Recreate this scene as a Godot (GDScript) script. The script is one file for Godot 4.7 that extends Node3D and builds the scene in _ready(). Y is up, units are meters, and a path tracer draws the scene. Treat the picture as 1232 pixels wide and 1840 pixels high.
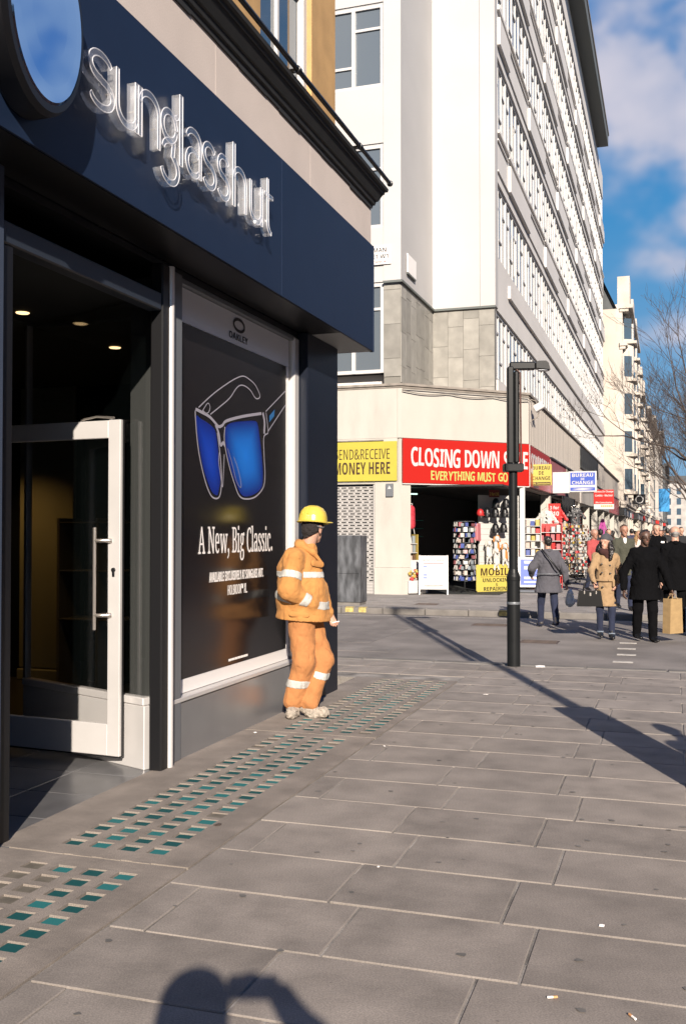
extends Node3D
# A London street corner: eyewear shop front, souvenir shop under a white office block, workman leaning by a poster.

const YAW := 0.318522   # the camera is turned 18.25 degrees away from the street's axis
var M := {}
var T := {}
var taken := {}
var rng := RandomNumberGenerator.new()

func _ready() -> void:
	rng.seed = 20
	var cam := Camera3D.new()
	cam.name = "camera"
	cam.fov = 54.43
	cam.near = 0.05
	cam.far = 1500.0
	add_child(cam)
	cam.position = Vector3(0, 1.6, 0)
	cam.rotation = Vector3(deg_to_rad(1.185), YAW, 0)
	cam.current = true
	var sun := DirectionalLight3D.new()
	sun.name = "sun"
	sun.light_energy = 1.6
	sun.light_color = Color(1.0, 0.95, 0.89)
	sun.light_angular_distance = 0.55
	sun.shadow_enabled = true
	add_child(sun)
	var az := deg_to_rad(23.2)
	var el := deg_to_rad(24.0)
	sun.look_at_from_position(Vector3.ZERO, Vector3(-sin(az) * cos(el), -sin(el), -cos(az) * cos(el)))
	var we := WorldEnvironment.new()
	we.name = "environment"
	var env := Environment.new()
	env.background_mode = Environment.BG_SKY
	env.tonemap_mode = Environment.TONE_MAPPER_LINEAR
	env.tonemap_exposure = 1.9
	env.background_energy_multiplier = 0.60
	env.sdfgi_enabled = true
	env.ssao_enabled = true
	env.ssil_enabled = true
	env.sky = make_sky()
	we.environment = env
	add_child(we)
	materials()
	print("ground"); make_ground()
	print("shop"); make_shop()
	print("office"); make_office()
	print("signs"); make_signs()
	print("goods"); make_goods()
	print("street"); make_far_street()
	print("trees"); make_trees()
	print("furniture"); make_furniture()
	print("people"); make_people()
	print("details"); make_details()

# ------------------------------------------------------------------ helpers
func lin(r: float, g: float, b: float, a := 1.0) -> Color:
	var c := Color(r, g, b).linear_to_srgb()
	c.a = a
	return c

func mk(c: Color, rough := 0.8, metal := 0.0, spec := 0.5) -> StandardMaterial3D:
	var m := StandardMaterial3D.new()
	m.albedo_color = c
	m.roughness = rough
	m.metallic = metal
	m.metallic_specular = spec
	return m

func ntex(sd: int, freq: float, octs: int, lo: float, hi: float, power := 1.0, size := 256, kind := FastNoiseLite.TYPE_SIMPLEX_SMOOTH) -> ImageTexture:
	var key := "%d_%f_%d_%f_%f_%f" % [sd, freq, octs, lo, hi, power]
	if T.has(key):
		return T[key]
	var n := FastNoiseLite.new()
	n.noise_type = kind
	n.seed = sd
	n.frequency = freq
	n.fractal_octaves = octs
	var im := n.get_seamless_image(size, size, false, false, 0.15, true)
	im.convert(Image.FORMAT_L8)
	var d := im.get_data()
	for i in d.size():
		d[i] = clampi(int(pow(lo + (hi - lo) * pow(d[i] / 255.0, power), 1.0 / 2.2) * 255.0), 0, 255)
	var t := ImageTexture.create_from_image(Image.create_from_data(size, size, false, Image.FORMAT_L8, d))
	T[key] = t
	return t

# a surface with coarse and fine grain laid in world space
func surf(c: Color, rough: float, o := {}) -> StandardMaterial3D:
	var m := mk(c, rough, o.get("metal", 0.0), o.get("spec", 0.5))
	var amp: float = maxf(0.1, snappedf(o.get("amp", 0.25), 0.1))
	var sd: int = int(o.get("seed", 1)) % 4   # a few textures shared by all surfaces
	m.uv1_triplanar = true
	m.uv1_world_triplanar = true
	var s = o.get("scale", 0.4)
	m.uv1_scale = s if s is Vector3 else Vector3(s, s, s)
	m.albedo_texture = ntex(sd, o.get("freq", 0.012), 5, 1.0 - amp, 1.0, o.get("power", 1.0))
	if o.get("fine", 0.0) > 0.0:
		m.detail_enabled = true
		m.detail_blend_mode = BaseMaterial3D.BLEND_MODE_MUL
		m.detail_uv_layer = BaseMaterial3D.DETAIL_UV_2
		m.uv2_triplanar = true
		m.uv2_world_triplanar = true
		var f: float = o.get("fscale", 3.0)
		m.uv2_scale = Vector3(f, f, f)
		m.detail_albedo = ntex(50, 0.08, 3, 1.0 - maxf(0.15, snappedf(o.fine, 0.15)), 1.0)
	if o.get("bump", 0.0) > 0.0:
		m.heightmap_enabled = true
		m.heightmap_scale = o.bump
		m.heightmap_texture = m.albedo_texture if not o.get("bump_fine", false) else ntex(70, 0.1, 3, 0.0, 1.0)
	return m

func cloth(r: float, g: float, b: float, sheen := 0.35) -> StandardMaterial3D:
	var m := surf(lin(r, g, b), 0.92, {"amp": 0.22, "scale": 2.2, "seed": 9, "fine": 0.3, "fscale": 18.0})
	m.uv1_world_triplanar = false
	m.uv2_world_triplanar = false
	m.rim_enabled = sheen > 0.0
	m.rim = sheen
	m.rim_tint = 0.7
	return m

func stt() -> SurfaceTool:
	var st := SurfaceTool.new()
	st.begin(Mesh.PRIMITIVE_TRIANGLES)
	return st

func tri(st: SurfaceTool, a: Vector3, b: Vector3, c: Vector3, n := Vector3.ZERO) -> void:
	var x := (b - a).cross(c - a)
	if n == Vector3.ZERO:
		n = -x.normalized()
	elif x.dot(n) > 0.0:
		var t := b
		b = c
		c = t
	for p in [a, b, c]:
		st.set_normal(n)
		st.add_vertex(p)

func quad(st: SurfaceTool, a: Vector3, b: Vector3, c: Vector3, d: Vector3, n := Vector3.ZERO) -> void:
	if n == Vector3.ZERO:
		n = (b - a).cross(c - a).normalized()
	tri(st, a, b, c, n)
	tri(st, a, c, d, n)

# box by two corners
func bx(st: SurfaceTool, lo: Vector3, hi: Vector3, xf := Transform3D()) -> void:
	var l := lo.min(hi)
	var h := lo.max(hi)
	var p := []
	for i in 8:
		p.append(xf * Vector3(h.x if i & 1 else l.x, h.y if i & 2 else l.y, h.z if i & 4 else l.z))
	var b := xf.basis
	quad(st, p[0], p[2], p[6], p[4], -b.x.normalized())
	quad(st, p[1], p[5], p[7], p[3], b.x.normalized())
	quad(st, p[0], p[4], p[5], p[1], -b.y.normalized())
	quad(st, p[2], p[3], p[7], p[6], b.y.normalized())
	quad(st, p[0], p[1], p[3], p[2], -b.z.normalized())
	quad(st, p[4], p[6], p[7], p[5], b.z.normalized())

# box with chamfered edges
func cbx(st: SurfaceTool, lo: Vector3, hi: Vector3, e: float, xf := Transform3D()) -> void:
	var c := (lo + hi) * 0.5
	var s := (hi - lo).abs() * 0.5
	e = minf(e, minf(s.x, minf(s.y, s.z)) * 0.9)
	var ax := [Vector3(1, 0, 0), Vector3(0, 1, 0), Vector3(0, 0, 1)]
	for k in 3:
		var u: Vector3 = ax[(k + 1) % 3]
		var v: Vector3 = ax[(k + 2) % 3]
		var su := s[(k + 1) % 3] - e
		var sv := s[(k + 2) % 3] - e
		for g in [-1.0, 1.0]:
			var n: Vector3 = ax[k] * g
			var o: Vector3 = c + n * s[k]
			quad(st, xf * (o - u * su - v * sv), xf * (o + u * su - v * sv), xf * (o + u * su + v * sv), xf * (o - u * su + v * sv), (xf.basis * n).normalized())
			# the chamfer towards +-u
			for h in [-1.0, 1.0]:
				var o2: Vector3 = c + u * h * s[(k + 1) % 3]
				var a: Vector3 = o + u * h * su
				var b: Vector3 = o2 + n * (s[k] - e)
				quad(st, xf * (a - v * sv), xf * (a + v * sv), xf * (b + v * sv), xf * (b - v * sv), (xf.basis * (n + u * h)).normalized())
	for i in 8:
		var g := Vector3(1 if i & 1 else -1, 1 if i & 2 else -1, 1 if i & 4 else -1)
		tri(st, xf * (c + g * Vector3(s.x, s.y - e, s.z - e)), xf * (c + g * Vector3(s.x - e, s.y, s.z - e)), xf * (c + g * Vector3(s.x - e, s.y - e, s.z)), (xf.basis * g).normalized())

func tube(st: SurfaceTool, pts: Array, r0: float, r1 := -1.0, seg := 10, caps := true) -> void:
	if r1 < 0.0:
		r1 = r0
	var n := pts.size()
	var rings := []
	var side := Vector3.ZERO
	for i in n:
		var d: Vector3 = (pts[mini(i + 1, n - 1)] - pts[maxi(i - 1, 0)]).normalized()
		if side == Vector3.ZERO:
			side = d.cross(Vector3.UP if absf(d.y) < 0.9 else Vector3.RIGHT).normalized()
		side = (side - d * side.dot(d)).normalized()
		var up := side.cross(d)
		var r := lerpf(r0, r1, float(i) / maxf(1.0, n - 1))
		var ring := []
		for k in seg:
			var a := TAU * k / seg
			ring.append([pts[i] + (side * cos(a) + up * sin(a)) * r, side * cos(a) + up * sin(a)])
		rings.append(ring)
	for i in n - 1:
		for k in seg:
			var q := [rings[i][k], rings[i][(k + 1) % seg], rings[i + 1][(k + 1) % seg], rings[i + 1][k]]
			emit(st, q)
	if caps:
		for e in [0, n - 1]:
			var d: Vector3 = (pts[0] - pts[1]).normalized() if e == 0 else (pts[n - 1] - pts[n - 2]).normalized()
			for k in seg:
				tri(st, pts[e], rings[e][k][0], rings[e][(k + 1) % seg][0], d)

# a quad of [point, normal] pairs, smooth shaded
func emit(st: SurfaceTool, q: Array) -> void:
	var x: Vector3 = (q[1][0] - q[0][0]).cross(q[2][0] - q[0][0])
	var m: Vector3 = q[0][1] + q[2][1]
	for t in ([[0, 2, 1], [0, 3, 2]] if x.dot(m) > 0.0 else [[0, 1, 2], [0, 2, 3]]):
		for i in t:
			st.set_normal(q[i][1])
			st.add_vertex(q[i][0])

# turned shape: profile of (radius, height) pairs
func lathe(st: SurfaceTool, prof: Array, seg := 16, xf := Transform3D()) -> void:
	for i in prof.size() - 1:
		var a: Vector2 = prof[i]
		var b: Vector2 = prof[i + 1]
		var t := (b - a).normalized()
		var nr := Vector2(t.y, -t.x)
		for k in seg:
			var q := []
			for c in [[a, k], [a, k + 1], [b, k + 1], [b, k]]:
				var g: float = TAU * c[1] / seg
				q.append([xf * Vector3(cos(g) * c[0].x, c[0].y, sin(g) * c[0].x), (xf.basis * Vector3(cos(g) * nr.x, nr.y, sin(g) * nr.x)).normalized()])
			emit(st, q)

# a flat outline (Vector2) given a thickness: the outline lies in the xy plane of xf, from z = 0 to z = depth
func plate(st: SurfaceTool, poly: PackedVector2Array, depth: float, xf := Transform3D(), back := true, which := 3) -> void:
	if which & 1:
		plate_faces(st, poly, depth, xf, back)
	if depth == 0.0 or not which & 2:
		return
	var ccw := not Geometry2D.is_polygon_clockwise(poly)
	for i in poly.size():
		var a := poly[i]
		var b := poly[(i + 1) % poly.size()]
		var t := (b - a).normalized()
		var n := Vector2(t.y, -t.x) if ccw else Vector2(-t.y, t.x)
		quad(st, xf * Vector3(a.x, a.y, 0), xf * Vector3(b.x, b.y, 0), xf * Vector3(b.x, b.y, depth), xf * Vector3(a.x, a.y, depth), (xf.basis * Vector3(n.x, n.y, 0)).normalized())

func plate_faces(st: SurfaceTool, poly: PackedVector2Array, depth: float, xf: Transform3D, back: bool) -> void:
	var idx := Geometry2D.triangulate_polygon(poly)
	for i in range(0, idx.size(), 3):
		var p := [poly[idx[i]], poly[idx[i + 1]], poly[idx[i + 2]]]
		tri(st, xf * Vector3(p[0].x, p[0].y, depth), xf * Vector3(p[1].x, p[1].y, depth), xf * Vector3(p[2].x, p[2].y, depth), xf.basis.z.normalized())
		if back:
			tri(st, xf * Vector3(p[0].x, p[0].y, 0), xf * Vector3(p[1].x, p[1].y, 0), xf * Vector3(p[2].x, p[2].y, 0), -xf.basis.z.normalized())

# a ribbon-like stroke of constant width along a line, as an outline
func stroke(pts: Array, w0: float, w1 := -1.0) -> PackedVector2Array:
	if w1 < 0.0:
		w1 = w0
	var l := PackedVector2Array()
	var r := PackedVector2Array()
	var n := pts.size()
	for i in n:
		var t: Vector2 = (pts[mini(i + 1, n - 1)] - pts[maxi(i - 1, 0)]).normalized()
		var w := lerpf(w0, w1, sin(PI * i / maxf(1.0, n - 1))) * 0.5
		l.append(pts[i] + Vector2(-t.y, t.x) * w)
		r.append(pts[i] - Vector2(-t.y, t.x) * w)
	r.reverse()
	l.append_array(r)
	return l

func arc2(c: Vector2, rx: float, ry: float, a0: float, a1: float, n := 12) -> Array:
	var o := []
	for i in n + 1:
		var a := deg_to_rad(lerpf(a0, a1, float(i) / n))
		o.append(c + Vector2(cos(a) * rx, sin(a) * ry))
	return o

func numbered(s: String) -> String:
	if not taken.has(s):
		taken[s] = 0
		return s
	taken[s] += 1
	return "%s_%03d" % [s, taken[s]]

func thing(called: String, label: String, category: String, at := Vector3.ZERO, turn := 0.0, group := "") -> Node3D:
	var o := Node3D.new()
	o.name = numbered(called)
	add_child(o)
	o.position = at
	o.rotation.y = turn
	o.set_meta("label", label)
	o.set_meta("category", category)
	if group:
		o.set_meta("group", group)
	return o

func struct(called: String, st, m: Material) -> MeshInstance3D:
	var o := MeshInstance3D.new()
	o.name = numbered(called)
	o.mesh = st.commit() if st is SurfaceTool else st
	o.material_override = m
	add_child(o)
	o.set_meta("kind", "structure")
	return o

# a part; its mesh is in the axes of its parent
func part(called: String, st, m: Material, parent: Node, at := Vector3.ZERO) -> MeshInstance3D:
	var o := MeshInstance3D.new()
	o.name = called
	o.mesh = st.commit() if st is SurfaceTool else st
	o.material_override = m
	parent.add_child(o, true)
	o.position = at
	return o

# a part whose mesh is written in world coordinates
func wpart(called: String, st, m: Material, parent: Node3D) -> MeshInstance3D:
	var o := part(called, st, m, parent)
	var t := Transform3D()
	var p: Node = parent
	while p is Node3D and p != self:
		t = (p as Node3D).transform * t
		p = p.get_parent()
	o.transform = t.affine_inverse()
	return o

func copy(o: Node3D, label := "", at = null, turn = null) -> Node3D:
	var c: Node3D = o.duplicate()
	c.name = numbered(String(o.name).rstrip("0123456789").rstrip("_"))
	add_child(c)
	if label:
		c.set_meta("label", label)
	if at != null:
		c.position = at
	if turn != null:
		c.rotation.y = turn
	return c

func font(face: String, bold := false) -> SystemFont:
	var key := "font_%s_%s" % [face, bold]
	if not T.has(key):
		var f := SystemFont.new()
		f.font_names = PackedStringArray([face])
		f.font_weight = 700 if bold else 400
		T[key] = f
	return T[key]

# lettering of a given cap height; returns the mesh instance, standing in the xy plane of its parent
func words(s: String, m: Material, parent: Node, at: Vector3, height: float, width := 0.0, f: Font = null, depth := 0.004, called := "lettering") -> MeshInstance3D:
	var t := TextMesh.new()
	t.text = s
	t.font = f if f else font("Droid Sans", true)
	t.font_size = 64
	t.pixel_size = 0.01
	t.depth = 0.01
	t.curve_step = 2.0
	var o := MeshInstance3D.new()
	o.name = called
	o.mesh = t
	o.material_override = m
	parent.add_child(o, true)
	var box := t.get_aabb()
	var sy := height / box.size.y
	var sx := width / box.size.x if width > 0.0 else sy
	o.scale = Vector3(sx, sy, depth / 0.01)
	o.position = at - Vector3((box.position.x + box.size.x * 0.5) * sx, (box.position.y + box.size.y * 0.5) * sy, 0)
	return o

# ------------------------------------------------------------------ bodies: tapered capsules joined by a smooth minimum, meshed as surface nets
# a bone is [from, to, radius, radius, flattened axis (or ZERO), how flat]
func nets(bones: Array, cell: float, k: float, o := {}) -> ArrayMesh:
	var am := ArrayMesh.new()
	nets_into(am, bones, cell, k, o)
	return am

func nets_into(am: ArrayMesh, bones: Array, cell: float, k: float, o := {}) -> void:
	var lo := Vector3(1e9, 1e9, 1e9)
	var hi := -lo
	for b in bones:
		var r: float = maxf(b[2], b[3]) + cell * 3.0
		lo = lo.min(b[0] - Vector3(r, r, r)).min(b[1] - Vector3(r, r, r))
		hi = hi.max(b[0] + Vector3(r, r, r)).max(b[1] + Vector3(r, r, r))
	var nx := int((hi.x - lo.x) / cell) + 2
	var ny := int((hi.y - lo.y) / cell) + 2
	var nz := int((hi.z - lo.z) / cell) + 2
	var sx := 1
	var sy := nx
	var sz := nx * ny
	var v := PackedFloat32Array()
	v.resize(nx * ny * nz)
	v.fill(0.3)
	for b in bones:
		var a: Vector3 = b[0]
		var ba: Vector3 = b[1] - a
		var ra: float = b[2]
		var rb: float = b[3]
		var ax: Vector3 = b[4] if b.size() > 4 else Vector3.ZERO
		var fl: float = b[5] if b.size() > 5 else 1.0
		var flat := ax != Vector3.ZERO
		var inv := 1.0 / maxf(ba.length_squared(), 1e-9)
		var r := maxf(ra, rb) + k + cell * 2.0
		var l := (a.min(b[1]) - Vector3(r, r, r) - lo) / cell
		var h := (a.max(b[1]) + Vector3(r, r, r) - lo) / cell
		for z in range(maxi(0, int(l.z)), mini(nz - 1, int(h.z) + 1) + 1):
			for y in range(maxi(0, int(l.y)), mini(ny - 1, int(h.y) + 1) + 1):
				var at := z * sz + y * sy
				for x in range(maxi(0, int(l.x)), mini(nx - 1, int(h.x) + 1) + 1):
					var pa := lo + Vector3(x, y, z) * cell - a
					var t := clampf(pa.dot(ba) * inv, 0.0, 1.0)
					pa -= ba * t
					if flat:
						pa += ax * (pa.dot(ax) * (1.0 / fl - 1.0))
					var d := pa.length() - ra - (rb - ra) * t
					if flat:
						d *= 0.5 + 0.5 * fl
					var w := v[at + x]
					var q := k - absf(d - w)
					v[at + x] = minf(d, w) - (q * q / (4.0 * k) if q > 0.0 else 0.0)
	var amp: float = o.get("folds", 0.0)
	var off: float = o.get("off", 0.0)
	var clip: Array = o.get("clip", [])   # half spaces [point, outward normal] to keep within
	var cut := clip.size() > 0
	if amp > 0.0 or off != 0.0 or cut:
		var n := FastNoiseLite.new()
		n.seed = o.get("seed", 3)
		n.frequency = o.get("fold_freq", 7.0)
		n.fractal_octaves = 3
		n.fractal_type = FastNoiseLite.FRACTAL_RIDGED
		n.domain_warp_enabled = true
		n.domain_warp_amplitude = 0.06
		n.domain_warp_frequency = 3.0
		var stretch: Vector3 = o.get("stretch", Vector3(1, 1, 1))
		var at := 0
		for z in nz:
			for y in ny:
				for x in nx:
					var d := v[at]
					if d < 0.1 and d > -0.12:
						var p := lo + Vector3(x, y, z) * cell
						if amp > 0.0:
							d += (n.get_noise_3dv(p * stretch) + 0.1) * amp
						d -= off
						if cut:
							for q in clip:
								d = maxf(d, (p - q[0]).dot(q[1]))
						v[at] = d
					elif cut and d <= -0.12:
						var p := lo + Vector3(x, y, z) * cell
						for q in clip:
							d = maxf(d, (p - q[0]).dot(q[1]))
						v[at] = d
					at += 1
	# surface nets
	var ids := PackedInt32Array()
	ids.resize(v.size())
	ids.fill(-1)
	var verts := PackedVector3Array()
	var norms := PackedVector3Array()
	var index := PackedInt32Array()
	var corner := [0, sx, sy, sx + sy, sz, sx + sz, sy + sz, sx + sy + sz]
	var edges := [[0, 1], [2, 3], [4, 5], [6, 7], [0, 2], [1, 3], [4, 6], [5, 7], [0, 4], [1, 5], [2, 6], [3, 7]]
	var cp := [Vector3(0, 0, 0), Vector3(1, 0, 0), Vector3(0, 1, 0), Vector3(1, 1, 0), Vector3(0, 0, 1), Vector3(1, 0, 1), Vector3(0, 1, 1), Vector3(1, 1, 1)]
	var lim := cell * 2.6
	for z in nz - 1:
		for y in ny - 1:
			var row := z * sz + y * sy
			for x in nx - 1:
				var at := row + x
				if absf(v[at]) > lim and not cut:
					continue
				var c0 := v[at]
				var c1 := v[at + sx]
				var c2 := v[at + sy]
				var c3 := v[at + sx + sy]
				var c4 := v[at + sz]
				var c5 := v[at + sx + sz]
				var c6 := v[at + sy + sz]
				var c7 := v[at + sx + sy + sz]
				var mask := int(c0 < 0) + int(c1 < 0) + int(c2 < 0) + int(c3 < 0) + int(c4 < 0) + int(c5 < 0) + int(c6 < 0) + int(c7 < 0)
				if mask == 0 or mask == 8:
					continue
				var c := [c0, c1, c2, c3, c4, c5, c6, c7]
				var s := Vector3.ZERO
				var m := 0
				for e in edges:
					var fa: float = c[e[0]]
					var fb: float = c[e[1]]
					if (fa < 0) != (fb < 0):
						s += cp[e[0]].lerp(cp[e[1]], fa / (fa - fb))
						m += 1
				ids[at] = verts.size()
				verts.append(lo + (Vector3(x, y, z) + s / m) * cell)
				norms.append(Vector3(c1 + c3 + c5 + c7 - c0 - c2 - c4 - c6, c2 + c3 + c6 + c7 - c0 - c1 - c4 - c5, c4 + c5 + c6 + c7 - c0 - c1 - c2 - c3).normalized())
	for z in range(1, nz - 1):
		for y in range(1, ny - 1):
			for x in range(1, nx - 1):
				var at := z * sz + y * sy + x
				if ids[at] < 0:
					continue
				var i0 := v[at] < 0
				for e in [[sx, sy, sz], [sy, sz, sx], [sz, sx, sy]]:
					var i1: bool = v[at + e[0]] < 0
					if i0 == i1:
						continue
					var a := ids[at]
					var b := ids[at - e[1]]
					var c := ids[at - e[1] - e[2]]
					var d := ids[at - e[2]]
					if b < 0 or c < 0 or d < 0:
						continue
					if i0:
						index.append_array(PackedInt32Array([a, c, b, a, d, c]))
					else:
						index.append_array(PackedInt32Array([a, b, c, a, c, d]))
	if verts.is_empty():
		return
	var arr := []
	arr.resize(Mesh.ARRAY_MAX)
	arr[Mesh.ARRAY_VERTEX] = verts
	arr[Mesh.ARRAY_NORMAL] = norms
	arr[Mesh.ARRAY_INDEX] = index
	am.add_surface_from_arrays(Mesh.PRIMITIVE_TRIANGLES, arr)

# ------------------------------------------------------------------ sky: blue with loose cumulus all round
func make_sky() -> Sky:
	var w := 2048
	var h := 1024
	var n := FastNoiseLite.new()
	n.noise_type = FastNoiseLite.TYPE_SIMPLEX_SMOOTH
	n.seed = 5
	n.frequency = 2.6
	n.fractal_octaves = 5
	n.fractal_gain = 0.52
	var puffs := [[0.5, 24.5, 6.5, 4.8, 1.0], [4.5, 21.0, 6.0, 3.5, 0.7], [1.8, 15.3, 3.8, 1.9, 0.95], [-0.5, 11.0, 4.0, 1.4, 0.35], [6.0, 12.0, 5.0, 2.0, 0.7]]
	var r := RandomNumberGenerator.new()
	r.seed = 77
	for i in 46:
		var e := 8.0 + 62.0 * pow(r.randf(), 1.4)
		puffs.append([r.randf_range(14.0, 346.0), e, r.randf_range(6, 15) / cos(deg_to_rad(e)), r.randf_range(2.5, 6.0), r.randf_range(0.6, 1.0)])
	var buf := PackedFloat32Array()
	buf.resize(w * h * 3)
	var zenith := Color(0.02, 0.125, 0.40)
	var mid := Color(0.055, 0.25, 0.52)
	var low := Color(0.24, 0.42, 0.60)
	for y in h:
		var el := 90.0 - 180.0 * (y + 0.5) / h
		var near := []
		for p in puffs:
			if absf(el - p[1]) < p[3] * 2.4:
				near.append(p)
		var base: Color
		if el > 17.0:
			base = mid.lerp(zenith, clampf((el - 17.0) / 20.0, 0, 1))
		else:
			base = low.lerp(mid, clampf(el / 17.0, 0, 1))
		if el < 0.0:
			base = Color(0.16, 0.15, 0.14)
		var ce := cos(deg_to_rad(el))
		var se := sin(deg_to_rad(el))
		for x in w:
			var c := base
			if el > 1.0:
				var azd := 360.0 * (x + 0.5) / w   # a panorama begins at -z and goes round by +x
				var a := deg_to_rad(azd)
				var dens := 0.0
				for p in near:
					var da: float = fposmod(azd - p[0] + 180.0, 360.0) - 180.0
					var q: float = (da * da) / (p[2] * p[2]) + (el - p[1]) * (el - p[1]) / (p[3] * p[3])
					if q < 5.0:
						dens += p[4] * exp(-q)
				if dens > 0.02:
					var nv := n.get_noise_3d(sin(a) * ce * 3.0, se * 4.5, -cos(a) * ce * 3.0)
					var d := smoothstep(0.12, 0.95, dens * (1.0 + 1.1 * nv) + 0.28 * nv)
					var lit := 0.5 + 0.5 * clampf(nv * 1.6 + 0.3, -1, 1)
					c = base.lerp(Color(0.30, 0.36, 0.52).lerp(Color(0.58, 0.56, 0.64), lit), d * 0.93)
			var i := (y * w + x) * 3
			buf[i] = c.r
			buf[i + 1] = c.g
			buf[i + 2] = c.b
	var img := Image.create_from_data(w, h, false, Image.FORMAT_RGBF, buf.to_byte_array())
	var pm := PanoramaSkyMaterial.new()
	pm.panorama = ImageTexture.create_from_image(img)
	var sky := Sky.new()
	sky.sky_material = pm
	return sky

# ------------------------------------------------------------------ materials (linear base colours)
func materials() -> void:
	M.slabs = []
	for i in 6:
		var k: float = [1.0, 0.93, 1.06, 0.97, 1.03, 0.9][i]
		M.slabs.append(surf(lin(0.34 * k, 0.296 * k, 0.26 * k), 0.82, {"amp": 0.42, "scale": 0.55 + 0.07 * i, "seed": 11 + i, "fine": 0.45, "fscale": 5.0, "bump": 0.12, "bump_fine": true, "power": 0.8}))
	M.mortar = surf(lin(0.44, 0.40, 0.36), 0.95, {"amp": 0.8, "scale": 0.7, "seed": 31, "fine": 0.5})
	M.kerb = surf(lin(0.24, 0.22, 0.20), 0.85, {"amp": 0.4, "scale": 0.8, "seed": 32, "fine": 0.5, "fscale": 6.0})
	M.concrete = surf(lin(0.37, 0.315, 0.27), 0.9, {"amp": 0.4, "scale": 0.7, "seed": 33, "fine": 0.55, "fscale": 7.0, "bump": 0.2, "bump_fine": true})
	M.asphalt = surf(lin(0.33, 0.295, 0.27), 0.92, {"amp": 0.45, "scale": 0.22, "seed": 34, "fine": 0.6, "fscale": 4.0, "bump": 0.3, "bump_fine": true})
	M.asphalt_dark = surf(lin(0.28, 0.25, 0.23), 0.92, {"amp": 0.4, "scale": 0.5, "seed": 35, "fine": 0.6, "fscale": 4.0})
	M.asphalt_pale = surf(lin(0.35, 0.315, 0.29), 0.92, {"amp": 0.5, "scale": 0.4, "seed": 36, "fine": 0.6, "fscale": 4.0})
	M.far_slabs = []
	for i in 4:
		var k: float = [1.0, 0.88, 1.1, 0.95][i]
		M.far_slabs.append(surf(lin(0.36 * k, 0.33 * k, 0.305 * k), 0.85, {"amp": 0.35, "scale": 0.5, "seed": 41 + i, "fine": 0.4, "fscale": 3.0}))
	M.well_glass = mk(lin(0.012, 0.070, 0.072), 0.65, 0.0, 0.2)
	M.well_glass2 = mk(lin(0.024, 0.14, 0.142), 0.65, 0.0, 0.2)
	M.well_grey = surf(lin(0.16, 0.14, 0.11), 0.6, {"amp": 0.4, "scale": 3.0, "seed": 36})
	M.navy = surf(lin(0.0095, 0.019, 0.046), 0.5, {"amp": 0.15, "scale": 0.6, "seed": 51, "spec": 0.32})
	M.navy_pillar = surf(lin(0.008, 0.011, 0.020), 0.4, {"amp": 0.2, "scale": 0.6, "seed": 52, "spec": 0.35})
	M.navy_pillar_lit = surf(lin(0.05, 0.065, 0.10), 0.4, {"amp": 0.2, "scale": 0.6, "seed": 52, "spec": 0.4})  # navy pillar paint with its sunlit sheen mixed into the colour
	M.black = mk(lin(0.006, 0.006, 0.007), 0.4)
	M.dark_metal = mk(lin(0.012, 0.013, 0.015), 0.35, 0.2)
	M.cornice = surf(lin(0.022, 0.022, 0.021), 0.7, {"amp": 0.4, "scale": 1.2, "seed": 53, "fine": 0.3})
	M.band_stone = surf(lin(0.60, 0.52, 0.47), 0.85, {"amp": 0.12, "scale": 0.5, "seed": 54, "fine": 0.12, "fscale": 4.0})
	M.buff = surf(lin(0.56, 0.34, 0.14), 0.85, {"amp": 0.35, "scale": 0.5, "seed": 55, "fine": 0.2})
	M.soffit = mk(lin(0.35, 0.35, 0.34), 0.6)
	M.aluminium = surf(lin(0.62, 0.60, 0.585), 0.38, {"amp": 0.08, "scale": 0.8, "seed": 56, "metal": 0.35})
	M.bright_alu = mk(lin(0.80, 0.77, 0.75), 0.3, 0.5)
	M.riser = surf(lin(0.30, 0.30, 0.31), 0.30, {"amp": 0.12, "scale": 0.7, "seed": 57, "metal": 0.55, "spec": 0.6})
	M.grey_frame = mk(lin(0.16, 0.17, 0.185), 0.4, 0.3)
	M.lintel = mk(lin(0.02, 0.026, 0.038), 0.45)
	M.steel = mk(lin(0.72, 0.66, 0.6), 0.22, 0.9)
	M.glass = mk(Color(0.2, 0.24, 0.24, 0.012), 0.02)
	M.glass.transparency = BaseMaterial3D.TRANSPARENCY_ALPHA
	M.dark_glass = mk(lin(0.05, 0.075, 0.10), 0.04, 0.0, 0.9)
	M.poster_black = mk(lin(0.008, 0.007, 0.008), 0.2, 0.0, 0.6)
	M.poster_white = mk(lin(0.74, 0.71, 0.69), 0.35)
	M.poster_head = mk(lin(0.62, 0.62, 0.65), 0.3)
	M.print_white = mk(lin(0.82, 0.78, 0.75), 0.4)
	M.print_dark = mk(lin(0.02, 0.02, 0.022), 0.4)
	M.lobby = []
	for i in 3:
		M.lobby.append(surf(lin(0.15 - 0.015 * i, 0.148 - 0.015 * i, 0.152 - 0.015 * i), 0.32, {"amp": 0.25, "scale": 0.9, "seed": 61 + i, "fine": 0.2}))
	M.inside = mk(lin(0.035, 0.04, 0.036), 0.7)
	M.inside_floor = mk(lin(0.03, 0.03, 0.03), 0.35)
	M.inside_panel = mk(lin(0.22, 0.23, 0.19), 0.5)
	M.acrylic = mk(Color(0.93, 0.95, 0.98, 0.025), 0.05, 0.0, 0.6)
	M.acrylic.transparency = BaseMaterial3D.TRANSPARENCY_ALPHA
	M.acrylic_edge = mk(Color(0.95, 0.95, 0.96, 0.10), 0.08, 0.0, 0.6)
	M.acrylic_edge.transparency = BaseMaterial3D.TRANSPARENCY_ALPHA
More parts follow.
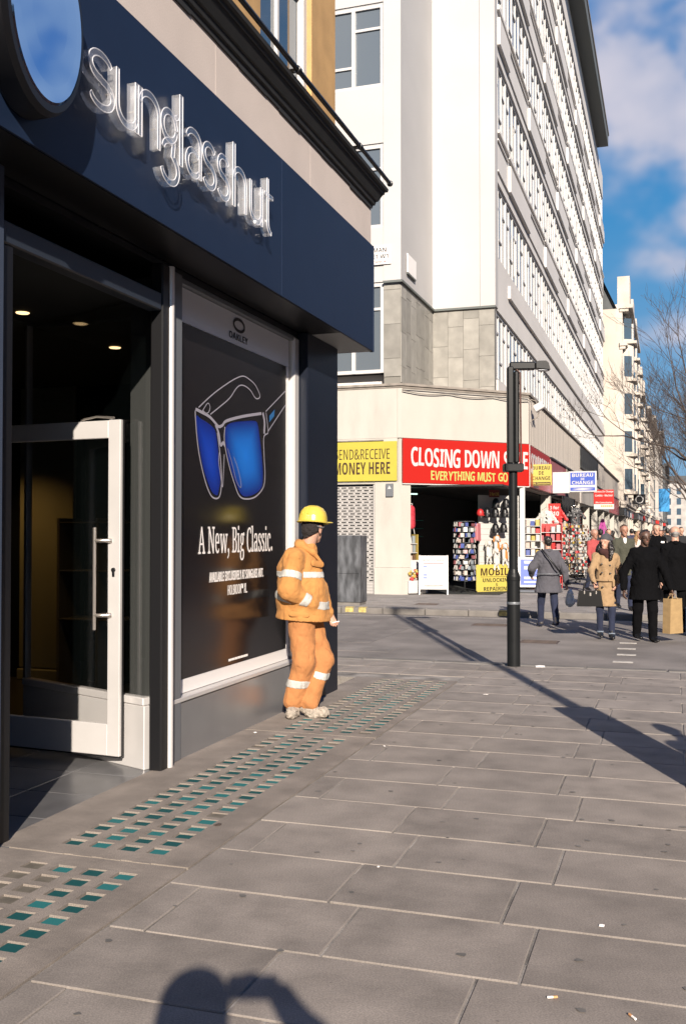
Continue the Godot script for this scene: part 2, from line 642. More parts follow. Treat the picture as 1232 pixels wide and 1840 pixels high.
	M.acrylic_rim = mk(Color(0.95, 0.95, 0.97, 0.5), 0.3, 0.0, 0.6)
	M.acrylic_rim.transparency = BaseMaterial3D.TRANSPARENCY_ALPHA
	M.mirror_blue = mk(lin(0.28, 0.50, 0.78), 0.05, 1.0)
	M.white_wall = surf(lin(0.49, 0.475, 0.46), 0.85, {"amp": 0.10, "scale": 0.09, "seed": 71, "fine": 0.08, "fscale": 1.5})  # toned down to offset the full sun on the fronts
	M.white_wall2 = surf(lin(0.66, 0.63, 0.595), 0.85, {"amp": 0.14, "scale": 0.12, "seed": 72, "fine": 0.08, "fscale": 1.5})  # lightened to make up for the sun only grazing the street side
	M.cream = surf(lin(0.46, 0.435, 0.39), 0.85, {"amp": 0.22, "scale": Vector3(0.5, 0.16, 0.5), "seed": 73, "fine": 0.12, "fscale": 2.0, "power": 0.5})
	M.fluted = surf(lin(0.60, 0.54, 0.47), 0.85, {"amp": 0.45, "scale": Vector3(1.1, 0.10, 1.1), "seed": 74, "fine": 0.15, "fscale": 2.0, "power": 0.6})
	M.tiles = []
	for i in 4:
		var k: float = [1.0, 0.85, 1.12, 0.93][i]
		M.tiles.append(surf(lin(0.31 * k, 0.295 * k, 0.262 * k), 0.45, {"amp": 0.3, "scale": 0.6, "seed": 75 + i, "fine": 0.1}))
	M.tile_joint = mk(lin(0.18, 0.17, 0.15), 0.9)
	M.frame_white = mk(lin(0.46, 0.45, 0.44), 0.5)
	M.office_glass = mk(lin(0.10, 0.12, 0.14), 0.06, 0.0, 0.6)
	M.blind = surf(lin(0.66, 0.67, 0.66), 0.5, {"amp": 0.2, "scale": 0.7, "seed": 79})
	M.roof_dark = mk(lin(0.10, 0.11, 0.105), 0.7)
	M.lead = surf(lin(0.33, 0.29, 0.25), 0.8, {"amp": 0.5, "scale": 1.1, "seed": 80, "fine": 0.3})
	M.red = mk(lin(0.36, 0.013, 0.009), 0.35)
	M.red_faded = surf(lin(0.36, 0.11, 0.12), 0.5, {"amp": 0.3, "scale": 0.8, "seed": 81})
	M.yellow = surf(lin(0.42, 0.36, 0.05), 0.4, {"amp": 0.12, "scale": 0.7, "seed": 82})
	M.pale_yellow = mk(lin(0.42, 0.35, 0.07), 0.45)
	M.white_print = mk(lin(0.46, 0.45, 0.44), 0.45)
	M.brown_print = mk(lin(0.045, 0.02, 0.006), 0.5)
	M.black_print = mk(lin(0.02, 0.016, 0.012), 0.5)
	M.lime_print = mk(lin(0.36, 0.38, 0.10), 0.5)
	M.blue = mk(lin(0.035, 0.075, 0.36), 0.4)
	M.shutter = surf(lin(0.42, 0.40, 0.38), 0.5, {"amp": 0.15, "scale": 0.6, "seed": 83, "metal": 0.2})
	M.post_black = surf(lin(0.012, 0.013, 0.014), 0.4, {"amp": 0.3, "scale": 2.0, "seed": 84, "spec": 0.3})
	M.zinc = surf(lin(0.21, 0.22, 0.24), 0.5, {"amp": 0.75, "scale": Vector3(1.6, 0.5, 1.6), "seed": 85, "metal": 0.3, "fine": 0.4, "fscale": 4.0})
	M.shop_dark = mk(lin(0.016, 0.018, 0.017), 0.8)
	M.pegboard = mk(lin(0.42, 0.41, 0.39), 0.6)
	M.line_paint = surf(lin(0.60, 0.56, 0.5), 0.8, {"amp": 0.5, "scale": 3.0, "seed": 86})
	M.yellow_paint = surf(lin(0.60, 0.47, 0.16), 0.8, {"amp": 0.6, "scale": 3.0, "seed": 87})
	M.iron = surf(lin(0.09, 0.065, 0.055), 0.6, {"amp": 0.5, "scale": 4.0, "seed": 88})
	M.slate = surf(lin(0.065, 0.072, 0.078), 0.6, {"amp": 0.4, "scale": 0.4, "seed": 89})
	M.beige = surf(lin(0.56, 0.49, 0.42), 0.9, {"amp": 0.2, "scale": 0.1, "seed": 90, "fine": 0.15, "fscale": 0.8})
	M.portland = surf(lin(0.60, 0.54, 0.47), 0.9, {"amp": 0.35, "scale": 0.12, "seed": 91, "fine": 0.2, "fscale": 0.8})
	M.redbrick = surf(lin(0.34, 0.12, 0.07), 0.9, {"amp": 0.3, "scale": 0.2, "seed": 92})
	M.greystone = surf(lin(0.42, 0.39, 0.36), 0.9, {"amp": 0.35, "scale": 0.12, "seed": 93})
	M.bark = surf(lin(0.085, 0.065, 0.055), 0.9, {"amp": 0.4, "scale": 0.9, "seed": 94})

# ------------------------------------------------------------------ ground
func slab_mesh(w: float, d: float, t := 0.04, e := 0.004) -> ArrayMesh:
	var st := stt()
	cbx(st, Vector3(-w / 2, -t, -d / 2), Vector3(w / 2, 0, d / 2), e)
	return st.commit()

func make_ground() -> void:
	var st := stt()
	bx(st, Vector3(-350, -0.5, -900), Vector3(350, -0.13, 120))
	struct("road", st, M.asphalt)
	# near pavement: a mortar bed and the slabs laid on it
	st = stt()
	bx(st, Vector3(-2.197, -0.4, -12.1), Vector3(4.4, -0.007, 14))
	bx(st, Vector3(-14, -0.4, -12.1), Vector3(-2.1975, -0.007, -10.603))
	var pav := struct("pavement", st, M.mortar)
	var big := [slab_mesh(0.741, 0.516), slab_mesh(0.738, 0.514)]
	var slim := {}
	var z := -1.48
	var row := 0
	while z > -11.6:
		var z1 := z - 0.5255
		if z1 < -12.0:
			z1 = -12.1
		var off := -0.525 if row % 2 == 0 else -0.675
		var x := off - 0.75 * 2
		var cuts := [-2.19]
		while x < 4.4:
			if x > -2.19 + 0.1:
				cuts.append(x)
			x += 0.75
		cuts.append(4.4)
		if z < -10.5:
			var c := -2.19
			while c > -9.0:
				c -= 0.75
				cuts.push_front(c + (0.2 if row % 2 else 0.0))
		for i in cuts.size() - 1:
			var w: float = cuts[i + 1] - cuts[i]
			var mesh: ArrayMesh
			if absf(w - 0.75) < 0.01:
				mesh = big[rng.randi() % 2]
			else:
				var key := snappedf(w, 0.01)
				if not slim.has(key):
					slim[key] = slab_mesh(w - 0.009, 0.516)
				mesh = slim[key]
			var s := part("slab", mesh, M.slabs[rng.randi() % 6], pav, Vector3((cuts[i] + cuts[i + 1]) / 2, rng.randf_range(-0.0015, 0.001), (z + z1) / 2))
			s.rotation = Vector3(rng.randfn(0, 0.0012), rng.randfn(0, 0.0015), rng.randfn(0, 0.0012))
		z = z1
		row += 1
	# glass prism lights let into the pavement along the shop
	light_panel(-4.30, -1.10, -3.19, 4, [-2.92, -2.76, -2.595, -2.43], -4.115, 0.1385)
	light_panel(-7.465, -4.31, -3.19, 4, [-2.94, -2.78, -2.615, -2.45], -4.49, -0.1345)
	light_panel(-10.60, -7.475, -3.19, 5, [-2.97, -2.81, -2.65, -2.49, -2.33], -7.63, -0.1345)
	# kerbs
	st = stt()
	bx(st, Vector3(-14, -0.4, -12.29), Vector3(4.4, -0.02, -12.1))
	var kerb := struct("kerb", st, M.mortar)
	var km := stt()
	cbx(km, Vector3(-0.455, -0.14, -0.1), Vector3(0.455, 0, 0.1), 0.015)
	var kmesh := km.commit()
	for i in 19:
		part("kerb_stone", kmesh, M.kerb, kerb, Vector3(-13.4 + i * 0.92, 0.001 + rng.randf_range(-0.002, 0.002), -12.205))
	# far pavement
	st = stt()
	bx(st, Vector3(-30, -0.4, -260), Vector3(1.6, -0.006, -20.55))
	var far := struct("far_pavement", st, M.mortar)
	var fm := [slab_mesh(0.885, 0.59, 0.04, 0.003), slab_mesh(0.88, 0.585, 0.04, 0.003)]
	for r in 9:
		var zz := -20.85 - r * 0.6
		var x := -10.2 + (0.45 if r % 2 else 0.0)
		while x < 1.4:
			part("slab", fm[rng.randi() % 2], M.far_slabs[rng.randi() % 4], far, Vector3(x + 0.02, rng.randf_range(-0.001, 0.001), zz))
			x += 0.895
	st = stt()
	bx(st, Vector3(-4.2, -0.05, -260), Vector3(1.58, 0.0, -26.1))
	var p := part("paving", st, M.far_slabs[0], far)
	p.set_meta("kind", "stuff")
	st = stt()
	bx(st, Vector3(-30, -0.4, -20.55), Vector3(1.7, -0.02, -20.42))
	bx(st, Vector3(1.6, -0.4, -260), Vector3(1.72, -0.02, -20.42))
	var fk := struct("far_kerb", st, M.mortar)
	for i in 14:
		part("kerb_stone", kmesh, M.kerb, fk, Vector3(-10.9 + i * 0.92, 0.0, -20.46))
	# worn yellow and white paint at the far kerb
	st = stt()
	for s in [[-6.66, -6.48], [-6.36, -6.20], [-3.36, -3.2]]:
		bx(st, Vector3(s[0], -0.1, -20.365), Vector3(s[1], -0.01, -20.352))
		bx(st, Vector3(s[0], -0.002, -20.5), Vector3(s[1], 0.007, -20.36))
	wpart("kerb_paint", st, M.yellow_paint, fk)
	st = stt()
	bx(st, Vector3(-20, -0.126, -20.02), Vector3(1.2, -0.1255, -19.96))
	struct("road_marking", st, M.line_paint)
	for q in [[-0.66, -16.21], [-0.65, -15.42], [-0.62, -14.65], [-0.63, -13.82]]:
		st = stt()
		bx(st, Vector3(q[0] - 0.13, -0.128, q[1] - 0.07), Vector3(q[0] + 0.13, -0.125, q[1] + 0.07))
		struct("road_marking", st, M.line_paint)

func light_panel(z0: float, z1: float, x0: float, n: int, xs: Array, first: float, step: float) -> void:
	var s := 0.051
	var st := stt()
	bx(st, Vector3(x0 - 0.12, -0.2, z0 + 0.004), Vector3(-2.20, -0.034, z1 - 0.004))
	var panel := struct("pavement_light", st, M.black)
	var rows := []
	var z := first
	while z > z0 + 0.12 and z < z1 - 0.06:
		rows.append(z)
		z += step
	rows.sort()
	# concrete grid between the glasses
	st = stt()
	var xe := [x0 - (0.14 if z0 < -4.31 else 0.06)]
	for x in xs:
		xe.append(x - s)
		xe.append(x + s)
	xe.append(-2.20)
	for i in range(0, xe.size(), 2):
		bx(st, Vector3(xe[i], -0.04, z0 + 0.004), Vector3(xe[i + 1], 0.002, z1 - 0.004))
	var e := z0 + 0.004
	for r in rows + [z1 + s - 0.004]:
		for x in xs:
			bx(st, Vector3(x - s - 0.001, -0.04, e), Vector3(x + s + 0.001, 0.0015, r - s * 0.88))
		e = r + s * 0.88
	part("concrete_grid", st, M.concrete, panel)
	if not T.has("well"):
		var g := stt()
		cbx(g, Vector3(-0.050, -0.03, -0.0435), Vector3(0.050, -0.004, 0.0435), 0.007)
		T.well = g.commit()
	for r in rows:
		for x in xs:
			var q := rng.randf()
			var m: Material = M.well_glass if q < 0.55 else M.well_glass2
			if q > 0.93 or (n == 4 and first > -4.2 and x < -2.7 and r > -4.2 and rng.randf() < 0.7):
				m = M.well_grey
			part("glass_block", T.well, m, panel, Vector3(x, rng.randf_range(-0.003, 0.002), r))

# ------------------------------------------------------------------ the eyewear shop
func wbox(called: String, parent: Node3D, lo: Vector3, hi: Vector3, m: Material, e := 0.0) -> MeshInstance3D:
	var st := stt()
	if e > 0.0:
		cbx(st, lo, hi, e)
	else:
		bx(st, lo, hi)
	return wpart(called, st, m, parent)

# a moulding: a profile of (outward, height) pairs run along the street front and round the corner
func moulding(st: SurfaceTool, prof: Array, x: float, z: float, z_near: float, x_back: float) -> void:
	for i in prof.size():
		var a: Vector2 = prof[i]
		var b: Vector2 = prof[(i + 1) % prof.size()]
		quad(st, Vector3(x + a.x, a.y, z_near), Vector3(x + a.x, a.y, z - a.x), Vector3(x + b.x, b.y, z - b.x), Vector3(x + b.x, b.y, z_near))
		quad(st, Vector3(x_back, a.y, z - a.x), Vector3(x_back, b.y, z - b.x), Vector3(x + b.x, b.y, z - b.x), Vector3(x + a.x, a.y, z - a.x))

func make_shop() -> void:
	var s := thing("shop_building", "navy fronted corner shop building with pale stone band and black cornice", "building", Vector3(-3.6, 0, -7))
	# pillars and wall
	wbox("corner_pillar", s, Vector3(-4.0, -0.02, -9.66), Vector3(-3.24, 3.49, -8.76), M.navy_pillar, 0.012)
	wbox("pillar", s, Vector3(-4.0, -0.02, -4.29), Vector3(-3.24, 3.49, -2.2), M.navy_pillar_lit, 0.012)
	wbox("wall", s, Vector3(-4.0, -0.02, -2.19), Vector3(-3.26, 3.49, 3.0), M.navy_pillar)
	wbox("side_wall", s, Vector3(-14, -0.02, -9.66), Vector3(-4.01, 3.49, -9.45), M.navy_pillar)
	# header over the windows and door
	wbox("header", s, Vector3(-4.2, 3.44, -8.755), Vector3(-3.34, 3.488, -4.295), M.black)
	wbox("door_lintel", s, Vector3(-3.36, 3.1, -5.98), Vector3(-3.26, 3.22, -4.30), M.lintel, 0.008)
	wbox("door_jamb", s, Vector3(-3.40, 0, -4.40), Vector3(-3.27, 3.1, -4.295), M.black, 0.006)
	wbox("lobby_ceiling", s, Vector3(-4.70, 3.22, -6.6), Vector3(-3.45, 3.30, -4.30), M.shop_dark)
	# fascia in panels
	var fas := stt()
	bx(fas, Vector3(-3.28, 3.51, -9.80), Vector3(-2.965, 4.58, 3))
	bx(fas, Vector3(-14, 3.51, -9.92), Vector3(-3.29, 4.58, -9.67))
	var fp := wpart("fascia", fas, M.black, s)
	for z in [[-9.925, -7.372], [-7.368, -3.2], [-3.196, 3.0]]:
		wbox("panel", fp, Vector3(-2.96, 3.49, z[0]), Vector3(-2.945, 4.60, z[1]), M.navy, 0.003)
	wbox("panel", fp, Vector3(-14, 3.49, -9.94), Vector3(-2.95, 4.60, -9.927), M.navy, 0.003)
	var so := stt()
	bx(so, Vector3(-3.33, 3.489, -9.92), Vector3(-2.962, 3.505, -8.9))
	bx(so, Vector3(-14, 3.489, -9.92), Vector3(-3.335, 3.505, -9.665))
	wpart("soffit", so, M.soffit, fp)  # grey puts the light bounced off the road into the corner's colour
	wbox("soffit", fp, Vector3(-3.33, 3.489, -8.897), Vector3(-2.962, 3.505, 3), M.black)
	wbox("corner_trim", fp, Vector3(-2.985, 3.487, -9.955), Vector3(-2.940, 4.602, -9.942), M.navy)
	# stone band and cornice
	var bs := stt()
	for z in [[-9.94, -8.1], [-8.096, -6.2], [-6.196, -4.3], [-4.296, -2.4], [-2.396, 3.0]]:
		bx(bs, Vector3(-3.30, 4.605, z[0]), Vector3(-2.97, 5.03, z[1]))
	bx(bs, Vector3(-14, 4.605, -9.94), Vector3(-3.305, 5.03, -9.6))
	wpart("stone_band", bs, M.band_stone, s)
	var co := stt()
	moulding(co, [Vector2(-0.3, 5.0), Vector2(0.012, 5.0), Vector2(0.018, 5.03), Vector2(0.035, 5.036), Vector2(0.045, 5.075), Vector2(0.06, 5.08), Vector2(0.105, 5.165), Vector2(0.115, 5.165), Vector2(0.12, 5.19), Vector2(0.145, 5.20), Vector2(0.15, 5.232), Vector2(-0.3, 5.26)], -2.97, -9.94, 3.0, -14)
	var cn := wpart("cornice", co, M.cornice, s)
	var tr := stt()
	var zz := -9.9
	while zz < 0.0:    # ragged lead flashing dressed over the lower edge
		var w := rng.randf_range(0.25, 0.7)
		bx(tr, Vector3(-2.968, 5.0 - rng.randf_range(0.004, 0.022), zz), Vector3(-2.955, 5.012, zz + w))
		zz += w + 0.002
	wpart("flashing", tr, M.cornice, cn)
	var pi := stt()
	tube(pi, [Vector3(-2.80, 5.285, 3), Vector3(-2.80, 5.285, -10.06)], 0.021, -1, 10)
	lathe(pi, [Vector2(0.0, -0.03), Vector2(0.028, -0.02), Vector2(0.033, 0), Vector2(0.028, 0.02), Vector2(0, 0.03)], 12, Transform3D(Basis(Vector3.RIGHT, PI / 2), Vector3(-2.80, 5.285, -10.07)))
	for k in [-9.0, -7.35, -5.7, -4.1]:
		lathe(pi, [Vector2(0.021, -0.03), Vector2(0.029, -0.026), Vector2(0.029, 0.026), Vector2(0.021, 0.03)], 12, Transform3D(Basis(Vector3.RIGHT, PI / 2), Vector3(-2.80, 5.285, k)))
		bx(pi, Vector3(-2.95, 5.236, k + 0.05), Vector3(-2.80, 5.268, k + 0.07))
	wpart("rail", pi, M.dark_metal, s)
	# upper storey of buff stone with sash windows
	var up := stt()
	var wins := [[-8.87, -7.62], [-6.2, -4.95]]
	var z0 := -9.57
	for w in wins:
		bx(up, Vector3(-3.55, 5.2, z0), Vector3(-3.24, 13, w[0]))
		bx(up, Vector3(-3.55, 5.2, w[0]), Vector3(-3.24, 5.55, w[1]))
		bx(up, Vector3(-3.55, 7.9, w[0]), Vector3(-3.24, 13, w[1]))
		z0 = w[1]
	bx(up, Vector3(-3.55, 5.2, z0), Vector3(-3.24, 13, 3))
	bx(up, Vector3(-14, 5.2, -9.57), Vector3(-3.56, 13, -9.3))
	wpart("upper_wall", up, M.buff, s)
	wbox("upper_floor", s, Vector3(-14, 4.9, -9.29), Vector3(-3.56, 5.19, 3), M.shop_dark)
	wbox("roof", s, Vector3(-14, 13, -9.57), Vector3(-3.2, 13.3, 3), M.slate)
	wbox("back_wall", s, Vector3(-14.3, -0.02, -9.66), Vector3(-14.01, 13.3, 3.3), M.shop_dark)
	wbox("party_wall", s, Vector3(-14, -0.02, 3.01), Vector3(-3.24, 13.3, 3.3), M.shop_dark)
	for w in wins:
		var fr := stt()
		var x := -3.36
		for q in [[w[0], w[0] + 0.08], [w[1] - 0.08, w[1]]]:
			bx(fr, Vector3(x, 5.55, q[0]), Vector3(x + 0.07, 7.9, q[1]))
		bx(fr, Vector3(x - 0.02, 5.55, w[0] + 0.08), Vector3(x + 0.04, 5.66, w[1] - 0.08))
		bx(fr, Vector3(x - 0.02, 6.7, w[0] + 0.08), Vector3(x + 0.04, 6.76, w[1] - 0.08))
		bx(fr, Vector3(x - 0.02, 5.66, (w[0] + w[1]) / 2 - 0.02), Vector3(x + 0.03, 7.9, (w[0] + w[1]) / 2 + 0.02))
		var f := wpart("window", fr, M.frame_white, s)
		wbox("pane", f, Vector3(x - 0.012, 5.66, w[0] + 0.08), Vector3(x - 0.004, 7.9, w[1] - 0.08), M.dark_glass)
		wbox("sill", f, Vector3(-3.34, 5.46, w[0] - 0.1), Vector3(-3.14, 5.548, w[1] + 0.1), M.band_stone, 0.01)
	# window bay with the poster
	wbox("stall_riser", s, Vector3(-3.60, -0.02, -8.755), Vector3(-3.30, 0.40, -6.15), M.riser, 0.006)
	wbox("sill", s, Vector3(-3.60, 0.403, -8.755), Vector3(-3.285, 0.435, -6.15), M.aluminium, 0.004)
	wbox("backing_wall", s, Vector3(-3.7, 0.436, -8.755), Vector3(-3.40, 3.435, -6.33), M.shop_dark)
	wbox("post", s, Vector3(-3.35, -0.02, -6.085), Vector3(-3.255, 3.43, -5.985), M.black, 0.01)
	var sti := stt()
	tube(sti, [Vector3(-3.262, 0, -6.112), Vector3(-3.262, 3.43, -6.112)], 0.026, -1, 12)
	wpart("stile", sti, M.bright_alu, s)
	wbox("window_frame", s, Vector3(-3.36, 0.0, -6.335), Vector3(-3.288, 3.43, -6.142), M.grey_frame, 0.006)
	wbox("window_frame", s, Vector3(-3.40, 0.437, -8.755), Vector3(-3.318, 3.43, -8.62), M.bright_alu, 0.02)
	wbox("window_frame", s, Vector3(-3.40, 3.385, -8.615), Vector3(-3.32, 3.43, -6.34), M.grey_frame, 0.006)
	# lobby floor
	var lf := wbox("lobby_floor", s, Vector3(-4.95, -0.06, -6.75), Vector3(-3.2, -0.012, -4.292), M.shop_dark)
	for i in 3:
		for j in 5:
			wbox("tile", lf, Vector3(-3.205 - 0.6 * (i + 1) + 0.003, -0.012, -4.295 - 0.5 * (j + 1) + 0.003), Vector3(-3.205 - 0.6 * i - 0.003, 0.001, -4.295 - 0.5 * j - 0.003), M.lobby[(i * 2 + j) % 3], 0.002)
	# splayed glazing beside the door
	var a := Vector3(-3.36, 0, -6.02)
	var b := Vector3(-4.72, 0, -6.57)
	var dir := (b - a).normalized()
	var xf := Transform3D(Basis(dir, Vector3.UP, dir.cross(Vector3.UP)), a)
	var len := (b - a).length()
	var st := stt()
	cbx(st, Vector3(0, 0, -0.05), Vector3(len, 0.43, 0.0), 0.005, xf)
	wpart("splay_riser", st, M.aluminium, s)
	st = stt()
	cbx(st, Vector3(0, 0.433, -0.06), Vector3(len, 0.485, 0.012), 0.006, xf)
	wpart("splay_sill", st, M.bright_alu, s)
	st = stt()
	bx(st, Vector3(0.03, 0.487, -0.03), Vector3(len - 0.03, 3.2, -0.022), xf)
	wpart("splay_pane", st, M.glass, s)
	st = stt()
	bx(st, Vector3(0.40, 0.487, -0.034), Vector3(0.412, 2.4, -0.018), xf)
	bx(st, Vector3(len - 0.03, 0.487, -0.05), Vector3(len, 3.2, 0.0), xf)
	wpart("glazing_bar", st, M.grey_frame, s)
	# the open door leaf
	a = Vector3(-3.57, 0.075, -6.0)
	b = Vector3(-4.66, 0.075, -6.09)
	dir = (a - b).normalized()
	var out := dir.cross(Vector3.UP)
	var hold := Node3D.new()
	hold.name = "door"
	s.add_child(hold)
	hold.transform = s.transform.affine_inverse() * Transform3D(Basis(dir, Vector3.UP, dir.cross(Vector3.UP)), b)
	var w := (a - b).length()
	st = stt()
	cbx(st, Vector3(0, 0, -0.022), Vector3(0.09, 2.30, 0.022), 0.004)
	cbx(st, Vector3(w - 0.10, 0, -0.022), Vector3(w, 2.30, 0.022), 0.004)
	part("stile", st, M.aluminium, hold)
	st = stt()
	cbx(st, Vector3(0.091, 0.0, -0.02), Vector3(w - 0.101, 0.215, 0.02), 0.004)
	part("bottom_rail", st, M.aluminium, hold)
	st = stt()
	cbx(st, Vector3(0.091, 2.175, -0.02), Vector3(w - 0.101, 2.298, 0.02), 0.004)
	part("top_rail", st, M.aluminium, hold)
	st = stt()
	bx(st, Vector3(0.088, 0.21, -0.005), Vector3(w - 0.098, 2.18, 0.005))
	part("pane", st, M.glass, hold)
	st = stt()
	bx(st, Vector3(w + 0.001, 0.0, -0.018), Vector3(w + 0.008, 2.3, -0.003))
	bx(st, Vector3(0.0, -0.012, -0.008), Vector3(w, -0.001, 0.008))
	part("seal", st, M.black, hold)
	st = stt()
	tube(st, [Vector3(w - 0.17, 0.86, 0.075), Vector3(w - 0.17, 1.56, 0.075)], 0.0125, -1, 12)
	for y in [0.96, 1.47]:
		tube(st, [Vector3(w - 0.17, y, 0.075), Vector3(w - 0.11, y, 0.062), Vector3(w - 0.07, y, 0.022)], 0.012, 0.017, 10)
	part("handle", st, M.steel, hold)
	st = stt()
	lathe(st, [Vector2(0.0, 0.012), Vector2(0.014, 0.012), Vector2(0.016, 0.0)], 14, Transform3D(Basis(Vector3.RIGHT, PI / 2), Vector3(w - 0.05, 1.27, 0.022)))
	bx(st, Vector3(w - 0.058, 1.225, 0.022), Vector3(w - 0.042, 1.268, 0.03))
	part("lock", st, M.dark_metal, hold)
	st = stt()
	tube(st, [Vector3(w - 0.35, 2.31, 0.0), Vector3(w - 0.22, 2.33, -0.01), Vector3(w - 0.06, 2.315, 0.01)], 0.008, -1, 8)
	part("closer_arm", st, M.steel, hold)
	# interior
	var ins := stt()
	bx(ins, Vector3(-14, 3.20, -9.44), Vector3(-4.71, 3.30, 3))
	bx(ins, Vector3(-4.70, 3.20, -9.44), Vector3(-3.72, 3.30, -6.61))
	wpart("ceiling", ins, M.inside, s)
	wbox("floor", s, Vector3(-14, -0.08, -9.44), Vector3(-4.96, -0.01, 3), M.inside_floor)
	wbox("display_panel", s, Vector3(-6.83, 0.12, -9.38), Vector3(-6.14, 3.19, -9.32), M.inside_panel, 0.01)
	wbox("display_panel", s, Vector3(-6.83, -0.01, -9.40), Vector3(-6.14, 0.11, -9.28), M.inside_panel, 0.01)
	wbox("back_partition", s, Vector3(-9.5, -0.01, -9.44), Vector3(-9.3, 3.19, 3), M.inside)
	st = stt()
	for q in [[-5.95, 0.7], [-5.95, 1.2], [-5.95, 1.7]]:
		bx(st, Vector3(-6.05, q[1], -9.3), Vector3(-5.3, q[1] + 0.012, -8.9))
	bx(st, Vector3(-6.06, 0, -9.32), Vector3(-6.03, 1.75, -8.9))
	bx(st, Vector3(-5.6, 0, -9.32), Vector3(-5.57, 1.75, -8.9))
	wpart("shelf_unit", st, M.grey_frame, s)
	for p in [Vector3(-4.55, 3.192, -7.52), Vector3(-4.52, 3.212, -6.19)]:
		var l := stt()
		lathe(l, [Vector2(0.0, 0.0), Vector2(0.045, 0.0), Vector2(0.05, 0.006)], 16, Transform3D(Basis(), p))
		var em := mk(Color(1, 0.9, 0.75), 0.5)
		em.emission_enabled = true
		em.emission = Color(1, 0.84, 0.6)
		em.emission_energy_multiplier = 1.2
		wpart("ceiling_light", l, em, s)
	for p in [Vector3(-6.9, 2.6, -8.6), Vector3(-4.55, 3.16, -7.52)]:
		var l := SpotLight3D.new()
		l.name = "downlight"
		add_child(l)
		l.position = p
		l.look_at_from_position(p, p + Vector3(0.0 if p.y > 3 else 0.2, -1, -0.25), Vector3.RIGHT)
		l.light_color = Color(1, 0.75, 0.4)
		l.light_energy = 0.5
		l.spot_angle = 50
		l.light_size = 0.05
		l.shadow_enabled = true
		if p.y < 3:
			var le := stt()
			lathe(le, [Vector2(0.0, 0.0), Vector2(0.03, 0.0), Vector2(0.035, 0.08), Vector2(0.0, 0.085)], 12, Transform3D(Basis(), p + Vector3(0, 0.012, 0)))
			wpart("spot_lamp", le, M.dark_metal, s)
	make_shop_sign()
	make_poster()

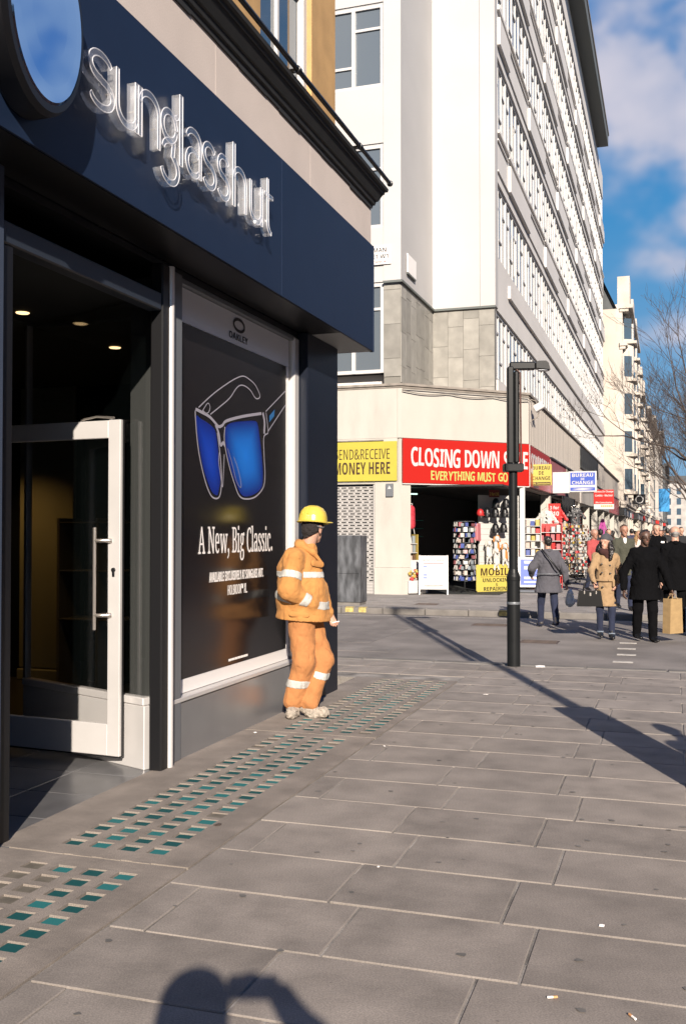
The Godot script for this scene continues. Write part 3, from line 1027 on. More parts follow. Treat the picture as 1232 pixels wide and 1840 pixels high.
func make_shop_sign() -> void:
	var s := thing("shop_sign", "clear acrylic lettering reading sunglass hut standing off the navy fascia", "sign", Vector3(-2.93, 3.87, -4.44), PI / 2)
	var h := 0.285
	var k := 0.04
	var defs := [["s", 0.02, 0.23], ["u", 0.30, 0.21], ["n", 0.545, 0.22], ["g", 0.80, 0.21], ["l", 1.045, 0.0], ["a", 1.12, 0.19], ["s", 1.355, 0.175], ["s", 1.575, 0.175], ["h", 1.83, 0.20], ["u", 2.12, 0.20], ["t", 2.38, 0.17]]
	for d in defs:
		var w: float = d[2]
		var lines := []
		match d[0]:
			"s":
				lines = [arc2(Vector2(w / 2, h * 0.75), w * 0.46, h * 0.235, 25, 270, 16) + arc2(Vector2(w / 2, h * 0.25), w * 0.5, h * 0.25, 88, -155, 16)]
			"u":
				lines = [[Vector2(0, h), Vector2(0, h * 0.4)] + arc2(Vector2(w / 2, h * 0.32), w / 2, h * 0.30, 180, 350, 14), [Vector2(w, h), Vector2(w, 0)]]
			"n":
				lines = [[Vector2(0, h), Vector2(0, 0)], arc2(Vector2(w / 2, h * 0.68), w / 2, h * 0.31, 170, 0, 14) + [Vector2(w, h * 0.5), Vector2(w, 0)]]
			"g":
				lines = [arc2(Vector2(w * 0.45, h * 0.68), w * 0.42, h * 0.30, 0, 352, 24), arc2(Vector2(w * 0.5, h * 0.12), w * 0.42, h * 0.24, 170, 60, 10) + arc2(Vector2(w * 0.48, -h * 0.22), w * 0.5, h * 0.30, 70, -165, 16), [Vector2(w * 0.78, h * 0.93), Vector2(w, h * 1.02)]]
			"l":
				lines = [[Vector2(0, h * 1.55), Vector2(0, 0)]]
			"a":
				lines = [arc2(Vector2(w / 2, h * 0.74), w / 2, h * 0.25, 165, 0, 12) + [Vector2(w, h * 0.6), Vector2(w, 0)], arc2(Vector2(w * 0.5, h * 0.28), w * 0.47, h * 0.28, 40, 330, 18)]
			"h":
				lines = [[Vector2(0, h * 1.55), Vector2(0, 0)], arc2(Vector2(w / 2, h * 0.68), w / 2, h * 0.31, 170, 0, 14) + [Vector2(w, h * 0.5), Vector2(w, 0)]]
			"t":
				lines = [[Vector2(w * 0.35, h * 1.4), Vector2(w * 0.35, h * 0.3)] + arc2(Vector2(w * 0.75, h * 0.22), w * 0.4, h * 0.24, 180, 270, 8), [Vector2(0, h * 0.96), Vector2(w * 0.95, h * 0.96)]]
		var st := stt()
		var ed := stt()
		var rm := stt()
		for i in lines.size():
			var up: bool = lines[i].size() == 2 and lines[i][0].x == lines[i][1].x
			var rib := stroke(lines[i], k if up else k * 0.72, k)
			var at := Transform3D(Basis(), Vector3(d[1] + 0.02, 0, 0.004 + 0.0011 * i))
			plate(st, rib, 0.057 - 0.0017 * i, at, true, 1)
			plate(ed, rib, 0.057 - 0.0017 * i, at, true, 2)
			for z in [0.0555 - 0.0017 * i]:
				var loop := []
				for q in rib:
					loop.append(at * Vector3(q.x, q.y, z))
				loop.append(loop[0])
				tube(rm, loop, 0.0036, -1, 4, false)
		var o := part("letter", st, M.acrylic, s)
		part("letter_edge", ed, M.acrylic_edge, o)
		part("letter_rim", rm, M.acrylic_rim, o)
		var pin := stt()
		tube(pin, [Vector3(d[1] + 0.02, h * 0.5, -0.015), Vector3(d[1] + 0.02, h * 0.5, 0.02)], 0.006, -1, 6)
		part("pin", pin, M.steel, o)
	var e := thing("sign_disc", "blue mirrored oval lens sign with thick black rim on the navy fascia", "sign", Vector3(-2.945, 4.05, -3.99), PI / 2)
	var xf := Transform3D(Basis(Vector3(0.28, 0, 0), Vector3(0, 0, 0.42).rotated(Vector3.RIGHT, -PI / 2), Vector3(0, 0, 0.42)), Vector3.ZERO)
	xf = Transform3D(Basis(Vector3(0.28, 0, 0), Vector3(0, 0, 1), Vector3(0, -0.42, 0)), Vector3.ZERO)
	var st := stt()
	lathe(st, [Vector2(1.08, 0.0), Vector2(1.12, 0.02), Vector2(1.12, 0.13), Vector2(1.08, 0.16), Vector2(1.0, 0.162), Vector2(1.0, 0.15)], 56, xf)
	part("rim", st, M.black, e)
	st = stt()
	lathe(st, [Vector2(1.004, 0.13), Vector2(0.999, 0.158), Vector2(0.97, 0.168), Vector2(0.8, 0.172), Vector2(0.5, 0.1755), Vector2(0.0, 0.177)], 56, xf)
	part("lens", st, M.mirror_blue, e)

const SPECS := {
	"left_lens": [Vector2(0.300, 2.470), Vector2(0.370, 2.460), Vector2(0.490, 2.440), Vector2(0.600, 2.410), Vector2(0.640, 2.370), Vector2(0.680, 2.250), Vector2(0.700, 2.130), Vector2(0.720, 2.010), Vector2(0.690, 1.920), Vector2(0.660, 1.890), Vector2(0.580, 1.910), Vector2(0.510, 1.970), Vector2(0.420, 2.090), Vector2(0.360, 2.230), Vector2(0.320, 2.340)],
	"right_lens": [Vector2(0.810, 2.420), Vector2(0.850, 2.460), Vector2(0.950, 2.490), Vector2(1.140, 2.520), Vector2(1.390, 2.550), Vector2(1.460, 2.530), Vector2(1.500, 2.440), Vector2(1.540, 2.320), Vector2(1.570, 2.190), Vector2(1.580, 2.080), Vector2(1.550, 1.990), Vector2(1.410, 1.930), Vector2(1.220, 1.900), Vector2(1.110, 1.920), Vector2(1.020, 2.000), Vector2(0.920, 2.110), Vector2(0.850, 2.230), Vector2(0.810, 2.340)]}
const OUTLINES := [
	[0.012, [Vector2(0.340, 2.540), Vector2(0.600, 2.680), Vector2(0.890, 2.810), Vector2(1.080, 2.880), Vector2(1.180, 2.898), Vector2(1.270, 2.890), Vector2(1.370, 2.870), Vector2(1.440, 2.840), Vector2(1.510, 2.780), Vector2(1.470, 2.750), Vector2(1.400, 2.750), Vector2(1.300, 2.800), Vector2(1.160, 2.820), Vector2(1.040, 2.790), Vector2(0.890, 2.680), Vector2(0.710, 2.590), Vector2(0.540, 2.510)]],
	[0.012, [Vector2(1.640, 2.660), Vector2(1.870, 2.780), Vector2(2.10, 2.900)]],
	[0.012, [Vector2(1.690, 2.490), Vector2(1.910, 2.640), Vector2(2.10, 2.770)]],
	[0.030, [Vector2(0.290, 2.520), Vector2(0.380, 2.510), Vector2(0.520, 2.490), Vector2(0.630, 2.450), Vector2(0.690, 2.430), Vector2(0.760, 2.450), Vector2(0.830, 2.490), Vector2(1.140, 2.560), Vector2(1.540, 2.630)]],
	[0.034, [Vector2(0.630, 2.440), Vector2(0.690, 2.370), Vector2(0.720, 2.290), Vector2(0.770, 2.310), Vector2(0.800, 2.290)]],
	[0.010, [Vector2(0.710, 2.250), Vector2(0.690, 2.160), Vector2(0.730, 2.030), Vector2(0.760, 1.960), Vector2(0.780, 2.100), Vector2(0.790, 2.220)]],
	[0.040, [Vector2(1.57, 2.640), Vector2(1.61, 2.56), Vector2(1.60, 2.460)]],
	[0.012, [Vector2(1.640, 2.650), Vector2(1.69, 2.49), Vector2(1.640, 2.460)]],
	[0.016, [Vector2(0.280, 2.510), Vector2(0.285, 2.450), Vector2(0.310, 2.310), Vector2(0.350, 2.180), Vector2(0.420, 2.040), Vector2(0.490, 1.940), Vector2(0.570, 1.875), Vector2(0.670, 1.868), Vector2(0.72, 1.91), Vector2(0.74, 2.02), Vector2(0.715, 2.2), Vector2(0.66, 2.38)]],
	[0.016, [Vector2(1.640, 2.460), Vector2(1.590, 2.420), Vector2(1.600, 2.260), Vector2(1.620, 2.100), Vector2(1.580, 1.990), Vector2(1.410, 1.905), Vector2(1.220, 1.880), Vector2(1.080, 1.900), Vector2(0.98, 2.0), Vector2(0.87, 2.15), Vector2(0.79, 2.32), Vector2(0.80, 2.44)]],
	[0.009, [Vector2(0.400, 2.520), Vector2(0.490, 2.590), Vector2(0.530, 2.560), Vector2(0.500, 2.520), Vector2(0.450, 2.510), Vector2(0.41, 2.525)]],
	[0.006, [Vector2(0.850, 2.270), Vector2(0.940, 2.150), Vector2(1.020, 2.020), Vector2(1.100, 1.970), Vector2(1.110, 2.010), Vector2(1.050, 2.120), Vector2(0.970, 2.210)]]]

# a rounder line through the same points
func smooth(p: Array, closed: bool) -> Array:
	var o := []
	var n := p.size()
	for i in (n if closed else n - 1):
		var a: Vector2 = p[(i - 1 + n) % n] if closed else p[maxi(i - 1, 0)]
		var d: Vector2 = p[(i + 2) % n] if closed else p[mini(i + 2, n - 1)]
		for k in 4:
			o.append((p[i] as Vector2).cubic_interpolate(p[(i + 1) % n], a, d, k / 4.0))
	if not closed:
		o.append(p[n - 1])
	return o

func make_poster() -> void:
	var p := thing("poster", "large black poster of blue mirrored sunglasses reading A New, Big Classic", "poster", Vector3(-3.36, 0, -6.40), PI / 2)
	var st := stt()
	bx(st, Vector3(-0.06, 0.54, -0.03), Vector3(2.13, 3.13, -0.004))
	part("sheet", st, M.poster_black, p)
	st = stt()
	bx(st, Vector3(-0.06, 3.133, -0.03), Vector3(2.19, 3.383, -0.003))
	part("header", st, M.poster_head, p)
	st = stt()
	bx(st, Vector3(-0.06, 0.44, -0.03), Vector3(2.19, 0.537, 0.0))
	part("border", st, M.poster_white, p)
	st = stt()
	bx(st, Vector3(2.133, 0.54, -0.03), Vector3(2.19, 3.13, -0.002))
	part("border", st, M.poster_white, p)
	# printed sunglasses
	for n in SPECS:
		var o := PackedVector2Array(smooth(SPECS[n], true))
		var c := Vector2.ZERO
		for q in o:
			c += q / o.size()
		st = stt()
		for i in o.size():
			var a := o[i]
			var b := o[(i + 1) % o.size()]
			var hot := Color(0.012, 0.17, 0.62) if n == "right_lens" else Color(0.008, 0.05, 0.40)
			for t in [[c, c.lerp(a, 0.45), c.lerp(b, 0.45)], [c.lerp(a, 0.45), a, b], [c.lerp(a, 0.45), b, c.lerp(b, 0.45)]]:
				var v := []
				for q in t:
					var k := 0.0 if q == a or q == b else (1.0 if q == c else 0.75)
					v.append([Vector3(q.x, q.y, -0.0015), Color(0.004, 0.016, 0.18).lerp(hot, k)])
				var x: Vector3 = (v[1][0] - v[0][0]).cross(v[2][0] - v[0][0])
				if x.z > 0:
					v = [v[0], v[2], v[1]]
				for q in v:
					st.set_normal(Vector3.BACK)
					st.set_color(q[1])
					st.add_vertex(q[0])
		var m := mk(Color.WHITE, 0.3)
		m.vertex_color_use_as_albedo = true
		part("printed_lens", st, m, p)
	for i in OUTLINES.size():
		st = stt()
		plate(st, stroke(smooth(OUTLINES[i][1], false), OUTLINES[i][0] * 0.8), 0.0006, Transform3D(Basis(), Vector3(0, 0, -0.0008 + 0.0002 * i)))
		part("printed_frame", st, mk(lin(0.30, 0.285, 0.33), 0.4), p)
	st = stt()
	plate(st, PackedVector2Array([Vector2(1.72, 2.63), Vector2(1.84, 2.70), Vector2(1.83, 2.64), Vector2(1.72, 2.575)]), 0.0006, Transform3D(Basis(), Vector3(0, 0, 0.0)))
	part("printed_emblem", st, mk(lin(0.02, 0.12, 0.30), 0.4), p)
	words("A New, Big Classic.", M.print_white, p, Vector3(1.065, 1.515, 0.0), 0.285, 1.45, font("Droid Serif"), 0.001)
	words("AVAILABLE EXCLUSIVELY AT SUNGLASS HUT.", M.print_white, p, Vector3(1.06, 1.255, 0.0), 0.078, 1.06, null, 0.001)
	words("HOLBROOK™ XL.", M.print_white, p, Vector3(1.055, 1.14, 0.0), 0.080, 0.38, font("Droid Sans"), 0.001)
	words("OAKLEY", M.print_dark, p, Vector3(1.06, 3.198, 0.001), 0.055, 0.37, null, 0.001)
	st = stt()
	for q in [[0, 90], [90, 180], [180, 270], [270, 360]]:
		plate(st, stroke(arc2(Vector2(1.07, 3.30), 0.105, 0.048, q[0], q[1], 12), 0.024), 0.001, Transform3D(Basis(), Vector3(0, 0, 0)))
	part("emblem", st, M.print_dark, p)
	st = stt()
	for i in 26:
		bx(st, Vector3(0.88 + i * 0.0146, 0.572, 0.0), Vector3(0.891 + i * 0.0146 - (0.004 if i % 4 == 3 else 0.0), 0.590, 0.001))
	part("small_print", st, M.print_white, p)

# ------------------------------------------------------------------ the white office block over the souvenir shop
const CHB := Vector3(-6.63, 0, -24.9)     # where the splayed corner begins
const CHE := Vector3(-3.76, 0, -27.77)    # and ends

func make_office() -> void:
	var o := thing("office_block", "tall white office block over the corner souvenir shop, grey tiled first floor", "building", Vector3(-8, 0, -40))
	var XU := -4.79
	var ZE := -77.4
	var top := 28.6
	# upper walls
	var st := stt()
	bx(st, Vector3(-7.05, 8.163, -30), Vector3(-6.64, top, -25.21))
	for r in 6:   # spandrels of the side street front
		var y0 := 8.16 + (3.74 * r if r else 0.0)
		bx(st, Vector3(-22, 8.16 if r == 0 else 11.83 + 3.74 * (r - 1), -25.3), Vector3(-7.1, 9.6 + 3.74 * r, -24.93))
	bx(st, Vector3(-7.1, 8.16, -25.2), Vector3(-6.631, top, -24.905))
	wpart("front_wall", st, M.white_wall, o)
	st = stt()
	bx(st, Vector3(-6.64, 8.165, ZE), Vector3(XU - 0.45, top, -28.55))
	bx(st, Vector3(XU - 0.44, 8.165, -29.02), Vector3(XU, top, -28.55))
	bx(st, Vector3(-22, 8.165, ZE), Vector3(-6.65, top, -30.1))
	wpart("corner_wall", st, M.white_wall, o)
	st = stt()
	bx(st, Vector3(-22, 4.0, ZE), Vector3(-5.3, 8.16, -30.2))
	bx(st, Vector3(-22, 5.3, -30.19), Vector3(-6.9, 8.155, -25.32))
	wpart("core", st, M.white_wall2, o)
	# street front: storeys of windows between spandrels, every other spandrel standing proud
	var bays := [-29.02, -31.0]
	while bays[-1] > ZE + 0.1:
		bays.append(maxf(bays[-1] - 4.64, ZE))
	var fmesh := {}
	for r in 6:
		var sill := 6.08 if r == 0 else 9.72 + 3.74 * (r - 1)
		var head := 8.12 if r == 0 else 11.95 + 3.74 * (r - 1)
		for b in bays.size() - 1:
			var za: float = bays[b]
			var zb: float = bays[b + 1]
			window_bay(o, XU, za, zb, sill, head, 6 if b else 3, (b * 5 + r * 3) % 7, fmesh)
		# wall strip above the windows
		st = stt()
		var over: float = (9.72 if r == 0 else sill + 3.74) - 0.003
		if r == 5:
			over = top
		bx(st, Vector3(XU - 0.44, head + 0.003, ZE), Vector3(XU - 0.02, over, -29.023))
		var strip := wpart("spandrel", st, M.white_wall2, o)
		for b in bays.size() - 1:
			var za: float = bays[b]
			var zb: float = bays[b + 1]
			if r == 0:
				continue
			if (b + r) % 2 == 0 and r < 5:
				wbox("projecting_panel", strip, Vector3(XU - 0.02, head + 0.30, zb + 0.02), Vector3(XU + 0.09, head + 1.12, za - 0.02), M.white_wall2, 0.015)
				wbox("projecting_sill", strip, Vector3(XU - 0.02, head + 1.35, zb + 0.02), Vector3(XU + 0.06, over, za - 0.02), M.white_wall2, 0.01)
			elif r < 5:
				st = stt()
				bx(st, Vector3(XU - 0.02, head + 0.28, zb + 0.02), Vector3(XU + 0.03, head + 0.33, za - 0.02))
				bx(st, Vector3(XU - 0.02, head + 1.2, zb + 0.02), Vector3(XU + 0.03, head + 1.25, za - 0.02))
				bx(st, Vector3(XU - 0.02, over - 0.09, zb + 0.02), Vector3(XU + 0.06, over, za - 0.02))
				wpart("string_course", st, M.white_wall2, strip)
		if r == 0:
			wbox("string_course", strip, Vector3(XU - 0.02, 8.9, ZE), Vector3(XU + 0.07, 9.3, -31.0), M.white_wall2, 0.01)
	st = stt()
	bx(st, Vector3(XU - 0.44, 5.4, ZE), Vector3(XU - 0.0, 6.075, -29.023))
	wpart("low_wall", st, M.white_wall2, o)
	# roof with a wide dark eave towards the street
	st = stt()
	bx(st, Vector3(-22, top + 0.003, ZE + 6), Vector3(XU + 0.75, top + 0.75, -28.2))
	wpart("eave", st, M.roof_dark, o)
	st = stt()
	bx(st, Vector3(-22, top + 0.753, ZE + 5.9), Vector3(XU + 0.8, top + 0.95, -28.1))
	bx(st, Vector3(-22, top + 0.003, -28.09), Vector3(-6.5, top + 0.3, -24.7))
	wpart("roof", st, M.lead, o)
	# first floor in grey tiles round the notch
	st = stt()
	bx(st, Vector3(-7.1, 5.42, -25.2), Vector3(-6.66, 8.157, -24.95))
	bx(st, Vector3(-6.9, 5.42, -28.7), Vector3(-6.66, 8.157, -25.2))
	bx(st, Vector3(-6.66, 5.42, -28.9), Vector3(-4.83, 8.157, -28.6))
	var tl := wpart("tiled_wall", st, M.tile_joint, o)
	tile_wall(tl, Vector3(-7.1, 5.66, -24.947), Vector3(1, 0, 0), 0.45, 2.49, 1)
	tile_wall(tl, Vector3(-6.657, 5.5, -24.95), Vector3(0, 0, -1), 3.64, 2.65, 7)
	tile_wall(tl, Vector3(-6.65, 5.45, -28.597), Vector3(1, 0, 0), 1.83, 2.70, 4)
	st = stt()
	bx(st, Vector3(-6.60, 8.10, -28.55), Vector3(XU + 0.01, 8.162, -28.50))
	bx(st, Vector3(-6.62, 8.10, -28.49), Vector3(-6.57, 8.158, -24.87))
	bx(st, Vector3(-7.1, 8.10, -24.865), Vector3(-6.57, 8.158, -24.82))
	wpart("drip_edge", st, M.roof_dark, o)
	# side street windows
	for r in 7:
		var y0 := 5.78 if r == 0 else 9.6 + 3.74 * (r - 1)
		var y1 := 8.14 if r == 0 else 11.8 + 3.74 * (r - 1)
		if r == 6:
			continue
		for c in 3:
			side_window(o, -7.11 - c * 2.35, -9.42 - c * 2.35, y0, y1, r)
	# ledge, first floor band and shop walls
	var led := stt()
	var p1 := CHB
	var p2 := CHE
	for q in [[0.02, 5.36, 5.41], [0.06, 5.41, 5.47]]:
		prism(led, [Vector3(-22, 0, -24.9 + q[0]), p1 + Vector3(q[0] * 0.4, 0, q[0]), p2 + Vector3(q[0], 0, q[0] * 0.4), Vector3(p2.x + q[0], 0, ZE), Vector3(-5.2, 0, ZE), Vector3(-5.2, 0, -28.9), Vector3(-6.8, 0, -28.9), Vector3(-6.9, 0, -25.1), Vector3(-22, 0, -25.1)], q[1], q[2])
	wpart("ledge", led, M.lead, o)
	st = stt()
	prism(st, [Vector3(-22, 0, -24.9), Vector3(-6.73, 0, -24.9), Vector3(-6.73, 0, -25.3), Vector3(-22, 0, -25.3)], 4.06, 5.358)
	prism(st, [p1 + Vector3(-0.095, 0, 0), p1, p2, p2 + Vector3(-0.35, 0, 0), p1 + Vector3(-0.095, 0, -0.45)], 4.06, 5.358)
	wpart("band_wall", st, M.cream, o)
	var fl := stt()
	bx(fl, Vector3(-4.2, 4.06, ZE), Vector3(-3.80, 5.358, -27.78))
	var fw := wpart("fluted_wall", fl, M.fluted, o)
	var z := -27.80
	while z > -60.0:
		var w := 0.46
		wbox("rib", fw, Vector3(-3.81, 4.062, z - w + 0.05), Vector3(-3.757, 5.356, z - 0.02), M.fluted, 0.012)
		z -= w
	# shop walls at street level
	st = stt()
	prism(st, [Vector3(-7.34, 0, -24.9), Vector3(-6.63, 0, -24.9), Vector3(-6.43, 0, -25.1), Vector3(-6.75, 0, -25.42), Vector3(-7.34, 0, -25.42)], 0.70, 2.905)
	wpart("pier", st, M.cream, o)
	st = stt()
	prism(st, [Vector3(-7.35, 0, -24.87), Vector3(-6.61, 0, -24.87), Vector3(-6.40, 0, -25.09), Vector3(-6.75, 0, -25.44), Vector3(-7.35, 0, -25.44)], -0.02, 0.695)
	wpart("plinth", st, M.cream, o)
	st = stt()
	bx(st, Vector3(-22, -0.02, -25.3), Vector3(-9.9, 2.905, -24.9))
	bx(st, Vector3(-9.89, 2.87, -25.3), Vector3(-7.35, 2.905, -24.92))
	prism(st, [Vector3(-22, 0, -24.9), Vector3(-6.73, 0, -24.9), Vector3(-6.73, 0, -25.3), Vector3(-22, 0, -25.3)], 2.908, 4.055)
	prism(st, [p1 + Vector3(-0.095, 0, -0.05), p1 + Vector3(-0.03, 0, -0.03), p2 + Vector3(-0.05, 0, -0.05), p2 + Vector3(-0.35, 0, 0), p1 + Vector3(-0.095, 0, -0.45)], 2.85, 4.055)
	bx(st, Vector3(-4.1, 2.85, ZE), Vector3(-3.82, 4.055, -27.8))
	wpart("shop_wall", st, M.cream, o)
	wbox("corner_post", o, Vector3(-3.98, -0.02, -27.72), Vector3(-3.84, 2.849, -27.60), M.frame_white, 0.01)
	for q in [-33.2, -38.6, -44.2, -49.5, -55.0, -60.5, -66.0, -71.5, -77.0]:
		wbox("shop_post", o, Vector3(-4.1, -0.02, q - 0.35), Vector3(-3.80, 2.849, q), M.cream)
	# dark shop interior
	st = stt()
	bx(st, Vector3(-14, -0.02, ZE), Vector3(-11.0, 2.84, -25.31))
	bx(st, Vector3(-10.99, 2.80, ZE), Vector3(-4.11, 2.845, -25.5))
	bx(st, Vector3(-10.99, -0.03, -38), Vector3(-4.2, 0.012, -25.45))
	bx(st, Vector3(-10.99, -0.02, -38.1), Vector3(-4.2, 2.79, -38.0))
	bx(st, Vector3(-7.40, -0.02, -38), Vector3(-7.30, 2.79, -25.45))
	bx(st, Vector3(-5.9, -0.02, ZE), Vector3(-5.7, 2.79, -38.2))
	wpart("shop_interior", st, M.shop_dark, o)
	# roller shutter
	var sh := thing("roller_shutter", "closed pale metal roller shutter with rows of slots on the side street", "shutter", Vector3(-8.6, 0, -25.0))
	var y := 0.0
	var sm := stt()
	cbx(sm, Vector3(-1.27, 0.002, -0.012), Vector3(1.24, 0.074, 0.012), 0.006)
	var smesh := sm.commit()
	var holes := stt()
	for i in 13:
		bx(holes, Vector3(-1.2 + i * 0.19, 0.025, 0.0121), Vector3(-1.2 + i * 0.19 + 0.13, 0.055, 0.0125))
	var hmesh := holes.commit()
	while y < 2.8:
		var sl := part("slat", smesh, M.shutter, sh, Vector3(0, y, 0))
		if y > 0.25:
			part("slots", hmesh, M.black, sl, Vector3(0.05 if int(y / 0.076) % 2 else 0.0, 0, 0))
		y += 0.076
	var gd := stt()
	cbx(gd, Vector3(1.20, 0, -0.03), Vector3(1.259, 2.86, 0.05), 0.006)
	part("guide_rail", gd, M.shutter, sh)
	# cables, lamp bracket and boxes on the ledge
	var cb := thing("cables", "loose grey cables running along the ledge of the office block", "cable", Vector3(-5.2, 5.3, -26.3))
	for k in 2:
		var c := stt()
		var pts := []
		for i in 25:
			var t := i / 24.0
			var p := p1.lerp(p2, t * 1.0 - 0.0) + Vector3(0.05, 5.33 - 0.05 * k - 0.06 * k * absf(sin(t * 9.0)), 0.05)
			pts.append(p)
		tube(c, pts, 0.014, -1, 6)
		wpart("cable", c, M.lead, cb)
	var bl := thing("wall_lamp", "small floodlight on a curved bracket at the shop corner ledge", "lamp", Vector3(-3.66, 5.05, -28.2))
	var c2 := stt()
	tube(c2, [Vector3(-0.1, 0.3, 0), Vector3(0.05, 0.25, 0), Vector3(0.16, 0.02, 0), Vector3(0.10, -0.22, 0), Vector3(-0.06, -0.30, 0)], 0.016, -1, 8)
	part("bracket", c2, M.lead, bl)
	c2 = stt()
	cbx(c2, Vector3(0.02, -0.10, -0.14), Vector3(0.30, 0.10, 0.10), 0.02, Transform3D(Basis(Vector3.BACK, 0.5), Vector3.ZERO))
	part("lamp_head", c2, M.frame_white, bl)
	# street name plates
	var sg := thing("street_sign", "white street name plate partly hidden by the navy fascia", "sign", Vector3(-7.35, 8.85, -24.86))
	c2 = stt()
	cbx(c2, Vector3(-0.5, -0.25, -0.02), Vector3(0.47, 0.25, 0.0), 0.006)
	part("plate", c2, M.poster_white, sg)
	words("NEWMAN", M.black_print, sg, Vector3(-0.02, 0.13, 0.001), 0.12, 0.72, null, 0.003)
	words("STREET W1", M.black_print, sg, Vector3(-0.02, -0.04, 0.001), 0.12, 0.82, null, 0.003)
	words("CITY OF WESTMINSTER", M.red, sg, Vector3(-0.02, -0.18, 0.001), 0.05, 0.7, null, 0.003)
	var sg2 := thing("street_sign", "white street name plate turned edge-on round the office corner", "sign", Vector3(-6.60, 8.75, -25.9), PI / 2)
	c2 = stt()
	cbx(c2, Vector3(-0.45, -0.25, -0.02), Vector3(0.45, 0.25, 0.02), 0.006)
	part("plate", c2, M.poster_white, sg2)
	c2 = stt()
	bx(c2, Vector3(-0.43, -0.29, -0.02), Vector3(0.43, -0.252, 0.018))
	part("bracket", c2, M.roof_dark, sg2)

# a level outline raised from y0 to y1
func prism(st: SurfaceTool, pts: Array, y0: float, y1: float) -> void:
	var poly := PackedVector2Array()
	for p in pts:
		poly.append(Vector2(p.x, -p.z))
	plate(st, poly, y1 - y0, Transform3D(Basis(Vector3.RIGHT, Vector3(0, 0, -1), Vector3.UP), Vector3(0, y0, 0)))

func tile_wall(parent: Node3D, at: Vector3, along: Vector3, length: float, height: float, cols: int) -> void:
	var n := along.cross(Vector3.UP)
	if along.x > 0.5:
		n = Vector3(0, 0, 1)
	else:
		n = Vector3(1, 0, 0)
	var w := length / cols
	for c in cols:
		var y := 0.0
		var first := true
		while y < height - 0.02:
			var h := minf(rng.randf_range(0.35, 0.75) if first else 0.90, height - y)
			if height - y - h < 0.2:
				h = height - y
			first = false
			var st := stt()
			var xf := Transform3D(Basis(along, Vector3.UP, n), at)
			cbx(st, Vector3(c * w + 0.003, y + 0.003, 0.0), Vector3((c + 1) * w - 0.003, y + h - 0.003, 0.022 + rng.randf_range(0, 0.004)), 0.003, xf)
			wpart("tile", st, M.tiles[rng.randi() % 4], parent)
			y += h

func window_bay(o: Node3D, x: float, za: float, zb: float, y0: float, y1: float, n: int, odd: int, cache: Dictionary) -> void:
	var key := "%d_%.2f_%.2f" % [n, za - zb, y1 - y0]
	var h := y1 - y0
	var w := za - zb
	if not cache.has(key):
		var st := stt()
		var g := stt()
		var step := w / n
		for i in n + 1:
			var half := 0.075 if i == 0 or i == n else 0.034
			bx(st, Vector3(-0.16, 0, -clampf(i * step + half, 0, w)), Vector3(-0.062 if i == 0 or i == n else -0.088, h, -clampf(i * step - half, 0, w)))
		bx(st, Vector3(-0.15, 0, -w), Vector3(-0.08, 0.09, 0))
		bx(st, Vector3(-0.15, h - 0.08, -w), Vector3(-0.08, h, 0))
		for i in n:
			var t := h * (0.70 if i % 2 == 0 else 0.30)
			bx(st, Vector3(-0.145, t, -(i + 1) * step + 0.03), Vector3(-0.09, t + 0.06, -i * step - 0.03))
		bx(g, Vector3(-0.14, 0.08, -w + 0.05), Vector3(-0.125, h - 0.07, -0.05))
		cache[key] = [st.commit(), g.commit()]
	var f := part("window", cache[key][0], M.frame_white, o)
	f.position = Vector3(x, y0, za) - o.position
	part("glazing", cache[key][1], M.office_glass, f)
	# an open casement
	if odd in [1, 4] and za > -62.0:
		var st := stt()
		var step := w / n
		var xf := Transform3D(Basis(Vector3.UP, 0.55), Vector3(-0.06, 0, -step * (1 + odd % 3)))
		for q in [[0.0, 0.06], [step - 0.1, step - 0.04]]:
			bx(st, Vector3(0, h * 0.1, -q[1]), Vector3(0.03, h * 0.66, -q[0]), xf)
		bx(st, Vector3(0, h * 0.1, -step + 0.04), Vector3(0.03, h * 0.1 + 0.05, 0), xf)
		bx(st, Vector3(0, h * 0.63, -step + 0.04), Vector3(0.03, h * 0.66, 0), xf)
		part("casement", st, M.frame_white, f)

func side_window(o: Node3D, xr: float, xl: float, y0: float, y1: float, r: int) -> void:
	var z := -24.96
	var st := stt()
	var mid := lerpf(xr, xl, 0.36)
	var mid2 := lerpf(xr, xl, 0.70)
	for x in [[xr - 0.09, xr], [mid - 0.05, mid + 0.05], [mid2 - 0.05, mid2 + 0.05], [xl, xl + 0.07]]:
		bx(st, Vector3(x[0], y0, z - 0.10), Vector3(x[1], y1, z))
	for y in [[y0, y0 + 0.09], [y1 - 0.09, y1]]:
		bx(st, Vector3(xl, y[0], z - 0.1), Vector3(xr, y[1], z - 0.01))
	var t := lerpf(y0, y1, 0.70)
	bx(st, Vector3(mid, t, z - 0.09), Vector3(xr, t + 0.07, z - 0.02))
	t = lerpf(y0, y1, 0.26)
	bx(st, Vector3(mid2, t, z - 0.09), Vector3(mid, t + 0.07, z - 0.02))
	var f := wpart("window", st, M.frame_white, o)
	for q in [[mid + 0.05, xr - 0.09], [mid2 + 0.05, mid - 0.05], [xl + 0.07, mid2 - 0.05]]:
		wbox("pane", f, Vector3(q[0], y0 + 0.09, z - 0.075), Vector3(q[1], y1 - 0.09, z - 0.067), M.office_glass)
	wbox("blind", f, Vector3(mid + 0.05, y0 + 0.09, z - 0.16), Vector3(xr - 0.09, y1 - 0.2, z - 0.14), M.blind)
	wbox("transom_panel", f, Vector3(xl, y1 + 0.0, z - 0.1), Vector3(xr, y1 + 0.45 if r > 0 else y1 + 0.01, z - 0.005), M.frame_white, 0.004)
	wbox("room", f, Vector3(xl, y0, z - 0.34), Vector3(xr, y1, z - 0.30), M.shop_dark)

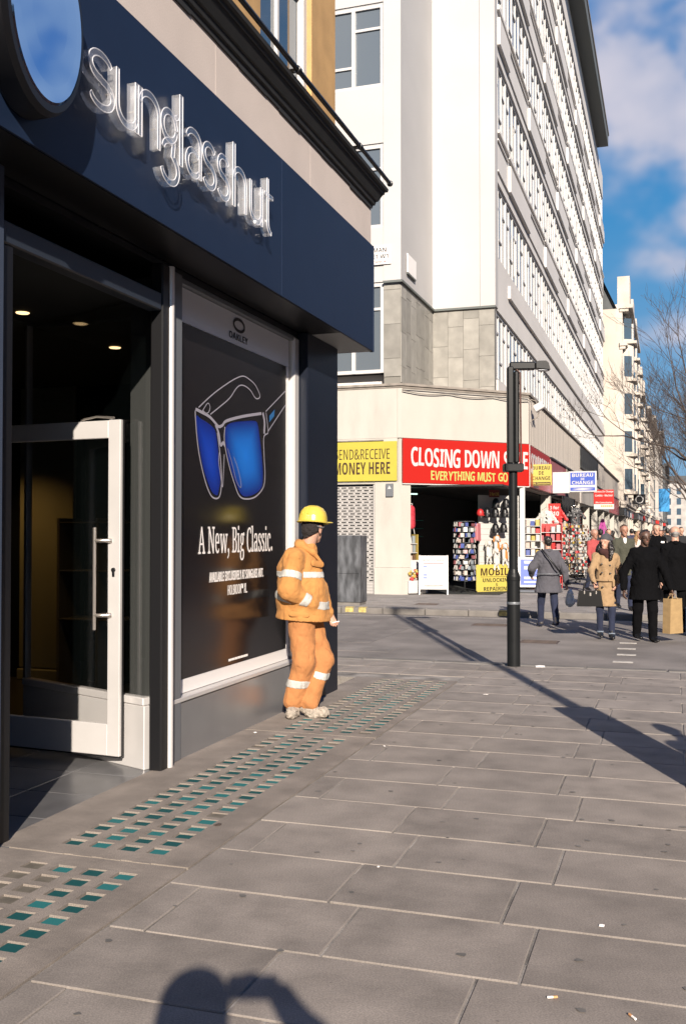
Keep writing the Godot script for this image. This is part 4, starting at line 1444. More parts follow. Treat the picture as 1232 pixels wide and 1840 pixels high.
# ------------------------------------------------------------------ shop signs
# hand drawn lettering: every letter a piece of its own, a little crooked
func loose_words(s: String, m: Material, parent: Node3D, at: Vector3, height: float, width: float, wob := 0.05, f: Font = null, depth := 0.012) -> void:
	var fo: Font = f if f else font("Droid Sans", true)
	var xs := []
	var x := 0.0
	var ms := []
	var hh := 0.0
	for c in s:
		if c == " ":
			x += 0.22
			continue
		var t := TextMesh.new()
		t.text = c
		t.font = fo
		t.font_size = 64
		t.pixel_size = 0.01
		t.depth = 0.01
		t.curve_step = 2.0
		var b := t.get_aabb()
		xs.append(x - b.position.x)
		x += b.size.x + 0.055
		hh = maxf(hh, b.size.y)
		ms.append(t)
	x -= 0.055
	var sx := width / x
	var sy := height / hh
	for i in ms.size():
		var o := MeshInstance3D.new()
		o.name = "letter"
		o.mesh = ms[i]
		o.material_override = m
		parent.add_child(o, true)
		var b: AABB = ms[i].get_aabb()
		var k := 1.0 + rng.randf_range(-wob, wob)
		o.basis = Basis(Vector3.BACK, rng.randf_range(-wob, wob)) * Basis.from_scale(Vector3(sx * 1.06, sy * k, depth / 0.01))
		o.position = at + Vector3(-width / 2 + xs[i] * sx, -(b.position.y + b.size.y / 2) * sy * k + rng.randf_range(-wob, wob) * height * 0.5, 0)

func make_signs() -> void:
	var st := stt()
	# yellow money sign on the side street front
	var y := thing("shop_sign", "yellow board with brown lettering about sending and receiving money above the shutter", "sign", Vector3(-7.70, 3.455, -24.89))
	cbx(st, Vector3(-1.1, -0.515, 0.0), Vector3(0.97, 0.515, 0.05), 0.008)
	part("board", st, M.yellow, y)
	words("SEND&RECEIVE", M.brown_print, y, Vector3(0.03, 0.19, 0.052), 0.27, 1.50, font("Droid Sans"), 0.004)
	words("MONEY HERE", M.brown_print, y, Vector3(0.03, -0.175, 0.052), 0.32, 1.52, null, 0.004)
	st = stt()
	bx(st, Vector3(-1.15, 0.53, 0.0), Vector3(0.6, 0.56, 0.06))
	part("batten", st, M.lead, y)
	# red closing down sign across the splayed corner
	var r := thing("shop_sign", "red CLOSING DOWN SALE board across the splayed shop corner", "sign", CHB + Vector3(0, 2.88, 0), PI / 4)
	st = stt()
	cbx(st, Vector3(0.02, 0.0, 0.0), Vector3(4.05, 1.16, 0.07), 0.012)
	part("board", st, M.red, r)
	loose_words("CLOSING DOWN SALE", M.white_print, r, Vector3(2.12, 0.69, 0.072), 0.50, 3.72, 0.055)
	loose_words("EVERYTHING MUST GO", M.lime_print, r, Vector3(2.08, 0.22, 0.072), 0.25, 2.44, 0.06)
	st = stt()
	bx(st, Vector3(0.02, -0.03, 0.0), Vector3(4.05, -0.003, 0.05))
	part("trim", st, M.white_print, r)
	# boards along the street front
	var d := thing("shop_sign", "red SOUVENIRS board round the corner from the sale sign", "sign", Vector3(-3.80, 2.88, -27.86), PI / 2)
	st = stt()
	cbx(st, Vector3(0.0, 0.0, 0.0), Vector3(4.9, 1.16, 0.06), 0.012)
	part("board", st, M.red, d)
	st = stt()
	cbx(st, Vector3(-0.05, -0.01, 0.0), Vector3(-0.003, 1.17, 0.08), 0.006)
	part("trim", st, M.white_print, d)
	loose_words("SOUVENIRS", M.white_print, d, Vector3(2.5, 0.66, 0.062), 0.62, 4.2, 0.05)
	var long := [[-32.85, -37.9, M.red_faded, "faded pink shop fascia board beyond the red souvenir sign"], [-38.3, -43.6, M.lead, "brown shop fascia board behind the blue money sign"], [-44.3, -54.0, M.greystone, "pale grey shop fascia board above the red money sign"], [-54.6, -65.0, M.greystone, "far grey shop fascia board below the black mural panel"], [-65.5, -77.0, M.red, "farthest red shop fascia board along the office block"]]
	for q in long:
		var f := thing("shop_sign", q[3], "sign", Vector3(-3.80, 2.88, q[0]), PI / 2)
		st = stt()
		cbx(st, Vector3(0, 0, 0), Vector3(q[0] - q[1], 1.12, 0.07), 0.012)
		part("board", st, q[2], f)
		st = stt()
		bx(st, Vector3(0, 1.13, 0.0), Vector3(q[0] - q[1], 1.18, 0.12))
		part("trim", st, M.dark_metal, f)
	var mu := thing("mural_panel", "black and white picture panel on the ribbed wall over the shops", "panel", Vector3(-3.755, 4.15, -44.0), PI / 2)
	st = stt()
	cbx(st, Vector3(0, 0.25, 0), Vector3(10.5, 1.2, 0.05), 0.01)
	part("board", st, surf(lin(0.12, 0.12, 0.115), 0.6, {"amp": 0.95, "scale": 0.9, "seed": 120, "power": 2.2}), mu)
	# projecting signs, all facing the side street
	hang_sign("yellow BUREAU DE CHANGE sign jutting from the corner shop", Vector3(-3.51, 3.24, -28.6), 0.58, 0.60, M.pale_yellow, M.brown_print, 0)
	hang_sign("washed-out white and lilac money sign behind the yellow one", Vector3(-3.47, 3.25, -33.5), 0.56, 0.70, M.white_print, mk(lin(0.5, 0.5, 0.68), 0.5), 1)
	hang_sign("blue and white BUREAU DE CHANGE sign jutting over the pavement", Vector3(-3.06, 3.45, -37.0), 0.99, 0.76, M.white_print, M.white_print, 2)
	hang_sign("red Bureau De Change sign hanging lowest over the pavement", Vector3(-2.82, 3.05, -45.0), 0.86, 0.86, M.white_print, M.white_print, 3)
	hang_sign("round black and white pub sign on the far shop fronts", Vector3(-2.35, 4.15, -80.0), 0.9, 0.8, M.black, M.white_print, 4)
	hang_sign("plain bright blue banner far down the street", Vector3(-0.75, 5.0, -110.0), 1.1, 2.4, mk(lin(0.02, 0.22, 0.50), 0.5), M.white_print, 5)
	var al := thing("alarm_box", "small grey alarm box with white triangle on the pier", "alarm", Vector3(-6.93, 2.70, -24.89))
	st = stt()
	cbx(st, Vector3(-0.10, -0.17, 0), Vector3(0.10, 0.17, 0.05), 0.01)
	part("case", st, M.grey_frame, al)
	st = stt()
	plate(st, PackedVector2Array([Vector2(-0.05, 0.03), Vector2(0.05, 0.03), Vector2(0.0, 0.12)]), 0.003, Transform3D(Basis(), Vector3(0, 0, 0.051)))
	part("emblem", st, M.white_print, al)

func hang_sign(label: String, at: Vector3, w: float, h: float, m: Material, ink: Material, kind: int) -> void:
	var s := thing("projecting_sign", label, "sign", at)
	var st := stt()
	cbx(st, Vector3(-w / 2, -h / 2, -0.08), Vector3(w / 2, h / 2, 0.0), 0.012)
	part("box", st, m, s)
	st = stt()
	for k in [-0.35, 0.35]:
		tube(st, [Vector3(-w / 2, h * k, -0.04), Vector3(-3.84 - at.x, h * k, -0.04)], 0.018, -1, 6)
	part("bracket", st, M.dark_metal, s)
	match kind:
		0:
			words("BUREAU", ink, s, Vector3(0, 0.20, 0.001), 0.105, 0.49)
			words("DE", ink, s, Vector3(0, 0.055, 0.001), 0.105, 0.14)
			words("CHANGE", ink, s, Vector3(0, -0.095, 0.001), 0.105, 0.50)
			st = stt()
			bx(st, Vector3(-0.26, -0.285, 0.0005), Vector3(0.26, -0.205, 0.003))
			part("strip", st, ink, s)
			words("0% Commission", M.pale_yellow, s, Vector3(0, -0.245, 0.0035), 0.055, 0.47, null, 0.002)
		1:
			words("BUREAU", ink, s, Vector3(0, 0.22, 0.001), 0.10, 0.48)
			words("DE", ink, s, Vector3(0, 0.07, 0.001), 0.09, 0.13)
			words("CHANGE", ink, s, Vector3(0, -0.08, 0.001), 0.10, 0.48)
			st = stt()
			bx(st, Vector3(-0.24, -0.26, 0.0005), Vector3(0.24, -0.2, 0.003))
			part("strip", st, ink, s)
		2:
			st = stt()
			bx(st, Vector3(-w * 0.44, -0.12, 0.0005), Vector3(w * 0.44, h * 0.43, 0.004))
			bx(st, Vector3(-w * 0.44, -h * 0.43, 0.0005), Vector3(w * 0.44, -0.21, 0.004))
			part("strip", st, M.blue, s)
			words("BUREAU", ink, s, Vector3(0, 0.235, 0.0045), 0.125, 0.74)
			words("DE", ink, s, Vector3(0, 0.095, 0.0045), 0.085, 0.13)
			words("CHANGE", ink, s, Vector3(0, -0.035, 0.0045), 0.125, 0.76)
			st = stt()
			plate(st, PackedVector2Array([Vector2(-0.4, -0.27), Vector2(0, -0.235), Vector2(0.4, -0.27), Vector2(0, -0.305)]), 0.002, Transform3D(Basis(), Vector3(0, 0, 0.0045)))
			part("arrow", st, ink, s)
		3:
			st = stt()
			bx(st, Vector3(-w / 2, -0.20, 0.0005), Vector3(w / 2, h / 2, 0.004))
			part("strip", st, M.red, s)
			words("Bureau De Change", ink, s, Vector3(0, 0.34, 0.0045), 0.11, 0.80)
			words("Cambio - Wechsel", ink, s, Vector3(0, 0.18, 0.0045), 0.10, 0.74)
			words("0% Commission", ink, s, Vector3(0, -0.13, 0.0045), 0.08, 0.7)
			st = stt()
			for i in 6:
				bx(st, Vector3(-0.12 + i * 0.085, -0.33, 0.0005), Vector3(-0.06 + i * 0.085, -0.25, 0.003))
			part("print", st, mk(lin(0.7, 0.25, 0.04), 0.5), s)
		4:
			st = stt()
			for q in [[0, 120], [120, 240], [240, 360]]:
				plate(st, stroke(arc2(Vector2.ZERO, 0.27, 0.27, q[0], q[1], 10), 0.07), 0.004, Transform3D(Basis(), Vector3(0, 0, 0.001)))
			part("ring", st, ink, s)

# ------------------------------------------------------------------ what the souvenir shop puts out
var PAL := []

func make_goods() -> void:
	for c in [[0.62, 0.03, 0.03], [0.70, 0.66, 0.62], [0.72, 0.70, 0.66], [0.10, 0.14, 0.42], [0.62, 0.45, 0.10], [0.16, 0.09, 0.05], [0.50, 0.16, 0.18], [0.30, 0.34, 0.36], [0.66, 0.55, 0.48], [0.20, 0.35, 0.12], [0.68, 0.62, 0.55], [0.03, 0.03, 0.035]]:
		PAL.append(mk(lin(c[0] * 0.6, c[1] * 0.6, c[2] * 0.6), 0.45))
	var turn := PI / 4
	var st := stt()
	# white display wall with hats and toy dogs
	var w := thing("display_wall", "white slatted display wall at the right of the shop opening", "display", cpos(2.5, 0, -0.12), turn)
	st = stt()
	bx(st, Vector3(0.0, 0.02, -0.06), Vector3(1.32, 2.62, -0.012))
	part("board", st, M.pegboard, w)
	for i in 17:
		st = stt()
		cbx(st, Vector3(0.0, 0.03 + i * 0.152, -0.012), Vector3(1.32, 0.172 + i * 0.152, 0.0), 0.003)
		part("slat", st, M.pegboard, w)
	var hats := [[2.89, 2.39, "nearest the price tag in the top row"], [3.22, 2.39, "at the outer end of the top row"], [2.60, 2.13, "at the inner end of the middle row"], [2.87, 2.13, "in the centre of the middle row"], [3.18, 2.13, "at the outer end of the middle row"], [2.87, 1.71, "at the inner end of the lowest row"], [3.14, 1.72, "at the outer end of the lowest row"]]
	for h in hats:
		helmet(cpos(h[0], h[1] - 0.12, 0.02), turn, "black toy police helmet " + h[2])
	var dogs := [[2.66, 1.20, 0, "white toy dog with dark nose hanging at the inner edge of the display"], [2.92, 1.33, 1, "brown and white toy dog hanging highest on the display"], [3.18, 1.12, 1, "brown-backed toy dog hanging lower on the display"], [2.90, 1.0, 0, "white toy dog hanging just over the yellow mobile board"], [3.36, 1.05, 0, "white toy dog hanging beside the black post"]]
	for d in dogs:
		toy_dog(cpos(d[0], d[1], 0.06), turn, d[2], d[3])
	var t := thing("price_tag", "dark red price tag reading 2 for £10 above the helmets", "tag", cpos(2.9, 2.66, 0.02), turn)
	st = stt()
	cbx(st, Vector3(-0.17, -0.10, -0.01), Vector3(0.17, 0.10, 0.0), 0.003)
	part("card", st, mk(lin(0.14, 0.015, 0.015), 0.5), t)
	words("2 for £10", M.pale_yellow, t, Vector3(0, -0.01, 0.001), 0.09, 0.29, null, 0.002)
	# yellow mobile sign
	var mo := thing("mobile_sign", "yellow MOBILE UNLOCKING & REPAIRING board standing on the pavement", "sign", cpos(2.86, 0, 0.10), turn)
	st = stt()
	cbx(st, Vector3(-0.60, 0.0, -0.03), Vector3(0.72, 0.74, 0.0), 0.012)
	part("board", st, M.pale_yellow, mo)
	words("MOBILE", M.brown_print, mo, Vector3(0.06, 0.545, 0.001), 0.20, 1.05)
	st = stt()
	bx(st, Vector3(-0.47, 0.405, 0.0005), Vector3(0.58, 0.415, 0.003))
	part("rule", st, M.brown_print, mo)
	words("UNLOCKING", M.black_print, mo, Vector3(0.06, 0.32, 0.001), 0.105, 0.92)
	words("&", M.black_print, mo, Vector3(0.06, 0.20, 0.001), 0.085, 0.0, font("Droid Sans"))
	words("REPAIRING", M.black_print, mo, Vector3(0.06, 0.085, 0.001), 0.105, 0.86)
	# postcard carousel
	carousel(cpos(1.95, 0, 0.0), 0.30, 1.9, "postcard carousel on castors in the shop doorway", 11, 0.115, [1, 2, 10, 8, 6, 7, 2, 3], "rack")
	# boards
	a_board(Vector3(-5.85, 0, -25.20), 0.22, "white money exchange A-board with small dark print on the pavement", 0)
	var lb := thing("leaning_board", "blank white board leaning behind the A-board", "board", Vector3(-6.27, 0, -25.32), 0.9)
	st = stt()
	cbx(st, Vector3(-0.3, 0.02, -0.01), Vector3(0.3, 0.9, 0.01), 0.005, Transform3D(Basis(Vector3.RIGHT, -0.22), Vector3.ZERO))
	part("panel", st, M.white_print, lb)
	a_board(Vector3(-3.58, 0, -27.03), 0.12, "blue and white pavement board with rounded frame beside the corner post", 1)
	# backpack
	var bp := thing("backpack", "red patterned backpack hanging inside the shop opening", "backpack", cpos(0.36, 1.78, -0.12), turn)
	part("bag", nets([[Vector3(0, 0.05, 0), Vector3(0, 0.42, 0), 0.13, 0.12, Vector3.BACK, 0.6], [Vector3(0, 0.0, 0.05), Vector3(0, 0.16, 0.06), 0.09, 0.08, Vector3.BACK, 0.6]], 0.016, 0.04), surf(lin(0.50, 0.03, 0.05), 0.7, {"amp": 0.6, "scale": 4.0, "seed": 122}), bp)
	st = stt()
	tube(st, [Vector3(-0.03, 0.5, 0.0), Vector3(-0.02, 0.58, 0.02), Vector3(0.03, 0.58, 0.02), Vector3(0.03, 0.5, 0)], 0.012, -1, 6)
	tube(st, [Vector3(0.06, -0.02, 0.02), Vector3(0.08, -0.14, 0.03), Vector3(0.10, -0.22, 0.02)], 0.010, -1, 6)
	part("strap", st, M.white_print, bp)
	# shelves of small goods inside the opening
	shelf_stand(cpos(0.35, 0, -0.55), turn, 0.75, 1.55, 6, "tiered stand of small goods just inside the shop opening", [4, 7, 8, 2, 5], 0.10)
	var bin := thing("goods_bin", "white bin of yellow and red packets by the pier", "bin", cpos(0.42, 0, -0.08), turn)
	st = stt()
	cbx(st, Vector3(-0.26, 0.02, -0.2), Vector3(0.26, 0.36, 0.2), 0.02)
	part("tub", st, M.white_print, bin)
	var pk := stt()
	cbx(pk, Vector3(-0.045, -0.03, -0.05), Vector3(0.045, 0.03, 0.05), 0.015)
	var pkm := pk.commit()
	for i in 40:
		var q := part("packet", pkm, PAL[[4, 4, 0, 2, 8][i % 5]], bin, Vector3(rng.randf_range(-0.22, 0.22), 0.40 + 0.065 * int(i / 10.0), rng.randf_range(-0.14, 0.18)))
		q.rotation = Vector3(rng.randf(), rng.randf() * 3.0, rng.randf())
	# hanging soft goods by the opening
	cloth_thing("red_cap", "red cap on the edge of the helmet display", "cap", cpos(2.38, 2.12, 0.06), turn, 0)
	cloth_thing("towel", "pink patterned towel hanging behind the postcards", "towel", cpos(2.36, 1.62, 0.0), turn, 1)
	# interior shelves and strip lights
	for i in 3:
		var sh := thing("wall_shelf", ["upper", "middle", "lower"][i] + " green lit glass shelf deep inside the shop", "shelf", cpos(1.6, 1.95 - 0.24 * i, -3.0), turn)
		st = stt()
		bx(st, Vector3(-1.7, 0, -0.15), Vector3(0.8, 0.02, 0.15))
		part("glass", st, mk(lin(0.05, 0.25, 0.19), 0.3), sh)
		st = stt()
		bx(st, Vector3(-0.5, -0.24, -0.14), Vector3(-0.47, -0.001, -0.11))
		part("bracket", st, M.grey_frame, sh)
	var tb := thing("strip_light", "white fluorescent strip light inside the shop by the pier", "light", cpos(0.5, 2.62, -0.7), turn)
	st = stt()
	cbx(st, Vector3(-0.4, 0, -0.03), Vector3(0.4, 0.035, 0.03), 0.008)
	var em := mk(Color(0.9, 1, 0.95), 0.5)
	em.emission_enabled = true
	em.emission = Color(0.85, 1.0, 0.92)
	em.emission_energy_multiplier = 0.8
	part("light_tube", st, em, tb)
	var tl := OmniLight3D.new()
	tl.name = "strip_glow"
	tb.add_child(tl)
	tl.position = Vector3(0, -0.08, 0.0)
	tl.light_energy = 0.06
	tl.light_color = Color(0.8, 1.0, 0.9)
	tl.light_size = 0.2
	tl.shadow_enabled = true
	# goods along the street front
	shelf_stand(Vector3(-4.0, 0, -28.35), 0.25, 0.95, 2.0, 9, "white shelf stand of boxed souvenirs beside the corner post", [1, 2, 4, 0, 3, 8, 10], 0.13)
	shelf_stand(Vector3(-3.36, 0, -29.3), 0.3, 0.62, 1.86, 7, "red and white souvenir stand behind the woman in grey", [0, 0, 1, 2, 6, 2], 0.13)
	carousel(Vector3(-3.28, 0, -31.2), 0.30, 1.9, "tall carousel of magnets and key rings behind the walkers", 14, 0.09, [4, 5, 0, 8, 6, 11, 2], "rack")
	carousel(Vector3(-2.86, 0, -32.6), 0.34, 1.85, "crowded sunglasses carousel next to the woman in the trench coat", 15, 0.08, [5, 4, 11, 8, 0, 5, 2], "rack")
	carousel(Vector3(-2.95, 0, -35.5), 0.28, 1.7, "smaller white carousel farther along the shop fronts", 12, 0.10, [1, 2, 7, 11, 1], "rack")
	shelf_stand(Vector3(-3.4, 0, -36.4), 0.3, 0.8, 1.5, 6, "low stand of caps and cards below the blue sign", [1, 2, 7, 0, 10, 11], 0.14)
	for q in [["red top hanging under the blue sign", Vector3(-3.45, 2.15, -38.5), 0], ["dark patterned top hanging above the sunglasses carousel", Vector3(-3.3, 2.1, -36.8), 11], ["magenta top hanging below the red sign", Vector3(-2.95, 1.7, -46.2), 6], ["red and white top hanging at the shop edge", Vector3(-3.6, 2.0, -33.4), 0], ["white top hanging behind the red price card", Vector3(-3.75, 1.9, -31.8), 2]]:
		shirt(q[1], q[0], PAL[q[2]] if q[2] != 6 else mk(lin(0.30, 0.04, 0.20), 0.8), q[2] == 6)
	var pc := thing("price_card", "red price card with white figures above the souvenir stands", "card", Vector3(-3.52, 2.28, -32.0), 0.1)
	st = stt()
	cbx(st, Vector3(-0.19, -0.24, -0.008), Vector3(0.19, 0.24, 0.0), 0.003)
	part("card", st, M.red, pc)
	words("3 for", M.white_print, pc, Vector3(0, 0.11, 0.001), 0.11, 0.28)
	words("£10", M.white_print, pc, Vector3(0, -0.08, 0.001), 0.14, 0.28)
	var aw := thing("awning", "black scalloped awning over the second shop front", "awning", Vector3(-3.7, 2.84, -36.0))
	st = stt()
	for i in 8:
		plate(st, PackedVector2Array([Vector2(0, 0), Vector2(0.55, 0), Vector2(0.5, -0.3), Vector2(0.28, -0.46 - 0.1 * (i % 2)), Vector2(0.06, -0.3)]), 0.02, Transform3D(Basis(Vector3.UP, PI / 2), Vector3(0.25, 0, 2.4 - i * 0.57)))
	bx(st, Vector3(-0.1, -0.02, -2.4), Vector3(0.26, 0.0, 2.4))
	part("canopy", st, mk(lin(0.012, 0.012, 0.013), 0.9), aw)

func cpos(s: float, y: float, off: float) -> Vector3:
	return CHB + Vector3(1, 0, -1) * (s / sqrt(2.0)) + Vector3(1, 0, 1) * (off / sqrt(2.0)) + Vector3(0, y, 0)

func helmet(at: Vector3, turn: float, label: String) -> void:
	var h := thing("toy_helmet", label, "helmet", at, turn, "toy helmets on the display wall")
	if not T.has("helmet"):
		var st := stt()
		lathe(st, [Vector2(0.135, 0.0), Vector2(0.125, 0.02), Vector2(0.11, 0.03), Vector2(0.108, 0.12), Vector2(0.09, 0.20), Vector2(0.055, 0.25), Vector2(0.02, 0.265), Vector2(0.0, 0.267)], 18, Transform3D(Basis.from_scale(Vector3(1, 1, 0.8)), Vector3(0, 0, 0.09)))
		T.helmet = st.commit()
		st = stt()
		lathe(st, [Vector2(0.0, 0.012), Vector2(0.02, 0.010), Vector2(0.026, 0.0)], 8, Transform3D(Basis(Vector3.RIGHT, PI / 2), Vector3(0, 0.10, 0.175)))
		T.badge = st.commit()
	part("dome", T.helmet, M.black, h)
	part("badge", T.badge, M.steel, h)

func toy_dog(at: Vector3, turn: float, kind: int, label: String) -> void:
	var d := thing("toy_dog", label, "toy", at, turn, "toy dogs on the display wall")
	var key := "dog%d" % kind
	if not T.has(key):
		T[key] = nets([[Vector3(0, -0.02, 0), Vector3(0, -0.24, 0.02), 0.06, 0.075], [Vector3(0, 0.09, 0.03), Vector3(0, 0.12, 0.05), 0.065, 0.07], [Vector3(0, 0.08, 0.08), Vector3(0, 0.06, 0.13), 0.038, 0.03], [Vector3(-0.05, -0.05, 0.03), Vector3(-0.075, -0.22, 0.07), 0.025, 0.022], [Vector3(0.05, -0.05, 0.03), Vector3(0.075, -0.22, 0.07), 0.025, 0.022], [Vector3(-0.04, -0.26, 0.03), Vector3(-0.07, -0.40, 0.06), 0.028, 0.026], [Vector3(0.04, -0.26, 0.03), Vector3(0.07, -0.40, 0.06), 0.028, 0.026]], 0.014, 0.03)
		T["ears"] = nets([[Vector3(-0.07, 0.15, 0.03), Vector3(-0.10, 0.04, 0.04), 0.022, 0.028], [Vector3(0.07, 0.15, 0.03), Vector3(0.10, 0.04, 0.04), 0.022, 0.028]], 0.012, 0.01)
		T["saddle"] = nets([[Vector3(0.03, -0.02, 0.0), Vector3(0.03, -0.2, 0.03), 0.065, 0.075], [Vector3(0.02, 0.16, 0.05), Vector3(0.03, 0.13, 0.05), 0.05, 0.06]], 0.014, 0.03)
	part("body", T[key], mk(lin(0.44, 0.42, 0.39), 0.9), d)
	var brown := mk(lin(0.36, 0.14, 0.03), 0.9)
	part("ears", T["ears"], brown if kind else mk(lin(0.40, 0.37, 0.33), 0.9), d)
	if kind:
		part("brown_patch", T["saddle"], brown, d)
	var st := stt()
	lathe(st, [Vector2(0, -0.014), Vector2(0.014, 0.0), Vector2(0.0, 0.014)], 8, Transform3D(Basis(), Vector3(0, 0.075, 0.155)))
	part("nose", st, M.black, d)

func carousel(at: Vector3, r: float, h: float, label: String, rows: int, card: float, pal: Array, cat: String) -> void:
	var c := thing("carousel_rack", label, cat, at, 0.3)
	var st := stt()
	tube(st, [Vector3(0, 0.08, 0), Vector3(0, h, 0)], 0.018, -1, 8)
	part("pole", st, M.dark_metal, c)
	st = stt()
	for k in 4:
		var a := TAU * k / 4.0 + 0.4
		var d := Vector3(cos(a), 0, sin(a)) * r * 1.05
		tube(st, [Vector3(0, 0.11, 0), d * 0.6 + Vector3(0, 0.09, 0), d + Vector3(0, 0.06, 0)], 0.014, -1, 6)
		lathe(st, [Vector2(0.0, -0.012), Vector2(0.028, -0.012), Vector2(0.028, 0.012), Vector2(0.0, 0.012)], 10, Transform3D(Basis(Vector3.RIGHT, PI / 2).rotated(Vector3.UP, a), d + Vector3(0, 0.03, 0)))
	part("base", st, M.black, c)
	st = stt()
	var y0 := 0.32
	for i in rows + 1:
		var y := y0 + (h - y0) * i / rows
		var ring := []
		for k in 13:
			ring.append(Vector3(cos(TAU * k / 12.0) * r * 0.9, y, sin(TAU * k / 12.0) * r * 0.9))
		tube(st, ring, 0.004, -1, 4, false)
	part("wire_frame", st, M.grey_frame, c)
	var cm := stt()
	cbx(cm, Vector3(-card * 0.46, 0.0, -0.006), Vector3(card * 0.46, (h - y0) / rows * 0.86, 0.006), 0.002)
	var mesh := cm.commit()
	for i in rows:
		for k in 10:
			var a := TAU * (k + 0.5 * (i % 2)) / 10.0
			var dir := Vector3(cos(a), 0, sin(a))
			if rng.randf() < 0.08:
				continue
			var q := part("card", mesh, PAL[pal[rng.randi() % pal.size()]], c, dir * r * 0.97 + Vector3(0, y0 + (h - y0) * i / rows + 0.01, 0))
			q.basis = Basis(Vector3.UP, PI / 2 - a + rng.randf_range(-0.15, 0.15)) * Basis(Vector3.RIGHT, rng.randf_range(-0.25, 0.05)) * Basis.from_scale(Vector3(rng.randf_range(0.7, 1.05), rng.randf_range(0.65, 1.0), 1))

func shelf_stand(at: Vector3, turn: float, w: float, h: float, rows: int, label: String, pal: Array, size: float) -> void:
	var c := thing("display_stand", label, "stand", at, turn)
	var st := stt()
	bx(st, Vector3(-w / 2, 0.0, -0.22), Vector3(w / 2, h, -0.19))
	for s in [-w / 2 - 0.02, w / 2]:
		bx(st, Vector3(s, 0.0, -0.22), Vector3(s + 0.02, h, 0.16))
	part("back_panel", st, PAL[pal[0]], c)
	var bm := []
	for i in 3:
		var b := stt()
		cbx(b, Vector3(-size * 0.44, 0, -0.05), Vector3(size * 0.44, (h / rows) * [0.78, 0.6, 0.7][i], 0.05), 0.008)
		bm.append(b.commit())
	for r in rows:
		var y := 0.12 + (h - 0.12) * r / rows
		st = stt()
		bx(st, Vector3(-w / 2, y - 0.015, -0.188), Vector3(w / 2, y, 0.14))
		part("shelf", st, M.white_print, c)
		var n := int(w / size)
		for k in n:
			if rng.randf() < 0.1:
				continue
			var q := part("box", bm[rng.randi() % 3], PAL[pal[rng.randi() % pal.size()]], c, Vector3(-w / 2 + (k + 0.5) * w / n, y + 0.002, rng.randf_range(0.0, 0.07)))
			q.rotation.y = rng.randf_range(-0.25, 0.25)

func a_board(at: Vector3, turn: float, label: String, kind: int) -> void:
	var b := thing("pavement_board", label, "sign", at, turn)
	var h := 1.02 if kind == 0 else 0.95
	var w := 0.36 if kind == 0 else 0.34
	var lean := Transform3D(Basis(Vector3.RIGHT, -0.17), Vector3(0, 0, 0.17))
	var st := stt()
	cbx(st, Vector3(-w, 0.14, -0.012), Vector3(w, h, 0.012), 0.006, lean)
	part("front_panel", st, M.white_print, b)
	st = stt()
	cbx(st, Vector3(-w, 0.14, -0.012), Vector3(w, h, 0.012), 0.006, Transform3D(Basis(Vector3.RIGHT, 0.17), Vector3(0, 0, -0.17)))
	part("back_panel", st, M.white_print, b)
	for s in [-1, 1]:
		for f in [-1.0, 1.0]:
			st = stt()
			cbx(st, Vector3(s * w - 0.02, 0.0, -0.014), Vector3(s * w + 0.02, h + 0.01, 0.014), 0.005, Transform3D(Basis(Vector3.RIGHT, -0.17 * f), Vector3(0, 0, 0.17 * f)))
			part("leg", st, M.white_print if kind == 0 else M.bright_alu, b)
	var face := Node3D.new()
	face.name = "print"
	b.add_child(face)
	face.transform = lean
	if kind == 0:
		words("MONEY EXCHANGE", M.black_print, face, Vector3(0, 0.90, 0.013), 0.055, 0.54, null, 0.002)
		st = stt()
		bx(st, Vector3(-0.26, 0.80, 0.0125), Vector3(0.26, 0.825, 0.014))
		part("rule", st, M.red_faded, face)
		st = stt()
		for i in 6:
			if i in [1, 2, 5]:
				bx(st, Vector3(-0.26, 0.34 + i * 0.075, 0.0125), Vector3(-0.16, 0.39 + i * 0.075, 0.015))
			for k in 3:
				bx(st, Vector3(-0.10 + k * 0.11, 0.355 + i * 0.075, 0.0125), Vector3(-0.03 + k * 0.11, 0.373 + i * 0.075, 0.015))
		part("print_rows", st, M.blue, face)
		st = stt()
		bx(st, Vector3(-0.24, 0.24, 0.0125), Vector3(0.24, 0.262, 0.015))
		bx(st, Vector3(-0.20, 0.195, 0.0125), Vector3(0.20, 0.215, 0.015))
		part("print_rows", st, M.black_print, face)
	else:
		st = stt()
		cbx(st, Vector3(-w + 0.05, 0.20, 0.012), Vector3(w - 0.05, h - 0.06, 0.016), 0.002)
		part("panel", st, M.blue, face)
		st = stt()
		for q in [[0.78, 0.85], [0.62, 0.70], [0.36, 0.42], [0.26, 0.30]]:
			bx(st, Vector3(-0.2, q[0], 0.0165), Vector3(0.22, q[1], 0.018))
		part("print_rows", st, M.white_print, face)
		var ft := thing("board_base", "grey weighted base under the blue pavement board", "base", at + Vector3(0, 0.0, 0.02), turn)
		st = stt()
		cbx(st, Vector3(-0.36, 0.0, -0.3), Vector3(0.36, 0.07, 0.42), 0.03)
		part("weight", st, M.grey_frame, ft)

